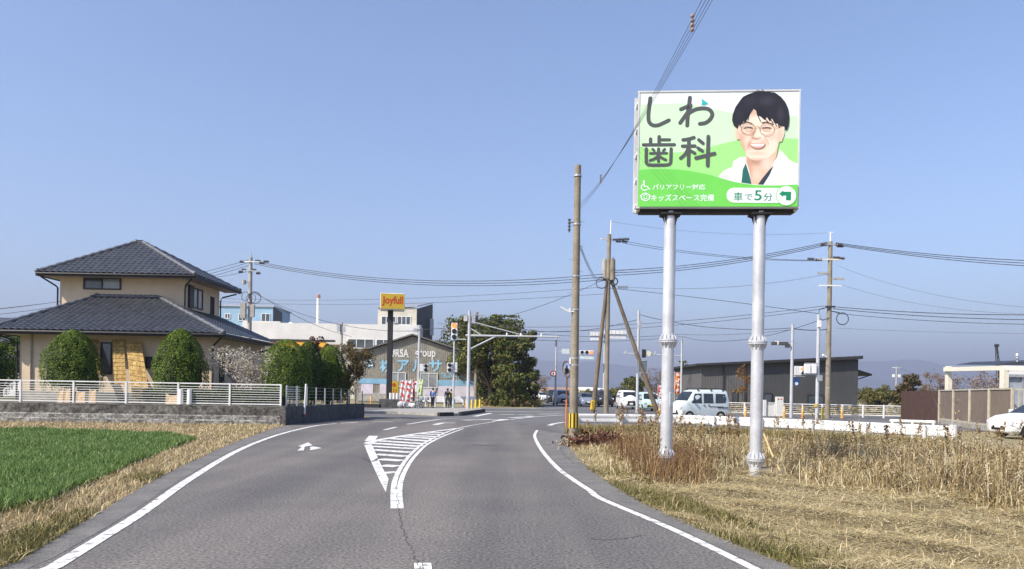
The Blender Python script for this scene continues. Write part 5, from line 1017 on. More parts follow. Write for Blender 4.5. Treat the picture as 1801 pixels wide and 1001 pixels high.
def banner(px, d, y0, y1, w, cloth, prin, label, kind=0):
    b = thing('banner_flag', label, 'banner', (A(px, 690, d).x, d, 0), group='upright advertising banners'); zt, zb = pz(px, y0, d), pz(px, y1, d); mb = MB(); mb.cyl((0, 0, -.1), (0, 0, zt + .1), .02, n=6); mb.cyl((0, 0, zt), (w, 0, zt), .014, n=6); O('pole', mb, M_white, b)
    bm_ = MB(); n, m = 8, 16; P_ = [[Vector((w * i / n, .07 * math.sin(i * 1.3 + j * .45 + px) * (.4 + j / m), zt - .02 - (zt - zb) * j / m)) for i in range(n + 1)] for j in range(m + 1)]
    for j in range(m):
        for i in range(n): bm_.quad(P_[j][i], P_[j][i + 1], P_[j + 1][i + 1], P_[j + 1][i])
    c_ = O('cloth', bm_, cloth, b, smooth=60); mb = MB()
    for k in range(4):
        zz = zt - (zt - zb) * (k + .6) / 4.3; s_ = random.Random(int(px * 7) + k)
        for q_ in range(3):
            cx_, cz_, a0_ = w * s_.uniform(.3, .7), zz + s_.uniform(-.12, .12), s_.uniform(0, 3.1); mb.poly([Vector((cx_ + (.17 if j % 2 else .06) * w * 2 * math.cos(a0_ + j * .785) * (1.3 if j < 4 else .8), -.15 - .004 * q_, cz_ + (.16 if j % 2 else .05) * math.sin(a0_ + j * .785))) for j in range(8)])
    O('print', mb, prin, c_)
banner(703.5, 63.5, 669, 712, .5, M_clothw, M_clothr, 'white banner with red print at the left of the banner cluster'); banner(713, 63.2, 669, 714, .6, M_clothw, M_clothr, 'white banner with large red characters in the middle of the cluster', 1); banner(722, 64, 668, 705, .35, M_clothr, M_clothw, 'narrow red banner at the right of the red and white cluster'); banner(735.5, 63.5, 667, 706, .38, M_clothg, M_clothw, 'lime green banner beside the pedestrian signal pole')
banner(1186, 76, 655, 692, .55, M_orange, M_clothw, 'orange banner behind the left billboard post'); banner(1157, 78, 678, 700, .5, M_clothr, M_clothw, 'red banner beside the leaning timber brace')
wb = thing('notice_board', 'small white notice board with a black mark between the banners', 'board', (A(730, 690, 65).x, 65, 0)); a, b = A(727, 689, 65), A(734, 670, 65); mb = MB(); mb.box((0, 0, (a.z + b.z) / 2), (b.x - a.x, .05, b.z - a.z)); O('board', mb, M_white, wb); mb = MB(); mb.box((.0, -.03, b.z - .25), (.12, .02, .16)); O('mark', mb, M_blk, wb); mb = MB(); mb.box((0, .03, a.z / 2), (.05, .05, a.z)); O('leg', mb, M_galv, wb)
for k, (x, r_, lab) in enumerate(((706, .3, 'grey white sandbag at the left foot of the banners'), (714, .3, 'grey white sandbag in the middle of the row'), (721, .24, 'bright white bag at the foot of the narrow red banner'), (727, .22, 'small round white bag lying in front of the row'))):
    p = A(x, 690, 62.5 - .3 * (k == 3)); mb = MB(); mb.sphere((p.x, p.y, .12 + r_ * .7), r_, 12, 8, (1.1, .8, .95)); tag(O('sand_bag', mb, M_clothw if k > 1 else pm('grey_cloth', (.5, .5, .52), .9), smooth=70), lab, 'bag', 'bags weighting the banners')
# bollards
M_bol = pm('bollard_orange', (.78, .36, .03), .5, var=.04); M_boly = pm('bollard_yellow', (.80, .58, .04), .5, var=.04)
def bollard(p, lab, mat, h=.85):
    b = thing('bollard', lab, 'bollard', p, group='reflective bollards'); mb = MB(); mb.lathe([(.13, 0), (.13, .03), (.075, .06), (.07, h - .05), (.04, h)], n=12); O('post', mb, mat, b, smooth=50)
    for z in (h * .6, h * .8): mb = MB(); mb.cyl((0, 0, z), (0, 0, z + .06), .077, n=12); O('reflector_band', mb, M_white if mat is M_bol else M_boly, b)
    return b
for (x, y, m, lab) in ((652, 711, M_bol, 'orange bollard left of the black sign post'), (820, 720, M_bol, 'orange bollard just left of the thick signal mast'), (829.5, 722.5, M_boly, 'yellow bollard just right of the thick signal mast'), (836.5, 722, M_boly, 'middle yellow bollard right of the thick signal mast'), (843.5, 721.5, M_boly, 'yellow bollard at the end of the kerb corner'), (848, 714, M_boly, 'yellow bollard behind the kerb corner by the dry plants'), (875, 714.5, M_bol, 'orange bollard at the foot of the big evergreen'),
                       (1160, 735, M_bol, 'orange bollard by the foot of the leaning timber brace'), (1311, 736, M_bol, 'orange bollard between the van and the right billboard post'), (1379, 736, M_bol, 'orange bollard just right of the white gate blocks'), (1411.5, 736, M_bol, 'orange bollard between the two pale signal poles'), (1446.5, 738, M_boly, 'yellow bollard at the foot of the big right pole'), (1480.5, 736, M_bol, 'orange bollard right of the big right pole')):
    p = G(x, y - .6); bollard((p.x, p.y, 0), lab, m)
# white barrier behind the pedestrians
wbx = thing('white_barrier', 'white panel barrier on posts behind the pedestrians', 'barrier', (A(790, 690, 71).x, 71, 0)); mb = MB(); a, b = A(742, 690, 71), A(835, 690, 71); mb.box((0, 0, .72), (b.x - a.x, .06, .55)); O('panel', mb, M_white, wbx)
for k in range(6): mb = MB(); mb.box(((a.x - b.x) / 2 + (b.x - a.x) * (k + .3) / 5.6, -.05, .38), (.12, .08, .76)); O('post', mb, M_white, wbx)
# white pipe fence and gate blocks on the right
wf = thing('pipe_fence', 'white pipe fence along the far pavement before the dark building', 'fence', (A(1430, 690, 60).x, 60, 0)); a, b = Vector((A(1277, 690, 62).x, 62, 0)), Vector((A(1592, 690, 58).x, 58, 0)); w0 = Vector((A(1430, 690, 60).x, 60, 0)); a -= w0; b -= w0
for k in range(10): mb = MB(); p = a + (b - a) * (k / 9); mb.box(p + Vector((0, 0, .5)), (.11, .09, 1.0)); O('post', mb, M_white, wf, bevel=.01)
for k, z in enumerate((.95, .8, .65, .5, .35, .2)): mb = MB(); mb.cyl(a + Vector((0, .06, z)), b + Vector((0, .06, z)), .035 if k in (0, 5) else .014, n=6); O('rail', mb, M_white, wf)
gb = thing('gate_sign', 'white gate blocks with a printed notice before the dark building', 'sign', (A(1358, 690, 60).x, 59, 0)); bx = A(1358, 690, 60).x
for nm, x0, x1, y0, y1, dy in (('block', 1341.5, 1347, 703.5, 729, 0), ('panel', 1347, 1364, 708, 727, .03), ('block', 1364, 1377, 698, 729, 0)):
    a, b = A(x0, y1, 59), A(x1, y0, 59); mb = MB(); mb.box(((a.x + b.x) / 2 - bx, dy, b.z / 2), (b.x - a.x, .3 if nm == 'block' else .1, b.z)); O(nm, mb, M_wall_w, gb, bevel=.01)
mb = MB(); p = A(1370.5, 702, 59); mb.box((p.x - bx - .12, -.16, p.z), (.12, .02, .08)); mb.box((p.x - bx + .12, -.16, p.z), (.12, .02, .08)); O('red_print', mb, MATS['red_paint'], gb)
mb = MB(); p = A(1355, 709, 59); mb.box((p.x - bx, -.03, p.z), (.6, .02, .05)); mb.box((p.x - bx, -.03, p.z - .12), (.5, .02, .03)); O('grey_print', mb, M_galv, gb)
# guard rail: W beam on posts
gr = thing('guard_rail', 'white corrugated guard rail curving along the edge of the dry grass', 'guard rail', (8, 28, 0))
GP = catmull([Vector(p) for p in ((2.55, 30.5, 0), (5.0, 31.1, 0), (7.1, 31.3, 0), (9.0, 30.0, 0), (11.2, 27.8, 0), (13.9, 24.2, 0))], 8); GP = resamp(GP, 60)
prof = [(.0, .73), (.03, .71), (.035, .66), (.03, .60), (.018, .57), (.018, .54), (.03, .50), (.035, .44), (.03, .39), (0, .37)]
vs = []
for i, p in enumerate(GP):
    d_ = (GP[min(i + 1, 59)] - GP[max(i - 1, 0)]).normalized(); nn = Vector((d_.y, -d_.x, 0)); vs += [p + nn * a_ + Vector((0, 0, z_)) for a_, z_ in prof]
k = len(prof); mb = MB(); mb.add(vs, [(i * k + j, i * k + j + 1, (i + 1) * k + j + 1, (i + 1) * k + j) for i in range(59) for j in range(k - 1)])
bo = O('beam', mb, M_white, gr, True, smooth=70); so_ = bo.modifiers.new('sheet', 'SOLIDIFY'); so_.thickness = .008
acc = 0.0; last = None
for i, p in enumerate(GP):
    if last is None or (p - last).length > 1.9:
        last = p; d_ = (GP[min(i + 1, 59)] - GP[max(i - 1, 0)]).normalized(); nn = Vector((-d_.y, d_.x, 0)); s_ = -1
        mb = MB(); mb.cyl(p + nn * s_ * .13 + Vector((0, 0, -.2)), p + nn * s_ * .13 + Vector((0, 0, .74)), .055, n=10); mb.box(p + nn * s_ * .06 + Vector((0, 0, .58)), (.08, .1, .12)); O('post', mb, M_white, gr, True)
e_ = GP[-1]; mb = MB(); mb.cyl(e_ + Vector((.06, -.06, .39)), e_ + Vector((.06, -.06, .77)), .11, n=14); O('end_cap', mb, M_white, gr, True, smooth=50)
mb = MB(); p = e_ + Vector((-1.3, 1.2, 0)); mb.cyl(p + Vector((-.02, -.1, .36)), p + Vector((-.02, -.13, .36)), .05, n=10); O('reflector', mb, MATS['red_paint'], gr, True)
pb = thing('pipe_barrier', 'short white pipe barrier just behind the right end of the guard rail', 'barrier', (A(1600, 690, 31).x, 31, 0)); a, b = A(1566, 740, 31), A(1646, 742.5, 29.5); mb = MB(); mb.cyl(a, b, .06, n=10); O('pipe', mb, M_white, pb, True, smooth=50)
for t in (.05, .5, .95): p = a.lerp(b, t); mb = MB(); mb.cyl((p.x, p.y, -.1), p, .05, n=10); O('post', mb, M_white, pb, True, smooth=50)
# ================================================================== BILLBOARD
BD = 15.1
bw = rad(-4.2)                                   # the board is turned a little towards the road
bc = A(1264, 690, BD); bb = thing('billboard', 'large green and white dental clinic billboard on two silver posts in the dry grass', 'billboard', (bc.x, BD, 0), bw)
Bm = bb.matrix_basis; Binv = Bm.inverted(); n_ = (Bm.to_3x3() @ Vector((0, -1, 0))); eye = Vector((0, 0, CH))
def onb(px, py, off=0.0):      # point of the board's face (local coordinates) seen at that photo pixel
    p0 = Bm @ Vector((0, -off, 0)); ray = A(px, py, 10) - eye; t = (p0 - eye).dot(n_) / ray.dot(n_); return Binv @ (eye + ray * t)
TL, TR, BRc, BLc = onb(1122, 159.5), onb(1408, 158.5), onb(1404.5, 366), onb(1120, 368)
xl, xr = (TL.x + BLc.x) / 2, (TR.x + BRc.x) / 2; zt, zb = (TL.z + TR.z) / 2, (BLc.z + BRc.z) / 2; bw_, bh_ = xr - xl, zt - zb
def bp2(px, py):               # photo pixel -> the board's own rectangle
    u = (px - 1121 - (368 - py) / 208.5 * 2.2) / 285.0; v = (py - (159.5 - u)) / (208.5 - 1.5 * u); return Vector((xl + bw_ * u, 0, zt - bh_ * v))
gl = dict(rough=.45, var=.02, spec=.3)
c_white, c_l1, c_l2, c_l3 = pm('print_white', hx('eaf3f4'), **gl), pm('print_pale_green', hx('cdf0c8'), **gl), pm('print_mid_green', hx('a4e48c'), **gl), pm('print_green', hx('74d35c'), **gl)
c_ink, c_teal, c_dgreen = pm('print_grey', hx('55585a'), **gl), pm('print_teal', hx('39b6bd'), **gl), pm('print_deep_green', hx('1c8a62'), **gl)
c_hair, c_skin, c_skin2, c_skin3 = pm('print_hair', hx('26252c'), **gl), pm('print_skin', hx('f2d9c4'), **gl), pm('print_skin_shade', hx('e6c8b2'), **gl), pm('print_skin_dark', hx('cda088'), **gl)
c_coat, c_coat2, c_scrub, c_scrubd, c_lip, c_gold = pm('print_coat', hx('eef0ea'), **gl), pm('print_coat_shade', hx('d3d8d0'), **gl), pm('print_scrub', hx('2f6b66'), **gl), pm('print_scrub_dark', hx('3a4350'), **gl), pm('print_lip', hx('d8a28e'), **gl), pm('print_frame', hx('b08f70'), **gl)
def soft_print(nm, base, blobs):
    """printed photograph tone: soft patches of ink colour blended over a base (each: photo pixel in the portrait, radii, colour, strength)"""
    m = bpy.data.materials.new(nm); m.use_nodes = True; N, L = m.node_tree.nodes, m.node_tree.links; p = N['Principled BSDF']; p.inputs['Roughness'].default_value = .45
    tc = N.new('ShaderNodeTexCoord'); out = None; k = bw_ / 285.0
    for (x, y, rx, ry, c, st_) in blobs:
        q = bp2(1265 + x / 5.56, 155 + y / 5.56); mp = N.new('ShaderNodeMapping'); sx, sz = rx / 5.56 * k, ry / 5.56 * k
        mp.inputs['Location'].default_value = (-q.x / sx, 0, -q.z / sz); mp.inputs['Scale'].default_value = (1 / sx, 0, 1 / sz); L.new(tc.outputs['Object'], mp.inputs['Vector'])
        ln = N.new('ShaderNodeVectorMath'); ln.operation = 'LENGTH'; L.new(mp.outputs[0], ln.inputs[0]); mr = N.new('ShaderNodeMapRange'); mr.interpolation_type = 'SMOOTHSTEP'
        mr.inputs['From Min'].default_value = .15; mr.inputs['From Max'].default_value = 1; mr.inputs['To Min'].default_value = st_; mr.inputs['To Max'].default_value = 0; L.new(ln.outputs['Value'], mr.inputs['Value'])
        mx = N.new('ShaderNodeMix'); mx.data_type = 'RGBA'; L.new(mr.outputs['Result'], mx.inputs['Factor']); mx.inputs['B'].default_value = (*hx(c), 1)
        if out: L.new(out, mx.inputs['A'])
        else: mx.inputs['A'].default_value = (*hx(base), 1)
        out = mx.outputs['Result']
    L.new(out, p.inputs['Base Color']); return m
SH, DK = 'd2a488', 'b07f66'
c_skin = soft_print('print_face', 'f3dcc8', [(215, 520, 70, 170, SH, .8), (240, 600, 60, 90, SH, .7), (600, 480, 60, 200, SH, .45), (330, 440, 45, 90, SH, .55), (355, 500, 70, 26, DK, .45), (290, 392, 85, 34, DK, .45), (470, 398, 85, 34, DK, .45), (380, 640, 130, 30, SH, .4), (375, 570, 120, 60, 'd99a86', .5), (440, 540, 60, 90, SH, .5), (300, 560, 45, 80, SH, .6), (370, 240, 230, 70, SH, .75), (260, 470, 70, 50, 'e8b49e', .5), (520, 480, 80, 60, 'ecbca8', .5), (370, 710, 190, 40, SH, .6), (430, 470, 50, 60, 'fbeee2', .5), (390, 300, 70, 60, 'fbeee2', .5)])
c_neck = soft_print('print_neck', 'e2c0a8', [(370, 715, 190, 70, DK, .7), (300, 800, 60, 140, 'cc9e84', .7), (470, 730, 90, 110, 'f1d8c6', .8), (380, 850, 70, 80, 'eed2be', .6)])
c_hair = soft_print('print_hair_soft', '25242b', [(470, 130, 120, 70, '3d3c48', .7), (300, 130, 90, 70, '33323c', .6), (600, 260, 50, 110, '44424c', .5), (200, 260, 50, 100, '2f2e38', .6), (400, 250, 120, 60, '17161b', .7)])
c_coat = soft_print('print_coat_soft', 'f0f2ec', [(60, 880, 120, 90, 'cfd4cc', .8), (215, 760, 60, 90, 'd8d8d0', .7), (620, 880, 60, 140, 'd6dad2', .7), (720, 900, 70, 120, 'dfe3db', .6), (600, 680, 50, 90, 'd9d6cc', .6)])
M_board = pm('board_frame', (.62, .63, .63), .5, var=.06, scale=2)
mb = MB(); mb.box(((xl + xr) / 2, .04, (zt + zb) / 2), (bw_, .08, bh_)); fp = O('front_panel', mb, c_white, bb, bevel=.006)
mb = MB(); t = .03
for z in (zt - t / 2, zb + t / 2): mb.box(((xl + xr) / 2, .035, z), (bw_ + .02, .10, t))
for x in (xl + t / 2, xr - t / 2): mb.box((x, .035, (zt + zb) / 2), (t, .098, bh_ - 2 * t))
O('edge_frame', mb, M_board, fp)
mb = MB(); mb.box(((xl + xr) / 2, .37, (zt + zb) / 2), (bw_ + .08, .06, bh_)); O('back_panel', mb, M_board, bb, bevel=.006)
mb = MB(); mb.box(((xl + xr) / 2 + .02, .21, (zt + zb) / 2), (bw_ - .16, .26, bh_ - .08)); O('gap_shade_fill', mb, M_black, bb)  # solid black filler, colours the open gap between the panels as shade
mb = MB()
for k in range(5): z = zb + bh_ * (k + .2) / 4.6; mb.box((xl + .01, .21, z), (.05, .28, .05))
for x in (xl + .04, xr - .04): mb.box((x, .21, zb - .01), (.07, .30, .04))
O('bracket', mb, M_white, bb)
mb = MB(); mb.box(((xl + xr) / 2, .20, zb - .03), (bw_ - .12, .22, .06)); O('base_beam', mb, M_black, bb)
lay = [0]
def art(nm, pts, mat, par=None, smooth_=0, closed=True):
    lay[0] += 1; off = .0022 + lay[0] * .0005; P = [bp2(*p) for p in pts]
    if smooth_: P = catmull(P, smooth_, closed)
    P = [Vector((min(max(p.x, xl + t), xr - t), -off, min(max(p.z, zb + t), zt - t))) for p in P]; mb = MB(); mb.poly(P); return O(nm, mb, mat, par or fp)
Z7b = lambda L: [(1080 + x / 3.85, 140 + y / 3.85) for x, y in L]; Z3 = lambda L: [(1265 + x / 5.56, 155 + y / 5.56) for x, y in L]; Z2 = lambda L: [(1120 + x / 6.673, 155 + y / 6.673) for x, y in L]; Z4 = lambda L: [(1115 + x / 6.003, 310 + y / 6.0) for x, y in L]
def curve_band(top, bottom): return [(p.x, p.y) for p in catmull([(x, y, 0) for x, y in top], 5)] + bottom
art('pale_hill', Z7b(curve_band([(150, 168), (320, 162), (480, 160), (600, 178), (720, 208), (850, 235), (1000, 250), (1130, 250), (1270, 246)], [(1270, 880), (150, 880)])), c_l1)
art('mid_hill', Z7b(curve_band([(150, 445), (240, 470), (380, 492), (520, 488), (640, 462), (760, 430), (880, 408), (1040, 400), (1160, 398), (1270, 404)], [(1270, 880), (150, 880)])), c_l2)
def ribbon2(pts, w, round_=1, k=5):   # rounded stroke of even width, in photo pixels
    P = [Vector((x, y, 0)) for x, y in pts]; P = catmull(P, k) if len(P) > 2 and round_ else P; L, R_ = [], []; n = len(P); cap = []
    for i in range(n):
        d = (P[min(i + 1, n - 1)] - P[max(i - 1, 0)]).normalized(); q = Vector((-d.y, d.x, 0)) * w / 2; L.append(P[i] + q); R_.append(P[i] - q)
    d0, d1 = (P[1] - P[0]).normalized(), (P[-1] - P[-2]).normalized(); a1 = math.atan2(d1.y, d1.x); a0 = math.atan2(d0.y, d0.x)
    e1 = [P[-1] + Vector((math.cos(a1 + math.pi / 2 - math.pi * j / 6), math.sin(a1 + math.pi / 2 - math.pi * j / 6), 0)) * w / 2 for j in range(1, 6)]
    e0 = [P[0] + Vector((math.cos(a0 - math.pi / 2 - math.pi * j / 6), math.sin(a0 - math.pi / 2 - math.pi * j / 6), 0)) * w / 2 for j in range(1, 6)]
    return [(p.x, p.y) for p in L + e1 + R_[::-1] + e0]
def strokes(nm, lst, mat, par=None):
    """several overlapping strokes joined as one part, each 0.5 mm above the last"""
    par = par or fp; mb = MB()
    for pts, w, rd in lst:
        lay[0] += 1; off = .0022 + lay[0] * .0005; mb.poly([bp2(*p) + Vector((0, -off, 0)) for p in ribbon2(pts, w, rd)])
    return O(nm, mb, mat, par)
s2 = lambda L, w=7.2, r=1: (Z2(L), w, r)
strokes('lettering', [s2([(163, 115), (152, 220), (143, 320), (152, 395), (195, 435), (260, 435), (330, 405), (385, 378)])], c_ink)
strokes('lettering', [s2([(632, 112), (620, 230), (608, 340), (603, 440)]), s2([(528, 248), (590, 222), (640, 200), (620, 262), (575, 330), (520, 408)]), s2([(600, 310), (690, 255), (790, 238), (862, 255), (897, 310), (870, 370), (815, 410), (752, 420)])], c_ink)
art('bird_mark', Z2([(768, 122), (850, 183), (800, 203), (768, 198), (775, 165)]), c_teal)
strokes('lettering', [s2([(170, 598), (170, 650)], 6.2, 0), s2([(272, 572), (272, 650)], 6.6, 0), s2([(285, 607), (395, 607)], 5.6, 0), s2([(84, 667), (452, 665)], 5.8, 0), s2([(120, 715), (120, 840), (126, 885), (160, 905), (260, 907), (370, 903), (405, 885), (412, 840), (414, 715)], 6),
                      s2([(265, 715), (264, 862)], 5.6, 0), s2([(165, 768), (362, 765)], 4.6, 0), s2([(195, 718), (212, 735)], 4.6, 0), s2([(338, 718), (320, 738)], 4.6, 0), s2([(255, 800), (220, 830), (165, 852)], 5), s2([(275, 800), (315, 828), (352, 845)], 5)], c_ink)
strokes('lettering', [s2([(552, 608), (620, 598), (682, 580)], 5.8), s2([(545, 682), (695, 680)], 5.6, 0), s2([(622, 600), (620, 905)], 6.2, 0), s2([(612, 715), (575, 780), (525, 825)], 5.6), s2([(632, 730), (692, 765)], 5.4, 0), s2([(738, 608), (788, 648)], 5.8, 0), s2([(730, 706), (780, 738)], 5.8, 0), s2([(850, 570), (844, 910)], 6.4, 0), s2([(705, 822), (925, 768)], 6, 0)], c_ink)
# portrait, printed flat
art('portrait_coat', Z3([(0, 865), (60, 805), (140, 770), (148, 715), (210, 678), (262, 672), (420, 760), (560, 700), (600, 602), (636, 640), (690, 700), (775, 742), (778, 950), (100, 950)]), c_coat)
art('portrait_scrub', Z3([(268, 735), (300, 830), (330, 940), (228, 925), (240, 800)]), c_scrub); art('portrait_scrub', Z3([(385, 942), (430, 872), (540, 755), (500, 850), (440, 945)]), c_scrubd)
art('portrait_neck', Z3([(270, 640), (275, 730), (305, 815), (325, 938), (388, 942), (432, 880), (505, 790), (560, 690), (578, 590)]), c_neck)
art('portrait_ear', Z3([(165, 385), (205, 380), (205, 505), (178, 505), (165, 480)]), c_skin2); art('portrait_ear', Z3([(590, 385), (640, 378), (642, 450), (615, 525), (585, 530)]), c_skin)
art('portrait_face', Z3([(188, 360), (192, 430), (204, 490), (226, 560), (252, 610), (275, 660), (315, 698), (370, 712), (440, 705), (500, 672), (548, 630), (580, 575), (596, 500), (606, 400), (600, 310), (480, 230), (350, 200), (240, 260)]), c_skin)
hb_ = art('portrait_hair', Z3([(188, 405), (150, 372), (132, 318), (138, 262), (165, 190), (212, 122), (240, 88), (300, 62), (352, 44), (398, 28), (450, 40), (545, 58), (602, 90), (648, 145), (676, 210), (688, 300), (682, 370), (666, 412), (650, 420), (640, 382), (602, 380), (588, 402), (575, 355), (540, 345), (520, 300), (500, 335), (470, 290), (450, 320), (410, 285), (376, 272), (365, 225), (340, 210), (300, 262), (272, 330), (245, 330), (215, 375), (200, 372)]), c_hair)
c_hair2 = pm('print_hair_light', hx('383742'), **gl)
for L in ([(420, 120), (470, 180), (490, 250)], [(500, 110), (560, 180), (585, 260)], [(560, 120), (620, 200), (640, 290)], [(330, 110), (280, 160), (240, 240)], [(270, 130), (210, 200), (180, 290)], [(600, 300), (630, 340), (645, 380)], [(400, 90), (380, 150), (385, 210)]): strokes('portrait_hair_streak', [(Z3(L), .9, 1)], c_hair2)
for L in ([(376, 262), (395, 300), (408, 330)], [(440, 290), (470, 325), (490, 352)], [(330, 215), (300, 262), (286, 318)], [(520, 300), (548, 340), (560, 372)], [(300, 240), (262, 290), (250, 345)], [(470, 280), (510, 320), (530, 352)]): strokes('portrait_fringe', [(Z3(L), 1.6, 1)], c_hair)
for L in ([(240, 100), (275, 75), (320, 68)], [(470, 45), (530, 52), (578, 78)], [(355, 50), (375, 30), (400, 38)], [(410, 40), (425, 26), (440, 42)]): strokes('portrait_hair_tuft', [(Z3(L), 1.1, 1)], c_hair)
for L in ([(232, 352), (270, 335), (325, 352)], [(420, 345), (470, 340), (530, 362)]): strokes('portrait_brow', [(Z3(L), 1.5, 1)], c_hair)
for L in ([(248, 398), (285, 385), (332, 396)], [(425, 398), (465, 390), (508, 396)]): strokes('portrait_eye', [(Z3(L), 1.3, 1)], c_hair)
for L in ([(262, 418), (295, 424), (330, 415)], [(430, 416), (465, 424), (505, 418)]): strokes('portrait_eye_bag', [(Z3(L), .8, 1)], c_skin3)
strokes('portrait_nose', [(Z3([(350, 400), (330, 460), (322, 482), (350, 488), (372, 498), (395, 486), (415, 482)]), .9, 1)], c_skin3)
strokes('portrait_crease', [(Z3([(318, 505), (296, 540), (285, 575)]), .7, 1), (Z3([(440, 470), (470, 510), (482, 548)]), .8, 1)], c_skin3)
art('portrait_lips', Z3([(300, 545), (340, 546), (400, 549), (452, 543), (440, 574), (412, 592), (375, 597), (338, 588), (312, 568)]), c_lip, smooth_=3)
art('portrait_teeth', Z3([(308, 550), (345, 552), (400, 554), (446, 548), (436, 566), (405, 576), (360, 576), (325, 566)]), c_white)
for (cx, cy, rx, ry) in ((288, 402, 68, 54), (470, 410, 70, 56)): strokes('portrait_glasses', [(Z3([(cx + rx * math.cos(a * math.pi / 8), cy + ry * math.sin(a * math.pi / 8)) for a in range(17)]), 1.0, 1)], c_gold)
strokes('portrait_glasses', [(Z3([(356, 392), (378, 382), (402, 394)]), 1.1, 1), (Z3([(540, 395), (580, 380), (600, 378)]), 1.0, 1), (Z3([(222, 385), (195, 368)]), 1.0, 0)], c_gold)
art('green_hill', Z7b(curve_band([(150, 622), (230, 612), (340, 610), (450, 614), (560, 630), (660, 650), (760, 680), (860, 702), (960, 715), (1080, 718), (1180, 714), (1270, 708)], [(1270, 880), (150, 880)])), c_l3)
def btext(body, x0, y0, x1, y1, mat, bold=.01, nm='lettering'):
    a, b = bp2(*Z4([(x0, y1)])[0]), bp2(*Z4([(x1, y0)])[0]); lay[0] += 1; mb = text_mb(body, b.x - a.x, b.z - a.z, bold); c = (a + b) / 2
    mb.v = [Vector((v.x + c.x, -.0022 - lay[0] * .0005, v.z + c.z)) for v in mb.v]; return O(nm, mb, mat, fp)
btext('バリアフリー対応', 205, 88, 765, 152, c_white, .012); btext('キッズスペース完備', 190, 194, 858, 272, c_white, .012)
s4 = lambda L, w=1.6, r=1: (Z4(L), w, r)
strokes('wheelchair_symbol', [s4([(112, 62), (116, 70)], 3.2, 0), s4([(112, 80), (118, 115), (152, 116), (165, 145), (178, 142)], 2.0, 0), s4([(104, 95), (86, 115), (92, 145), (122, 158), (148, 148)], 1.7)], c_white)
strokes('child_symbol', [s4([(130 + 46 * math.cos(a * math.pi / 8), 228 + 38 * math.sin(a * math.pi / 8)) for a in range(17)], 1.6), s4([(75, 215), (90, 232), (88, 248)], 1.5), s4([(183, 215), (170, 232), (172, 248)], 1.5), s4([(112, 238), (130, 250), (148, 238)], 1.3), s4([(114, 215), (115, 219)], 1.8, 0), s4([(146, 215), (147, 219)], 1.8, 0), s4([(120, 190), (132, 204), (150, 196)], 1.4)], c_white)
art('white_capsule', Z4([(1064 + 76 * math.cos(a), 204 + 78 * math.sin(a)) for a in [math.pi / 2 + math.pi * k / 12 for k in range(13)]] + [(1600, 126), (1600, 282)]), c_white)
btext('車', 1062, 172, 1158, 264, c_dgreen, .012); btext('で', 1178, 192, 1262, 258, c_dgreen, .008); btext('5', 1280, 150, 1358, 258, c_dgreen, .012); btext('分', 1375, 178, 1470, 262, c_dgreen, .008)
art('ring', Z4([(1612 + 108 * math.cos(k * math.pi / 14), 205 + 106 * math.sin(k * math.pi / 14)) for k in range(28)]), c_l3); art('white_disc', Z4([(1612 + 101 * math.cos(k * math.pi / 14), 205 + 99 * math.sin(k * math.pi / 14)) for k in range(28)]), c_white)
art('turn_arrow', Z4([(1538, 186), (1580, 150), (1582, 164), (1664, 164), (1660, 256), (1608, 254), (1610, 205), (1580, 206), (1578, 220)]), c_dgreen)
# posts with flanged joints
M_alu = pm('galvanised_post', (.66, .67, .69), .38, var=.09, scale=2.5, metal=.35, fine=.06, fscale=30, spec=.6)
DEP = .20
def bpost(px, r, joints, dy):
    l = onb(px, 690, -DEP); mb = MB(); mb.cyl((l.x, l.y, -.3), (l.x, l.y, zb - .02), r, n=28); p_ = O('post', mb, M_alu, bb, smooth=40)
    for py in joints:
        z = onb(px, py, -DEP).z; mb = MB(); mb.cyl((l.x, l.y, z - .03), (l.x, l.y, z - .004), r * 1.55, n=28); mb.cyl((l.x, l.y, z + .004), (l.x, l.y, z + .03), r * 1.55, n=28)
        for k in range(12):
            a = 2 * math.pi * k / 12; e = Vector((math.cos(a), math.sin(a), 0)); c_ = Vector((l.x, l.y, z))
            for s in (-1, 1):
                q0, q1, q2 = c_ + e * r * .98 + Vector((0, 0, s * .03)), c_ + e * r * 1.5 + Vector((0, 0, s * .03)), c_ + e * r * 1.4 + Vector((0, 0, s * .08)); q3 = c_ + e * r * .98 + Vector((0, 0, s * .15)); tt = Vector((-e.y, e.x, 0)) * .008
                mb.prism([q0 - tt, q1 - tt, q2 - tt, q3 - tt], tt * 2)
            a2 = a + math.pi / 12; e = Vector((math.cos(a2), math.sin(a2), 0)); mb.cyl(c_ + e * r * 1.32 + Vector((0, 0, -.055)), c_ + e * r * 1.32 + Vector((0, 0, .055)), .014, n=6)
        O('flange', mb, M_alu, p_, smooth=30)
    mb = MB(); mb.box((l.x, l.y, zb - .075), (r * 3.4, .34, .03)); mb.box((l.x, l.y, zb - .1), (r * 2.9, .3, .02))
    for k in range(4): e = Vector((math.cos(k * 1.571 + .78), math.sin(k * 1.571 + .78), 0)); mb.prism([Vector((l.x, l.y, zb - .11)) + e * r, Vector((l.x, l.y, zb - .11)) + e * r * 1.6, Vector((l.x, l.y, zb - .3)) + e * r], (.01, .01, 0))
    O('cap_plate', mb, M_black, p_)
    return p_, l
pA, lA = bpost(1173.5, .120, (600, 802), 0); pB, lB = bpost(1331, .120, (603, 808), 0)
mb = MB(); z0_, z1_ = A(1176, 715, BD).z, A(1176, 690, BD).z; r = .123
for j in range(5): t0, t1 = -1.35 + j * .13, -1.35 + (j + 1) * .13; mb.quad(*[(lA.x + r * math.cos(q_), lA.y + r * math.sin(q_), z_) for q_, z_ in ((t0, z0_), (t1, z0_), (t1, z1_), (t0, z1_))])
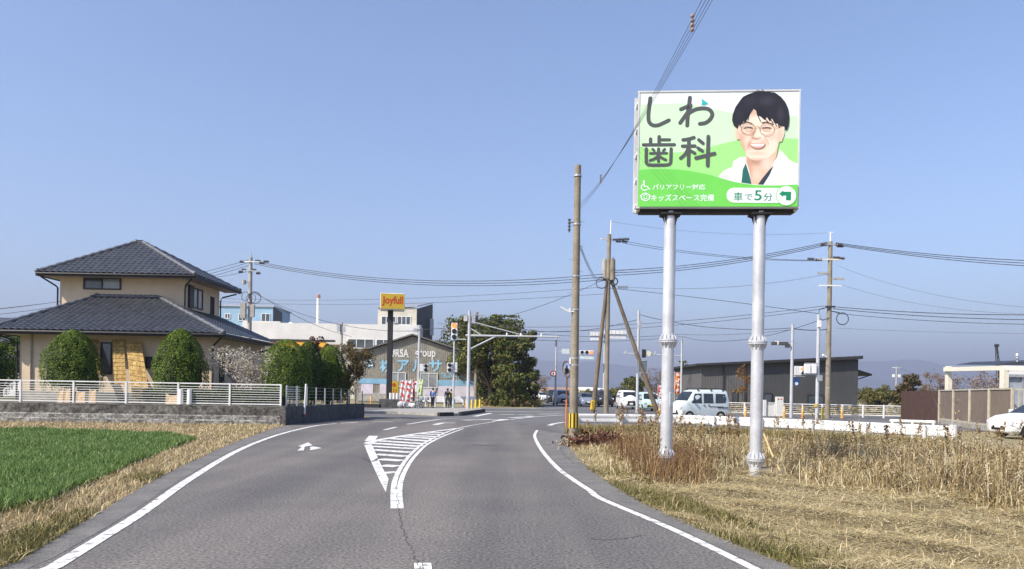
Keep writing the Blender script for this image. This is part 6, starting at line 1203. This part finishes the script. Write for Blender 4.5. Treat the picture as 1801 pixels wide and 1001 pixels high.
st = O('sticker', mb, c_white, pA); mb = MB(); r = .125
for k in range(7): zz = z0_ + (z1_ - z0_) * (k + .6) / 7.4; mb.quad(*[(lA.x + r * math.cos(q_), lA.y + r * math.sin(q_), zz + e_) for q_, e_ in ((-1.15, -.012), (-.98, -.012), (-.98, .012), (-1.15, .012))])
O('sticker_print', mb, c_ink, pA) 
# ================================================================== VEHICLES
M_tyre = pm('tyre', (.025, .025, .026), .85); M_rim = pm('wheel_rim', (.55, .56, .58), .35, metal=.6, var=.05); M_arch = pm('wheel_arch', (.012, .012, .013), .9)
M_cglass = pm('car_glass', (.03, .038, .042), .08, var=.3, scale=1.2, spec=.9); M_headl = pm('head_lamp', (.62, .66, .72), .15, var=.1, scale=9); M_taill = pm('tail_lamp', (.35, .02, .02), .25)
def paint(nm, c): return pm(nm, c, .28, var=.03, scale=1.5, spec=.6)
def car(label, cat, loc, rz, stn, glass, wheels, col, wind, rear=None, plate=None, extras=None, r_w=.29, group='cars at the crossing', name='car'):
    """stn: (x, z_bottom, z_belt, z_top, half width, half roof width) from nose to tail, nose at +x"""
    c = thing(name, label, cat, loc, rz, group); mb = MB(); rings = []
    for (x, zb, zl, zt, w, wr) in stn:
        h = [(0, zb), (w * .82, zb), (w * .97, zb + .1), (w, zb + (zl - zb) * .5), (w * .985, zl), ((w + wr) / 2 * .995, zl + (zt - zl) * .55), (wr, zt - (zt - zl) * .1), (wr * .86, zt - (zt - zl) * .015), (wr * .4, zt + .012), (0, zt + .015)]
        rings.append([Vector((x, y, z)) for y, z in h] + [Vector((x, -y, z)) for y, z in h[-2:0:-1]])
    k = len(rings[0]); mb.add([v for r in rings for v in r], [(i * k + j, i * k + (j + 1) % k, (i + 1) * k + (j + 1) % k, (i + 1) * k + j) for i in range(len(rings) - 1) for j in range(k)] + [tuple(range(k))[::-1], tuple(range((len(rings) - 1) * k, len(rings) * k))])
    body = O('body', mb, col, c, smooth=38, bevel=.02)
    xs = [s[0] for s in stn][::-1]
    def side(x, z):
        g = lambda i: float(np.interp(x, xs, [s[i] for s in stn][::-1])); zl, zt, w, wr = g(2), g(3), g(4), g(5)
        f = min(max((z - zl) / max(zt - zl, .05), 0), 1); return float(np.interp(f, [0, .55, .9, 1], [w * .985, (w + wr) / 2 * .995, wr, wr * .9]))
    for s in (-1, 1):
        for poly in glass:
            P = [(p.x, p.y) for p in [Vector((a, b, 0)) for a, b in poly]]; mb = MB(); V = [Vector((x, s * (side(x, z) + .012), z)) for x, z in P]; mb.prism(V, (0, -s * .015, 0)); O('side_window', mb, M_cglass, body)
    def cross(px, pz, hw0, hw1, nm, mat, dx):
        mb = MB(); (xa, za), (xb, zb2) = (px[0], pz[0]), (px[1], pz[1]); n = Vector((zb2 - za, 0, xa - xb)).normalized() * (1 if dx > 0 else -1); n = n if n.z > -.3 else -n
        mb.prism([Vector((xa, -hw0, za)) + n * .02, Vector((xa, hw0, za)) + n * .02, Vector((xb, hw1, zb2)) + n * .02, Vector((xb, -hw1, zb2)) + n * .02], -n * .02); return O(nm, mb, mat, body)
    cross(*wind, 'windscreen', M_cglass, 1)
    if rear: cross(*rear, 'rear_window', M_cglass, -1)
    for x in wheels:
        for s in (-1, 1):
            w = float(np.interp(x, xs, [q[4] for q in stn][::-1])); mb = MB(); mb.cyl((x, s * (w - .19), r_w), (x, s * (w + .004), r_w), r_w * 1.18, n=24)
            for i in range(len(mb.v)): mb.v[i].z = max(mb.v[i].z, .16)
            O('wheel_arch', mb, M_arch, body); mb = MB(); mb.cyl((x, s * (w - .17), r_w), (x, s * (w + .012), r_w), r_w, n=24); wl_ = O('wheel', mb, M_tyre, c, smooth=40, bevel=.02); mb = MB(); mb.cyl((x, s * (w - .1), r_w), (x, s * (w + .02), r_w), r_w * .66, n=20)
            for j in range(6): a = j * math.pi / 3; mb.bar((x, s * (w + .022), r_w), (x + r_w * .62 * math.cos(a), s * (w + .024), r_w + r_w * .62 * math.sin(a)), .05, .015, up=(0, 1, 0))
            O('rim', mb, M_rim, wl_)
    x0, zn, w0 = stn[0][0], stn[1][2], stn[0][4]; xt, wt = stn[-1][0], stn[-1][4]
    for s in (-1, 1):
        mb = MB(); mb.box((stn[1][0] - .02, s * stn[1][4] * .82, stn[1][2] - .03), (.22, stn[1][4] * .34, .2)); O('headlight', mb, M_headl, body, bevel=.04)
        mb = MB(); mb.box((xt + .03, s * wt * .9, stn[-1][2] - .12), (.12, .12, .34)); O('tail_light', mb, M_taill, body, bevel=.02)
        mb = MB(); xm = wind[0][0] - .25; mb.box((xm, s * (side(xm, wind[1][0]) + .12), wind[1][0] + .08), (.09, .2, .15)); O('mirror', mb, col, c, bevel=.03)
    mb = MB(); mb.box((x0 - .02, 0, stn[0][1] + .12), (.08, w0 * 1.3, .14)); mb.box((x0 - .01, 0, stn[0][2] - .06), (.08, w0 * 1.0, .1 if stn[3][3] < 1.6 or len(stn) > 8 else .34)); O('grille', mb, M_arch, body, bevel=.02)
    mb = MB(); mb.box((x0 + .03, 0, stn[0][1] + .24), (.03, .34, .17)); O('number_plate', mb, plate or M_white, body)
    if extras: extras(c, body, side)
    return c
KV = [(1.70, .30, .62, .80, .60, .56), (1.64, .24, .80, .98, .68, .63), (1.40, .22, .95, 1.08, .72, .64), (1.22, .2, .98, 1.2, .735, .63), (.80, .2, 1.0, 1.78, .74, .60), (.55, .2, 1.0, 1.85, .74, .61), (-1.35, .2, 1.0, 1.88, .74, .61), (-1.60, .22, 1.0, 1.82, .735, .59), (-1.70, .28, 1.0, 1.45, .715, .61)]
def van_x(c, body, side):
    for s in (-1, 1):
        for x in (.20, -.64): mb = MB(); mb.box((x, s * (side(x, 1.2) + .012), 1.32), (.12, .02, .62)); O('pillar', mb, M_van, body)
        mb = MB(); mb.box((-.75, s * .745, .86), (1.0, .02, .03)); mb.box((-1.2, s * .75, .80), (.75, .03, .05)); mb.box((.12, s * .755, .93), (.13, .03, .045)); mb.box((-.22, s * .755, .93), (.05, .03, .12)); O('trim', mb, M_walld, body)
        mb = MB()
        for x in (.48, -.45, -1.28): mb.box((x, s * .60, 1.85), (.05, .06, .12))
        O('roof_foot', mb, M_arch, body)
    mb = MB()
    for x in (.48, -.45, -1.28): mb.bar((x, -.62, 1.95), (x, .62, 1.95), .04)
    mb.bar((.48, 0, 1.965), (-1.3, 0, 1.965), .3, .03); O('roof_bar', mb, M_trim, c)
M_van = paint('pale_mint_white', (.66, .73, .72))
p = A(1229.5, 690, 47); car('white high roofed kei van with roof bars stopped behind the guard rail', 'van', (p.x, 47, 0), math.pi + rad(20), KV,
    [[(.98, 1.05), (.72, 1.62), (.26, 1.64), (.26, 1.05)], [(.14, 1.06), (.14, 1.64), (-.56, 1.64), (-.56, 1.06)], [(-.72, 1.06), (-.72, 1.64), (-1.42, 1.62), (-1.5, 1.3), (-1.4, 1.08)]], (1.12, -1.08), M_van, ((1.24, .84), (1.2, 1.74), .62, .56), ((-1.70, -1.64), (1.1, 1.75), .58, .52), extras=van_x, name='kei_van', r_w=.27)
HB = [(1.95, .28, .52, .66, .62, .56), (1.86, .2, .66, .80, .76, .70), (1.55, .18, .84, .93, .82, .74), (1.0, .17, .92, 1.02, .84, .72), (.25, .17, .94, 1.46, .845, .60), (-.2, .17, .95, 1.52, .845, .60), (-1.3, .17, .97, 1.46, .84, .58), (-1.8, .22, .98, 1.12, .80, .62), (-1.95, .3, .9, 1.0, .72, .60)]
HBG = [[(.80, .98), (.2, 1.40), (-.42, 1.44), (-.42, .98)], [(-.50, .98), (-.50, 1.44), (-1.2, 1.38), (-1.35, 1.02)]]
HW = ((.98, .28), (1.03, 1.44), .66, .56); HR = ((-1.9, -1.35), (1.02, 1.42), .58, .5)
M_carw = paint('car_white', (.78, .78, .78)); M_cars = paint('car_silver', (.42, .44, .47)); M_carb = paint('car_blue_grey', (.22, .26, .33)); M_cark = paint('car_dark', (.035, .037, .042)); M_carm = paint('car_mint', (.55, .70, .68))
fx = A(1772, 690, 31.5).x; car('white hatchback nosing in at the right edge beside the screen fence', 'car', (fx + 1.95, 32.2, 0), math.pi + rad(4), HB, HBG, (1.22, -1.25), M_carw, HW, HR, r_w=.30)
MV = [(2.2, .3, .7, .9, .72, .66), (2.1, .2, .9, 1.05, .82, .74), (1.6, .18, 1.0, 1.14, .85, .74), (.95, .17, 1.05, 1.7, .86, .66), (.6, .17, 1.05, 1.84, .86, .66), (-1.7, .17, 1.05, 1.86, .86, .66), (-2.1, .2, 1.05, 1.78, .85, .64), (-2.25, .3, 1.05, 1.5, .82, .66)]
MVG = [[(1.2, 1.12), (.85, 1.62), (.2, 1.66), (.2, 1.12)], [(.1, 1.12), (.1, 1.66), (-1.0, 1.66), (-1.0, 1.12)], [(-1.1, 1.12), (-1.1, 1.66), (-1.9, 1.64), (-1.95, 1.12)]]
MW = ((1.55, .98), (1.16, 1.68), .70, .62); MR = ((-2.26, -2.12), (1.1, 1.72), .7, .62)
def atd(x, d): return (A(x, 690, d).x, d, 0)
S_ = -math.pi / 2
car('white minivan with a big dark grille facing the viewer beyond the crossing', 'minivan', atd(1104, 77), S_ + rad(1), MV, MVG, (1.4, -1.4), M_carw, MW, MR, name='minivan')
KC = [(s[0] * .99, s[1], s[2] * .92, s[3] * .90, s[4], s[5]) for s in KV]
car('mint green kei car with a yellow number plate beside the white minivan', 'car', atd(1139, 70), S_ + rad(2), KC, [[(.9, .98), (.7, 1.46), (-.1, 1.48), (-.1, .98)], [(-.2, .98), (-.2, 1.48), (-1.4, 1.46), (-1.45, .98)]], (1.12, -1.1), M_carm, ((1.24, .84), (1.08, 1.56), .62, .55), plate=M_yel)
car('silver blue compact car facing the viewer just right of the near utility pole', 'car', atd(1031, 86), S_ + rad(3), HB, HBG, (1.22, -1.25), M_carb, HW, HR)
car('dark boxy van half hidden between the two far timber poles', 'van', atd(1060, 88), S_ + rad(6), MV, MVG, (1.4, -1.4), M_cark, MW, MR, name='minivan')
car('white car with dark windows just left of the near utility pole', 'car', atd(988, 92), S_ + rad(4), MV, MVG, (1.4, -1.4), M_cars, MW, MR)
car('black van beside the round red rimmed sign pole', 'van', atd(973, 104), S_, MV, MVG, (1.4, -1.4), M_cark, MW, MR, name='minivan')
car('small white car farthest left on the northern road', 'car', atd(951, 120), S_ + rad(25), HB, HBG, (1.22, -1.25), M_carw, HW, HR)
car('white car partly hidden between the leaning brace and the left billboard post', 'car', atd(1159, 80), S_ + rad(4), HB, HBG, (1.22, -1.25), M_carw, HW, HR)

# ================================================================== PEOPLE AND BICYCLES
def skin(nm, pts, edges, mat, par, sub=1):
    me = bpy.data.meshes.new(nm); me.from_pydata([p[0] for p in pts], edges, []); ob = link_mesh(nm, me, mat, par); md = ob.modifiers.new('skin', 'SKIN'); md.use_smooth_shade = True
    if not me.skin_vertices: pass
    sv = me.skin_vertices[0].data
    for i, p in enumerate(pts): sv[i].radius = (p[1], p[2] if len(p) > 2 else p[1]); sv[i].use_root = (i == 0)
    s = ob.modifiers.new('smooth', 'SUBSURF'); s.levels = sub; s.render_levels = sub; return ob
def person(label, loc, rz, top, legs, skin_c, hair, h=1.7, arm=(.0, .12), step=.12, bag=None):
    """standing figure facing -y; arm: how far each hand reaches forward"""
    t = thing('person', label, 'person', loc, rz); k = h / 1.7; v = lambda x, y, z: (x * k, y * k, z * k)
    P = [(v(0, 0, .93), .12 * k, .10 * k), (v(0, .01, 1.12), .12 * k, .09 * k), (v(0, .01, 1.36), .14 * k, .09 * k), (v(0, 0, 1.46), .055 * k), (v(0, -.01, 1.56), .075 * k, .085 * k), (v(0, -.01, 1.65), .06 * k, .075 * k)]
    E = [(0, 1), (1, 2), (2, 3), (3, 4), (4, 5)]; armp, legp = [], []
    for s, f in ((-1, arm[0]), (1, arm[1])):
        i = len(P); st = step * s; P += [(v(.09 * s, 0, .88), .085 * k), (v(.10 * s, -st * .5, .48), .06 * k), (v(.10 * s, -st + .02, .09), .042 * k), (v(.11 * s, -st - .10, .035), .035 * k)]; E += [(0, i), (i, i + 1), (i + 1, i + 2), (i + 2, i + 3)]; legp.append(i)
        j = len(P); el = (.24 * s, .03 - f * .3, 1.13); wr = (.25 * s, -.03 - f, .90 + f * .35); P += [(v(.18 * s, 0, 1.40), .055 * k), (v(*el), .042 * k), (v(*wr), .028 * k), (v(wr[0], wr[1] - .01, wr[2] - .08), .035 * k, .018 * k)]; E += [(2, j), (j, j + 1), (j + 1, j + 2), (j + 2, j + 3)]; armp.append(j)
        for q in range(5):
            m = len(P); ox = (q - 1.5) * .018 if q < 4 else -.045 * s; L = (.07, .08, .075, .06, .045)[q]; y0 = -.02 if q < 4 else -.03
            P += [(v(wr[0] + ox, wr[1] + y0, wr[2] - (.12 if q < 4 else .07)), .009 * k), (v(wr[0] + ox * 1.05, wr[1] + y0 - .02, wr[2] - (.12 if q < 4 else .07) - L), .007 * k)]; E += [(j + 3, m), (m, m + 1)]
    skin('body', P, E, skin_c, t, 1)
    g = lambda i, e: (P[i][0], P[i][1] + e, (P[i][2] if len(P[i]) > 2 else P[i][1]) + e)
    J = [g(0, .025), g(1, .03), g(2, .03)]; JE = [(0, 1), (1, 2)]
    for j in armp: m = len(J); J += [g(j, .025), g(j + 1, .022), (tuple(Vector(P[j + 1][0]).lerp(Vector(P[j + 2][0]), .9)), .042 * k)]; JE += [(2, m), (m, m + 1), (m + 1, m + 2)]
    skin('jacket', J, JE, top, t)
    T_ = [(v(0, 0, .95), .145 * k, .115 * k)]; TE = []
    for i in legp: m = len(T_); T_ += [g(i, .02), g(i + 1, .025), (tuple(Vector(P[i + 1][0]).lerp(Vector(P[i + 2][0]), .93)), .06 * k)]; TE += [(0, m), (m, m + 1), (m + 1, m + 2)]
    skin('trousers', T_, TE, legs, t)
    for i in legp: a, b = Vector(P[i + 2][0]), Vector(P[i + 3][0]); mb = MB(); mb.sphere((a + b) / 2 + Vector((0, -.01, -.015)), .055, 10, 6, (.85, 2.1, .75)); O('shoe', mb, M_blk, t, smooth=60)
    mb = MB(); mb.sphere(v(0, .015, 1.635), .098 * k, 14, 8, (.92, 1.02, .95)); O('hair', mb, hair, t, smooth=70)
    hd = Vector(v(0, -.01, 1.58)); mb = MB()
    for s in (-1, 1): mb.sphere(hd + Vector((.03 * s, -.083, .02)), .009, 6, 4)
    mb.sphere(hd + Vector((0, -.09, -.055)), .02, 8, 4, (1.1, .4, .35)); O('face_feature', mb, M_blk, t)
    mb = MB(); mb.sphere(hd + Vector((0, -.092, -.015)), .014, 8, 5, (.8, 1.2, 1.3))
    for s in (-1, 1): mb.sphere(hd + Vector((.083 * s, .01, -.005)), .022, 8, 5, (.4, .8, 1.2))
    O('nose_and_ear', mb, skin_c, t, smooth=60)
    if bag: mb = MB(); mb.box(v(.0, .17, 1.2), (.28, .14, .38)); O('backpack', mb, bag, t, bevel=.05)
    return t
M_skin = pm('skin', (.50, .33, .24), .6, var=.05); M_hairb = pm('hair', (.02, .018, .016), .6)
cl = lambda n, c: pm(n, c, .9, var=.08, scale=5)
person('person in a blue jacket and dark trousers standing left of the pair', G(761, 717.5), rad(160), cl('blue_jacket', (.10, .20, .50)), cl('navy_trousers', (.03, .035, .06)), M_skin, M_hairb, 1.72, (.05, .15), .06)
person('person in dark grey work clothes standing in the middle of the pavement', G(787, 717.5), rad(185), cl('charcoal_jacket', (.06, .062, .066)), cl('grey_trousers', (.16, .165, .17)), M_skin, M_hairb, 1.70, (.1, .05), .08)
person('person in a black coat with a yellow sleeve band standing beside the grey clad one', G(793.5, 716.5), rad(150), cl('black_coat', (.03, .028, .03)), cl('black_trousers', (.03, .03, .032)), M_skin, M_hairb, 1.64, (.0, .2), .05, bag=M_yel)
def bicycle(label, loc, rz):
    b = thing('bicycle', label, 'bicycle', loc, rz, 'bicycles parked by the banners')
    for x in (-.5, .5):
        mb = MB(); mb.torus((x, 0, .33), .31, .022, (0, 1, 0), 24, 6); w = O('wheel', mb, M_tyre, b, smooth=60); mb = MB()
        for k in range(8): a = k * math.pi / 8; mb.tube([(x + .3 * math.cos(a), 0, .33 + .3 * math.sin(a)), (x - .3 * math.cos(a), 0, .33 - .3 * math.sin(a))], .004, 4)
        O('spokes', mb, M_galv, w)
    mb = MB()
    for pts in ([(-.5, 0, .33), (-.1, 0, .30), (.38, 0, .75), (-.18, 0, .72), (-.1, 0, .30)], [(-.5, 0, .33), (-.18, 0, .72), (-.22, 0, .86)], [(.5, 0, .33), (.38, 0, .75), (.35, 0, .98)]): 
        for a, c in zip(pts[:-1], pts[1:]): mb.tube([a, c], .018, 6)
    O('frame', mb, M_cars, b, smooth=60)
    mb = MB(); mb.sphere((-.23, 0, .89), .12, 10, 6, (1.2, .7, .35)); O('saddle', mb, M_blk, b, smooth=60)
    mb = MB(); mb.tube([(.25, -.28, 1.0), (.36, -.15, 1.02), (.36, .15, 1.02), (.25, .28, 1.0)], .016, 6); O('handlebar', mb, M_galv, b, smooth=60)
    mb = MB(); mb.box((.55, 0, .85), (.3, .32, .24)); O('basket', mb, M_galv, b, bevel=.03)
    return b
b1 = bicycle('bicycle parked closest to the red and white banners', A(729, 690, 62.5).xy.to_3d(), rad(20))
for i, (x, d, r_, lab) in enumerate(((737, 62, 75, 'bicycle parked across the foot of the signal pole'), (744, 63, 60, 'bicycle parked nearest the person in blue'))):
    p = A(x, 690, d); dup(b1, (p.x, d, 0), rad(r_), lab)

# ================================================================== OVERHEAD CABLES
def cable(a, b, sag, r, label, group='overhead cables', mat=None, name='overhead_cable'):
    a, b = Vector(a), Vector(b); n = 28; P = [a + (b - a) * (i / n) - Vector((0, 0, 4 * sag * (i / n) * (1 - i / n))) for i in range(n + 1)]
    mb = MB(); mb.tube(P, r, 5); return tag(O(name, mb, mat or M_cabl, smooth=60), label, 'cable', group)
# bundle from the near pole overhead towards the viewer's side pole
for k in range(4):
    a = A(1019, 366 - k * 3.2, 25.3) + Vector((.05, 0, 0)); b = Vector((2.45 + .16 * (k - 1.5), -9.0, 7.5 + .06 * (k - 1.5)))
    cb = cable(a, b, 1.22, .0036, 'thin cable of the four strand bundle running from the near pole up past the billboard', 'four strand bundle from the near pole', pm('line_grey', (.10, .11, .13), .5))
def on_bundle(t, k=2): a = A(1019, 366 - k * 3.2, 25.3); b = Vector((2.45, -9, 7.5)); return a + (b - a) * t - Vector((0, 0, 4 * 1.22 * t * (1 - t)))
for t, lab in ((.165, 'string of small spacers on the cable bundle nearest the pole'), (.445, 'string of small spacers on the cable bundle above the billboard')):
    c = on_bundle(t); mb = MB()
    for k in range(4): mb.sphere(c + Vector((.0, 0, .09 - k * .06)), .028, 8, 6)
    mb.bar(c + Vector((0, 0, .12)), c + Vector((0, 0, -.12)), .012); tag(O('cable_spacer', mb, pm('spacer', (.30, .22, .20), .6), smooth=60), lab, 'spacer')
def span(p0, p1, sag, r, label, n=1, dz=.0, group='overhead cables', dpx=0):
    for k in range(n): cable(A(p0[0], p0[1] + k * dz, p0[2]), A(p1[0], p1[1] + k * (dz if not dpx else dpx), p1[2]), sag, r, label, group)
span((447, 459, 74), (1062, 482, 60), 1.15, .026, 'one of three heavy lines from the far left pole to the braced pole', 3, 2.6, 'heavy lines left of the braced pole', 5)
span((1070, 476, 60), (1455, 426, 57), .4, .026, 'one of three heavy lines from the braced pole to the big right pole', 3, 4.5, 'heavy lines right of the braced pole', 2.6)
span((1470, 427, 57), (1960, 462, 50), .35, .026, 'one of three heavy lines leaving the big right pole to the right edge', 3, 1.8, 'heavy lines at the right edge', 6)
span((1098, 424, 60), (1440, 458, 57), .35, .018, 'one of two thin lines between the crossarms of the two far poles', 2, 4, 'crossarm lines', 1)
span((437, 457, 74), (-260, 556, 70), 1.4, .022, 'one of three lines leaving the far left pole behind the house to the left edge', 3, 5, 'lines at the left edge', 12)
span((434, 478, 74), (-150, 556, 80), .5, .02, 'single lower line leaving the far left pole behind the house')
span((445, 512, 74), (618, 592, 104), .6, .025, 'service cable drooping from the far left pole to the small far pole', 1)
span((445, 514, 74), (735, 582, 66), 1.1, .02, 'thin cable drooping from the far left pole to the pedestrian signal pole')
span((300, 519, 110), (1062, 505, 62), .9, .016, 'faint upper line passing over the white mast', 2, 5, 'faint upper lines', 12)
span((735, 580, 66), (1063, 491, 60), .9, .02, 'rising line from the pedestrian signal pole to the braced pole')
span((770, 569, 84), (1450, 538, 57), .9, .02, 'long low line passing behind the near pole to the big right pole', 2, 9, 'long low lines', 5)
span((1063, 506, 60), (1441, 552, 53), -.1, .02, 'line falling from the braced pole to the pale pole by the big right pole')
span((836, 553, 84), (1123, 562, 60), 1.4, .022, 'slack line from the warehouse corner pole to the framed sign pole')
span((1123, 553, 60), (1392, 577, 56), .5, .022, 'line from the framed sign pole to the camera pole')
span((1199, 592, 84), (1437, 565, 53), .9, .02, 'slack line from the pale mast to the control box pole')
span((1196, 588, 84), (1392, 580, 56), .2, .016, 'taut line from the pale mast to the camera pole')
span((824, 590, 60), (1198, 592, 84), .5, .018, 'low line from the thick mast to the pale far mast', 2, -14, 'low lines from the thick mast', -4)
span((1394, 578, 56), (1458, 579, 57), .1, .03, 'short thick cable between the camera pole and the big right pole')
span((1472, 540, 57), (1960, 551, 50), .3, .026, 'upper thick low line leaving the big right pole'); span((1465, 543, 57), (1960, 562, 50), .3, .026, 'middle thick low line leaving the big right pole'); span((1470, 551, 57), (1960, 570, 50), .3, .02, 'lowest thin low line leaving the big right pole')
span((1480, 501, 57), (1960, 550, 40), .8, .008, 'faint wire sloping from the white crossarm to the right edge'); span((1470, 466, 57), (1960, 545, 40), .9, .008, 'fainter wire above it sloping to the right edge'); span((1470, 577, 57), (1960, 585, 60), .2, .008, 'thin level wire at the lowest clamp of the big right pole')
span((1072, 389, 60), (1464, 409, 57), .5, .008, 'thin earth wire between the two pole tops')
span((1021, 432, 25.3), (1062, 486, 60), .6, .012, 'one of two thin stays from the near pole to the braced pole', 2, 6, 'stays from the near pole', 4)
span((1075, 482, 60), (1112, 475, 60), -.1, .012, 'short jumper wire on the braced pole')
mb = MB(); p = A(1095, 505, 59); mb.box(p, (.8, .16, .2)); tag(O('cable_marker', mb, M_carb, bevel=.03), 'blue grey cable closure hanging right of the braced pole', 'closure')
span((1078, 492, 60), (1085, 504, 59), .02, .012, 'short hanger wire above the blue grey closure'); span((1103, 505, 59), (1456, 482, 57), .5, .012, 'thin line from the blue grey closure to the big right pole')
# poles far right and their wire
fp_ = pole_base('utility_pole', 'tiny far utility pole behind the hedge row at right', 1576, 190); shaft(fp_, pz(1578, 645, 190), .2, .15, M_polec); mb = MB(); z = pz(1578, 661, 190); mb.box((-.7, 0, z), (.5, .4, .7)); mb.box((.7, 0, z), (.5, .4, .7)); mb.bar((-1.1, 0, z + 2), (1.1, 0, z + 2), .12); O('transformer', mb, M_white, fp_)
span((1579, 645, 190), (1690, 668, 120), .8, .03, 'far sagging wire from the tiny pole behind the brown fence')

# ================================================================== HORIZON: low roofs, hills, haze
for i, (x0, x1, z1, d, m, lab) in enumerate(((950, 1000, 2.9, 260, pm('rust_roof', (.38, .24, .16), .8), 'long low rust roofed shed on the horizon behind the round sign'), (1018, 1050, 3.4, 300, M_wall_w, 'pale arched shed on the horizon between the near pole and the timber brace'), (1052, 1068, 3.2, 310, M_wall_w, 'small pale house on the horizon beside the braced pole'), (925, 950, 3.0, 280, M_wall_w, 'low pale house on the horizon at the foot of the bare tree'))):
    a, b = A(x0, 690, d), A(x1, 690, d); h = thing('far_shed', lab, 'shed', ((a.x + b.x) / 2, d, 0)); w = b.x - a.x; mb = MB(); mb.box((0, 0, z1 * .3), (w, 8, z1 * .6)); O('wall', mb, M_wall_c, h); mb = MB(); mb.prism([(-w / 2 - .3, -4.4, z1 * .6), (w / 2 + .3, -4.4, z1 * .6), (w / 2 + .3, 0, z1), (-w / 2 - .3, 0, z1)], (0, 0, .15)); mb.prism([(-w / 2 - .3, 4.4, z1 * .6), (w / 2 + .3, 4.4, z1 * .6), (w / 2 + .3, 0, z1), (-w / 2 - .3, 0, z1)], (0, 0, .15)); O('roof', mb, m, h)
def hills(prof, d, label, depth=900):
    n = 160; xs = np.linspace(prof[0][0], prof[-1][0], n); hs = np.interp(xs, [p[0] for p in prof], [p[1] for p in prof])
    hs = np.convolve(np.pad(hs, 4, 'edge'), np.ones(9) / 9, 'valid'); rows = []
    for j in range(10):
        f = math.sin(j / 9 * math.pi) ** .8; rg = 1 + .10 * np.sin(xs / 37 + j * 1.7) + .06 * np.sin(xs / 13 + j)
        rows.append([Vector((UV(x, 690)[0] * d / F * (1 + (j - 4.5) / 9 * depth / d * .6), d + (j - 4.5) / 9 * depth, max(-5, (HV + 500.5 + (x - 900.5) * .01745 - y) * d / F * f * (rg[i] if j not in (4, 5) else 1)))) for i, (x, y) in enumerate(zip(xs, hs))])
    V = [v for r in rows for v in r]; mb = MB(); mb.add(V, [(j * n + i, j * n + i + 1, (j + 1) * n + i + 1, (j + 1) * n + i) for j in range(9) for i in range(n - 1)])
    return STR(O('hills', mb, pm('wooded_hill', (.06, .075, .045), .95, scale=.02, col2=(.035, .05, .03)), smooth=80), label, 'hills')
hills([(560, 668), (700, 655), (820, 640), (930, 632), (1010, 636), (1080, 640), (1160, 650), (1230, 640), (1320, 646), (1400, 638), (1470, 634), (1500, 630), (1540, 642), (1580, 630), (1600, 625), (1625, 634), (1690, 650), (1760, 658), (1900, 664), (2100, 668)], 8000, 'hazy blue mountains along the northern horizon')
hills([(-500, 655), (-200, 650), (0, 648), (200, 652), (400, 656), (600, 664), (800, 672), (1000, 676), (1200, 672), (1500, 666), (1800, 672), (2200, 676)], 6000, 'lower hazy foothills in front of the mountains', 600)
hz_ = MB(); hz_.box((0, 3000, 245), (18000, 14600, 496)); hm = bpy.data.materials.new('haze'); hm.use_nodes = True; nt = hm.node_tree; nt.nodes.remove(nt.nodes['Principled BSDF'])
pv = nt.nodes.new('ShaderNodeVolumePrincipled'); pv.inputs['Density'].default_value = 3.0e-4; pv.inputs['Color'].default_value = (.54, .60, .78, 1); pv.inputs['Anisotropy'].default_value = .1
nt.links.new(pv.outputs[0], nt.nodes['Material Output'].inputs['Volume']); ho = O('haze', hz_, hm); tag(ho, 'pale blue haze in the air over the whole plain', 'haze', kind='stuff')
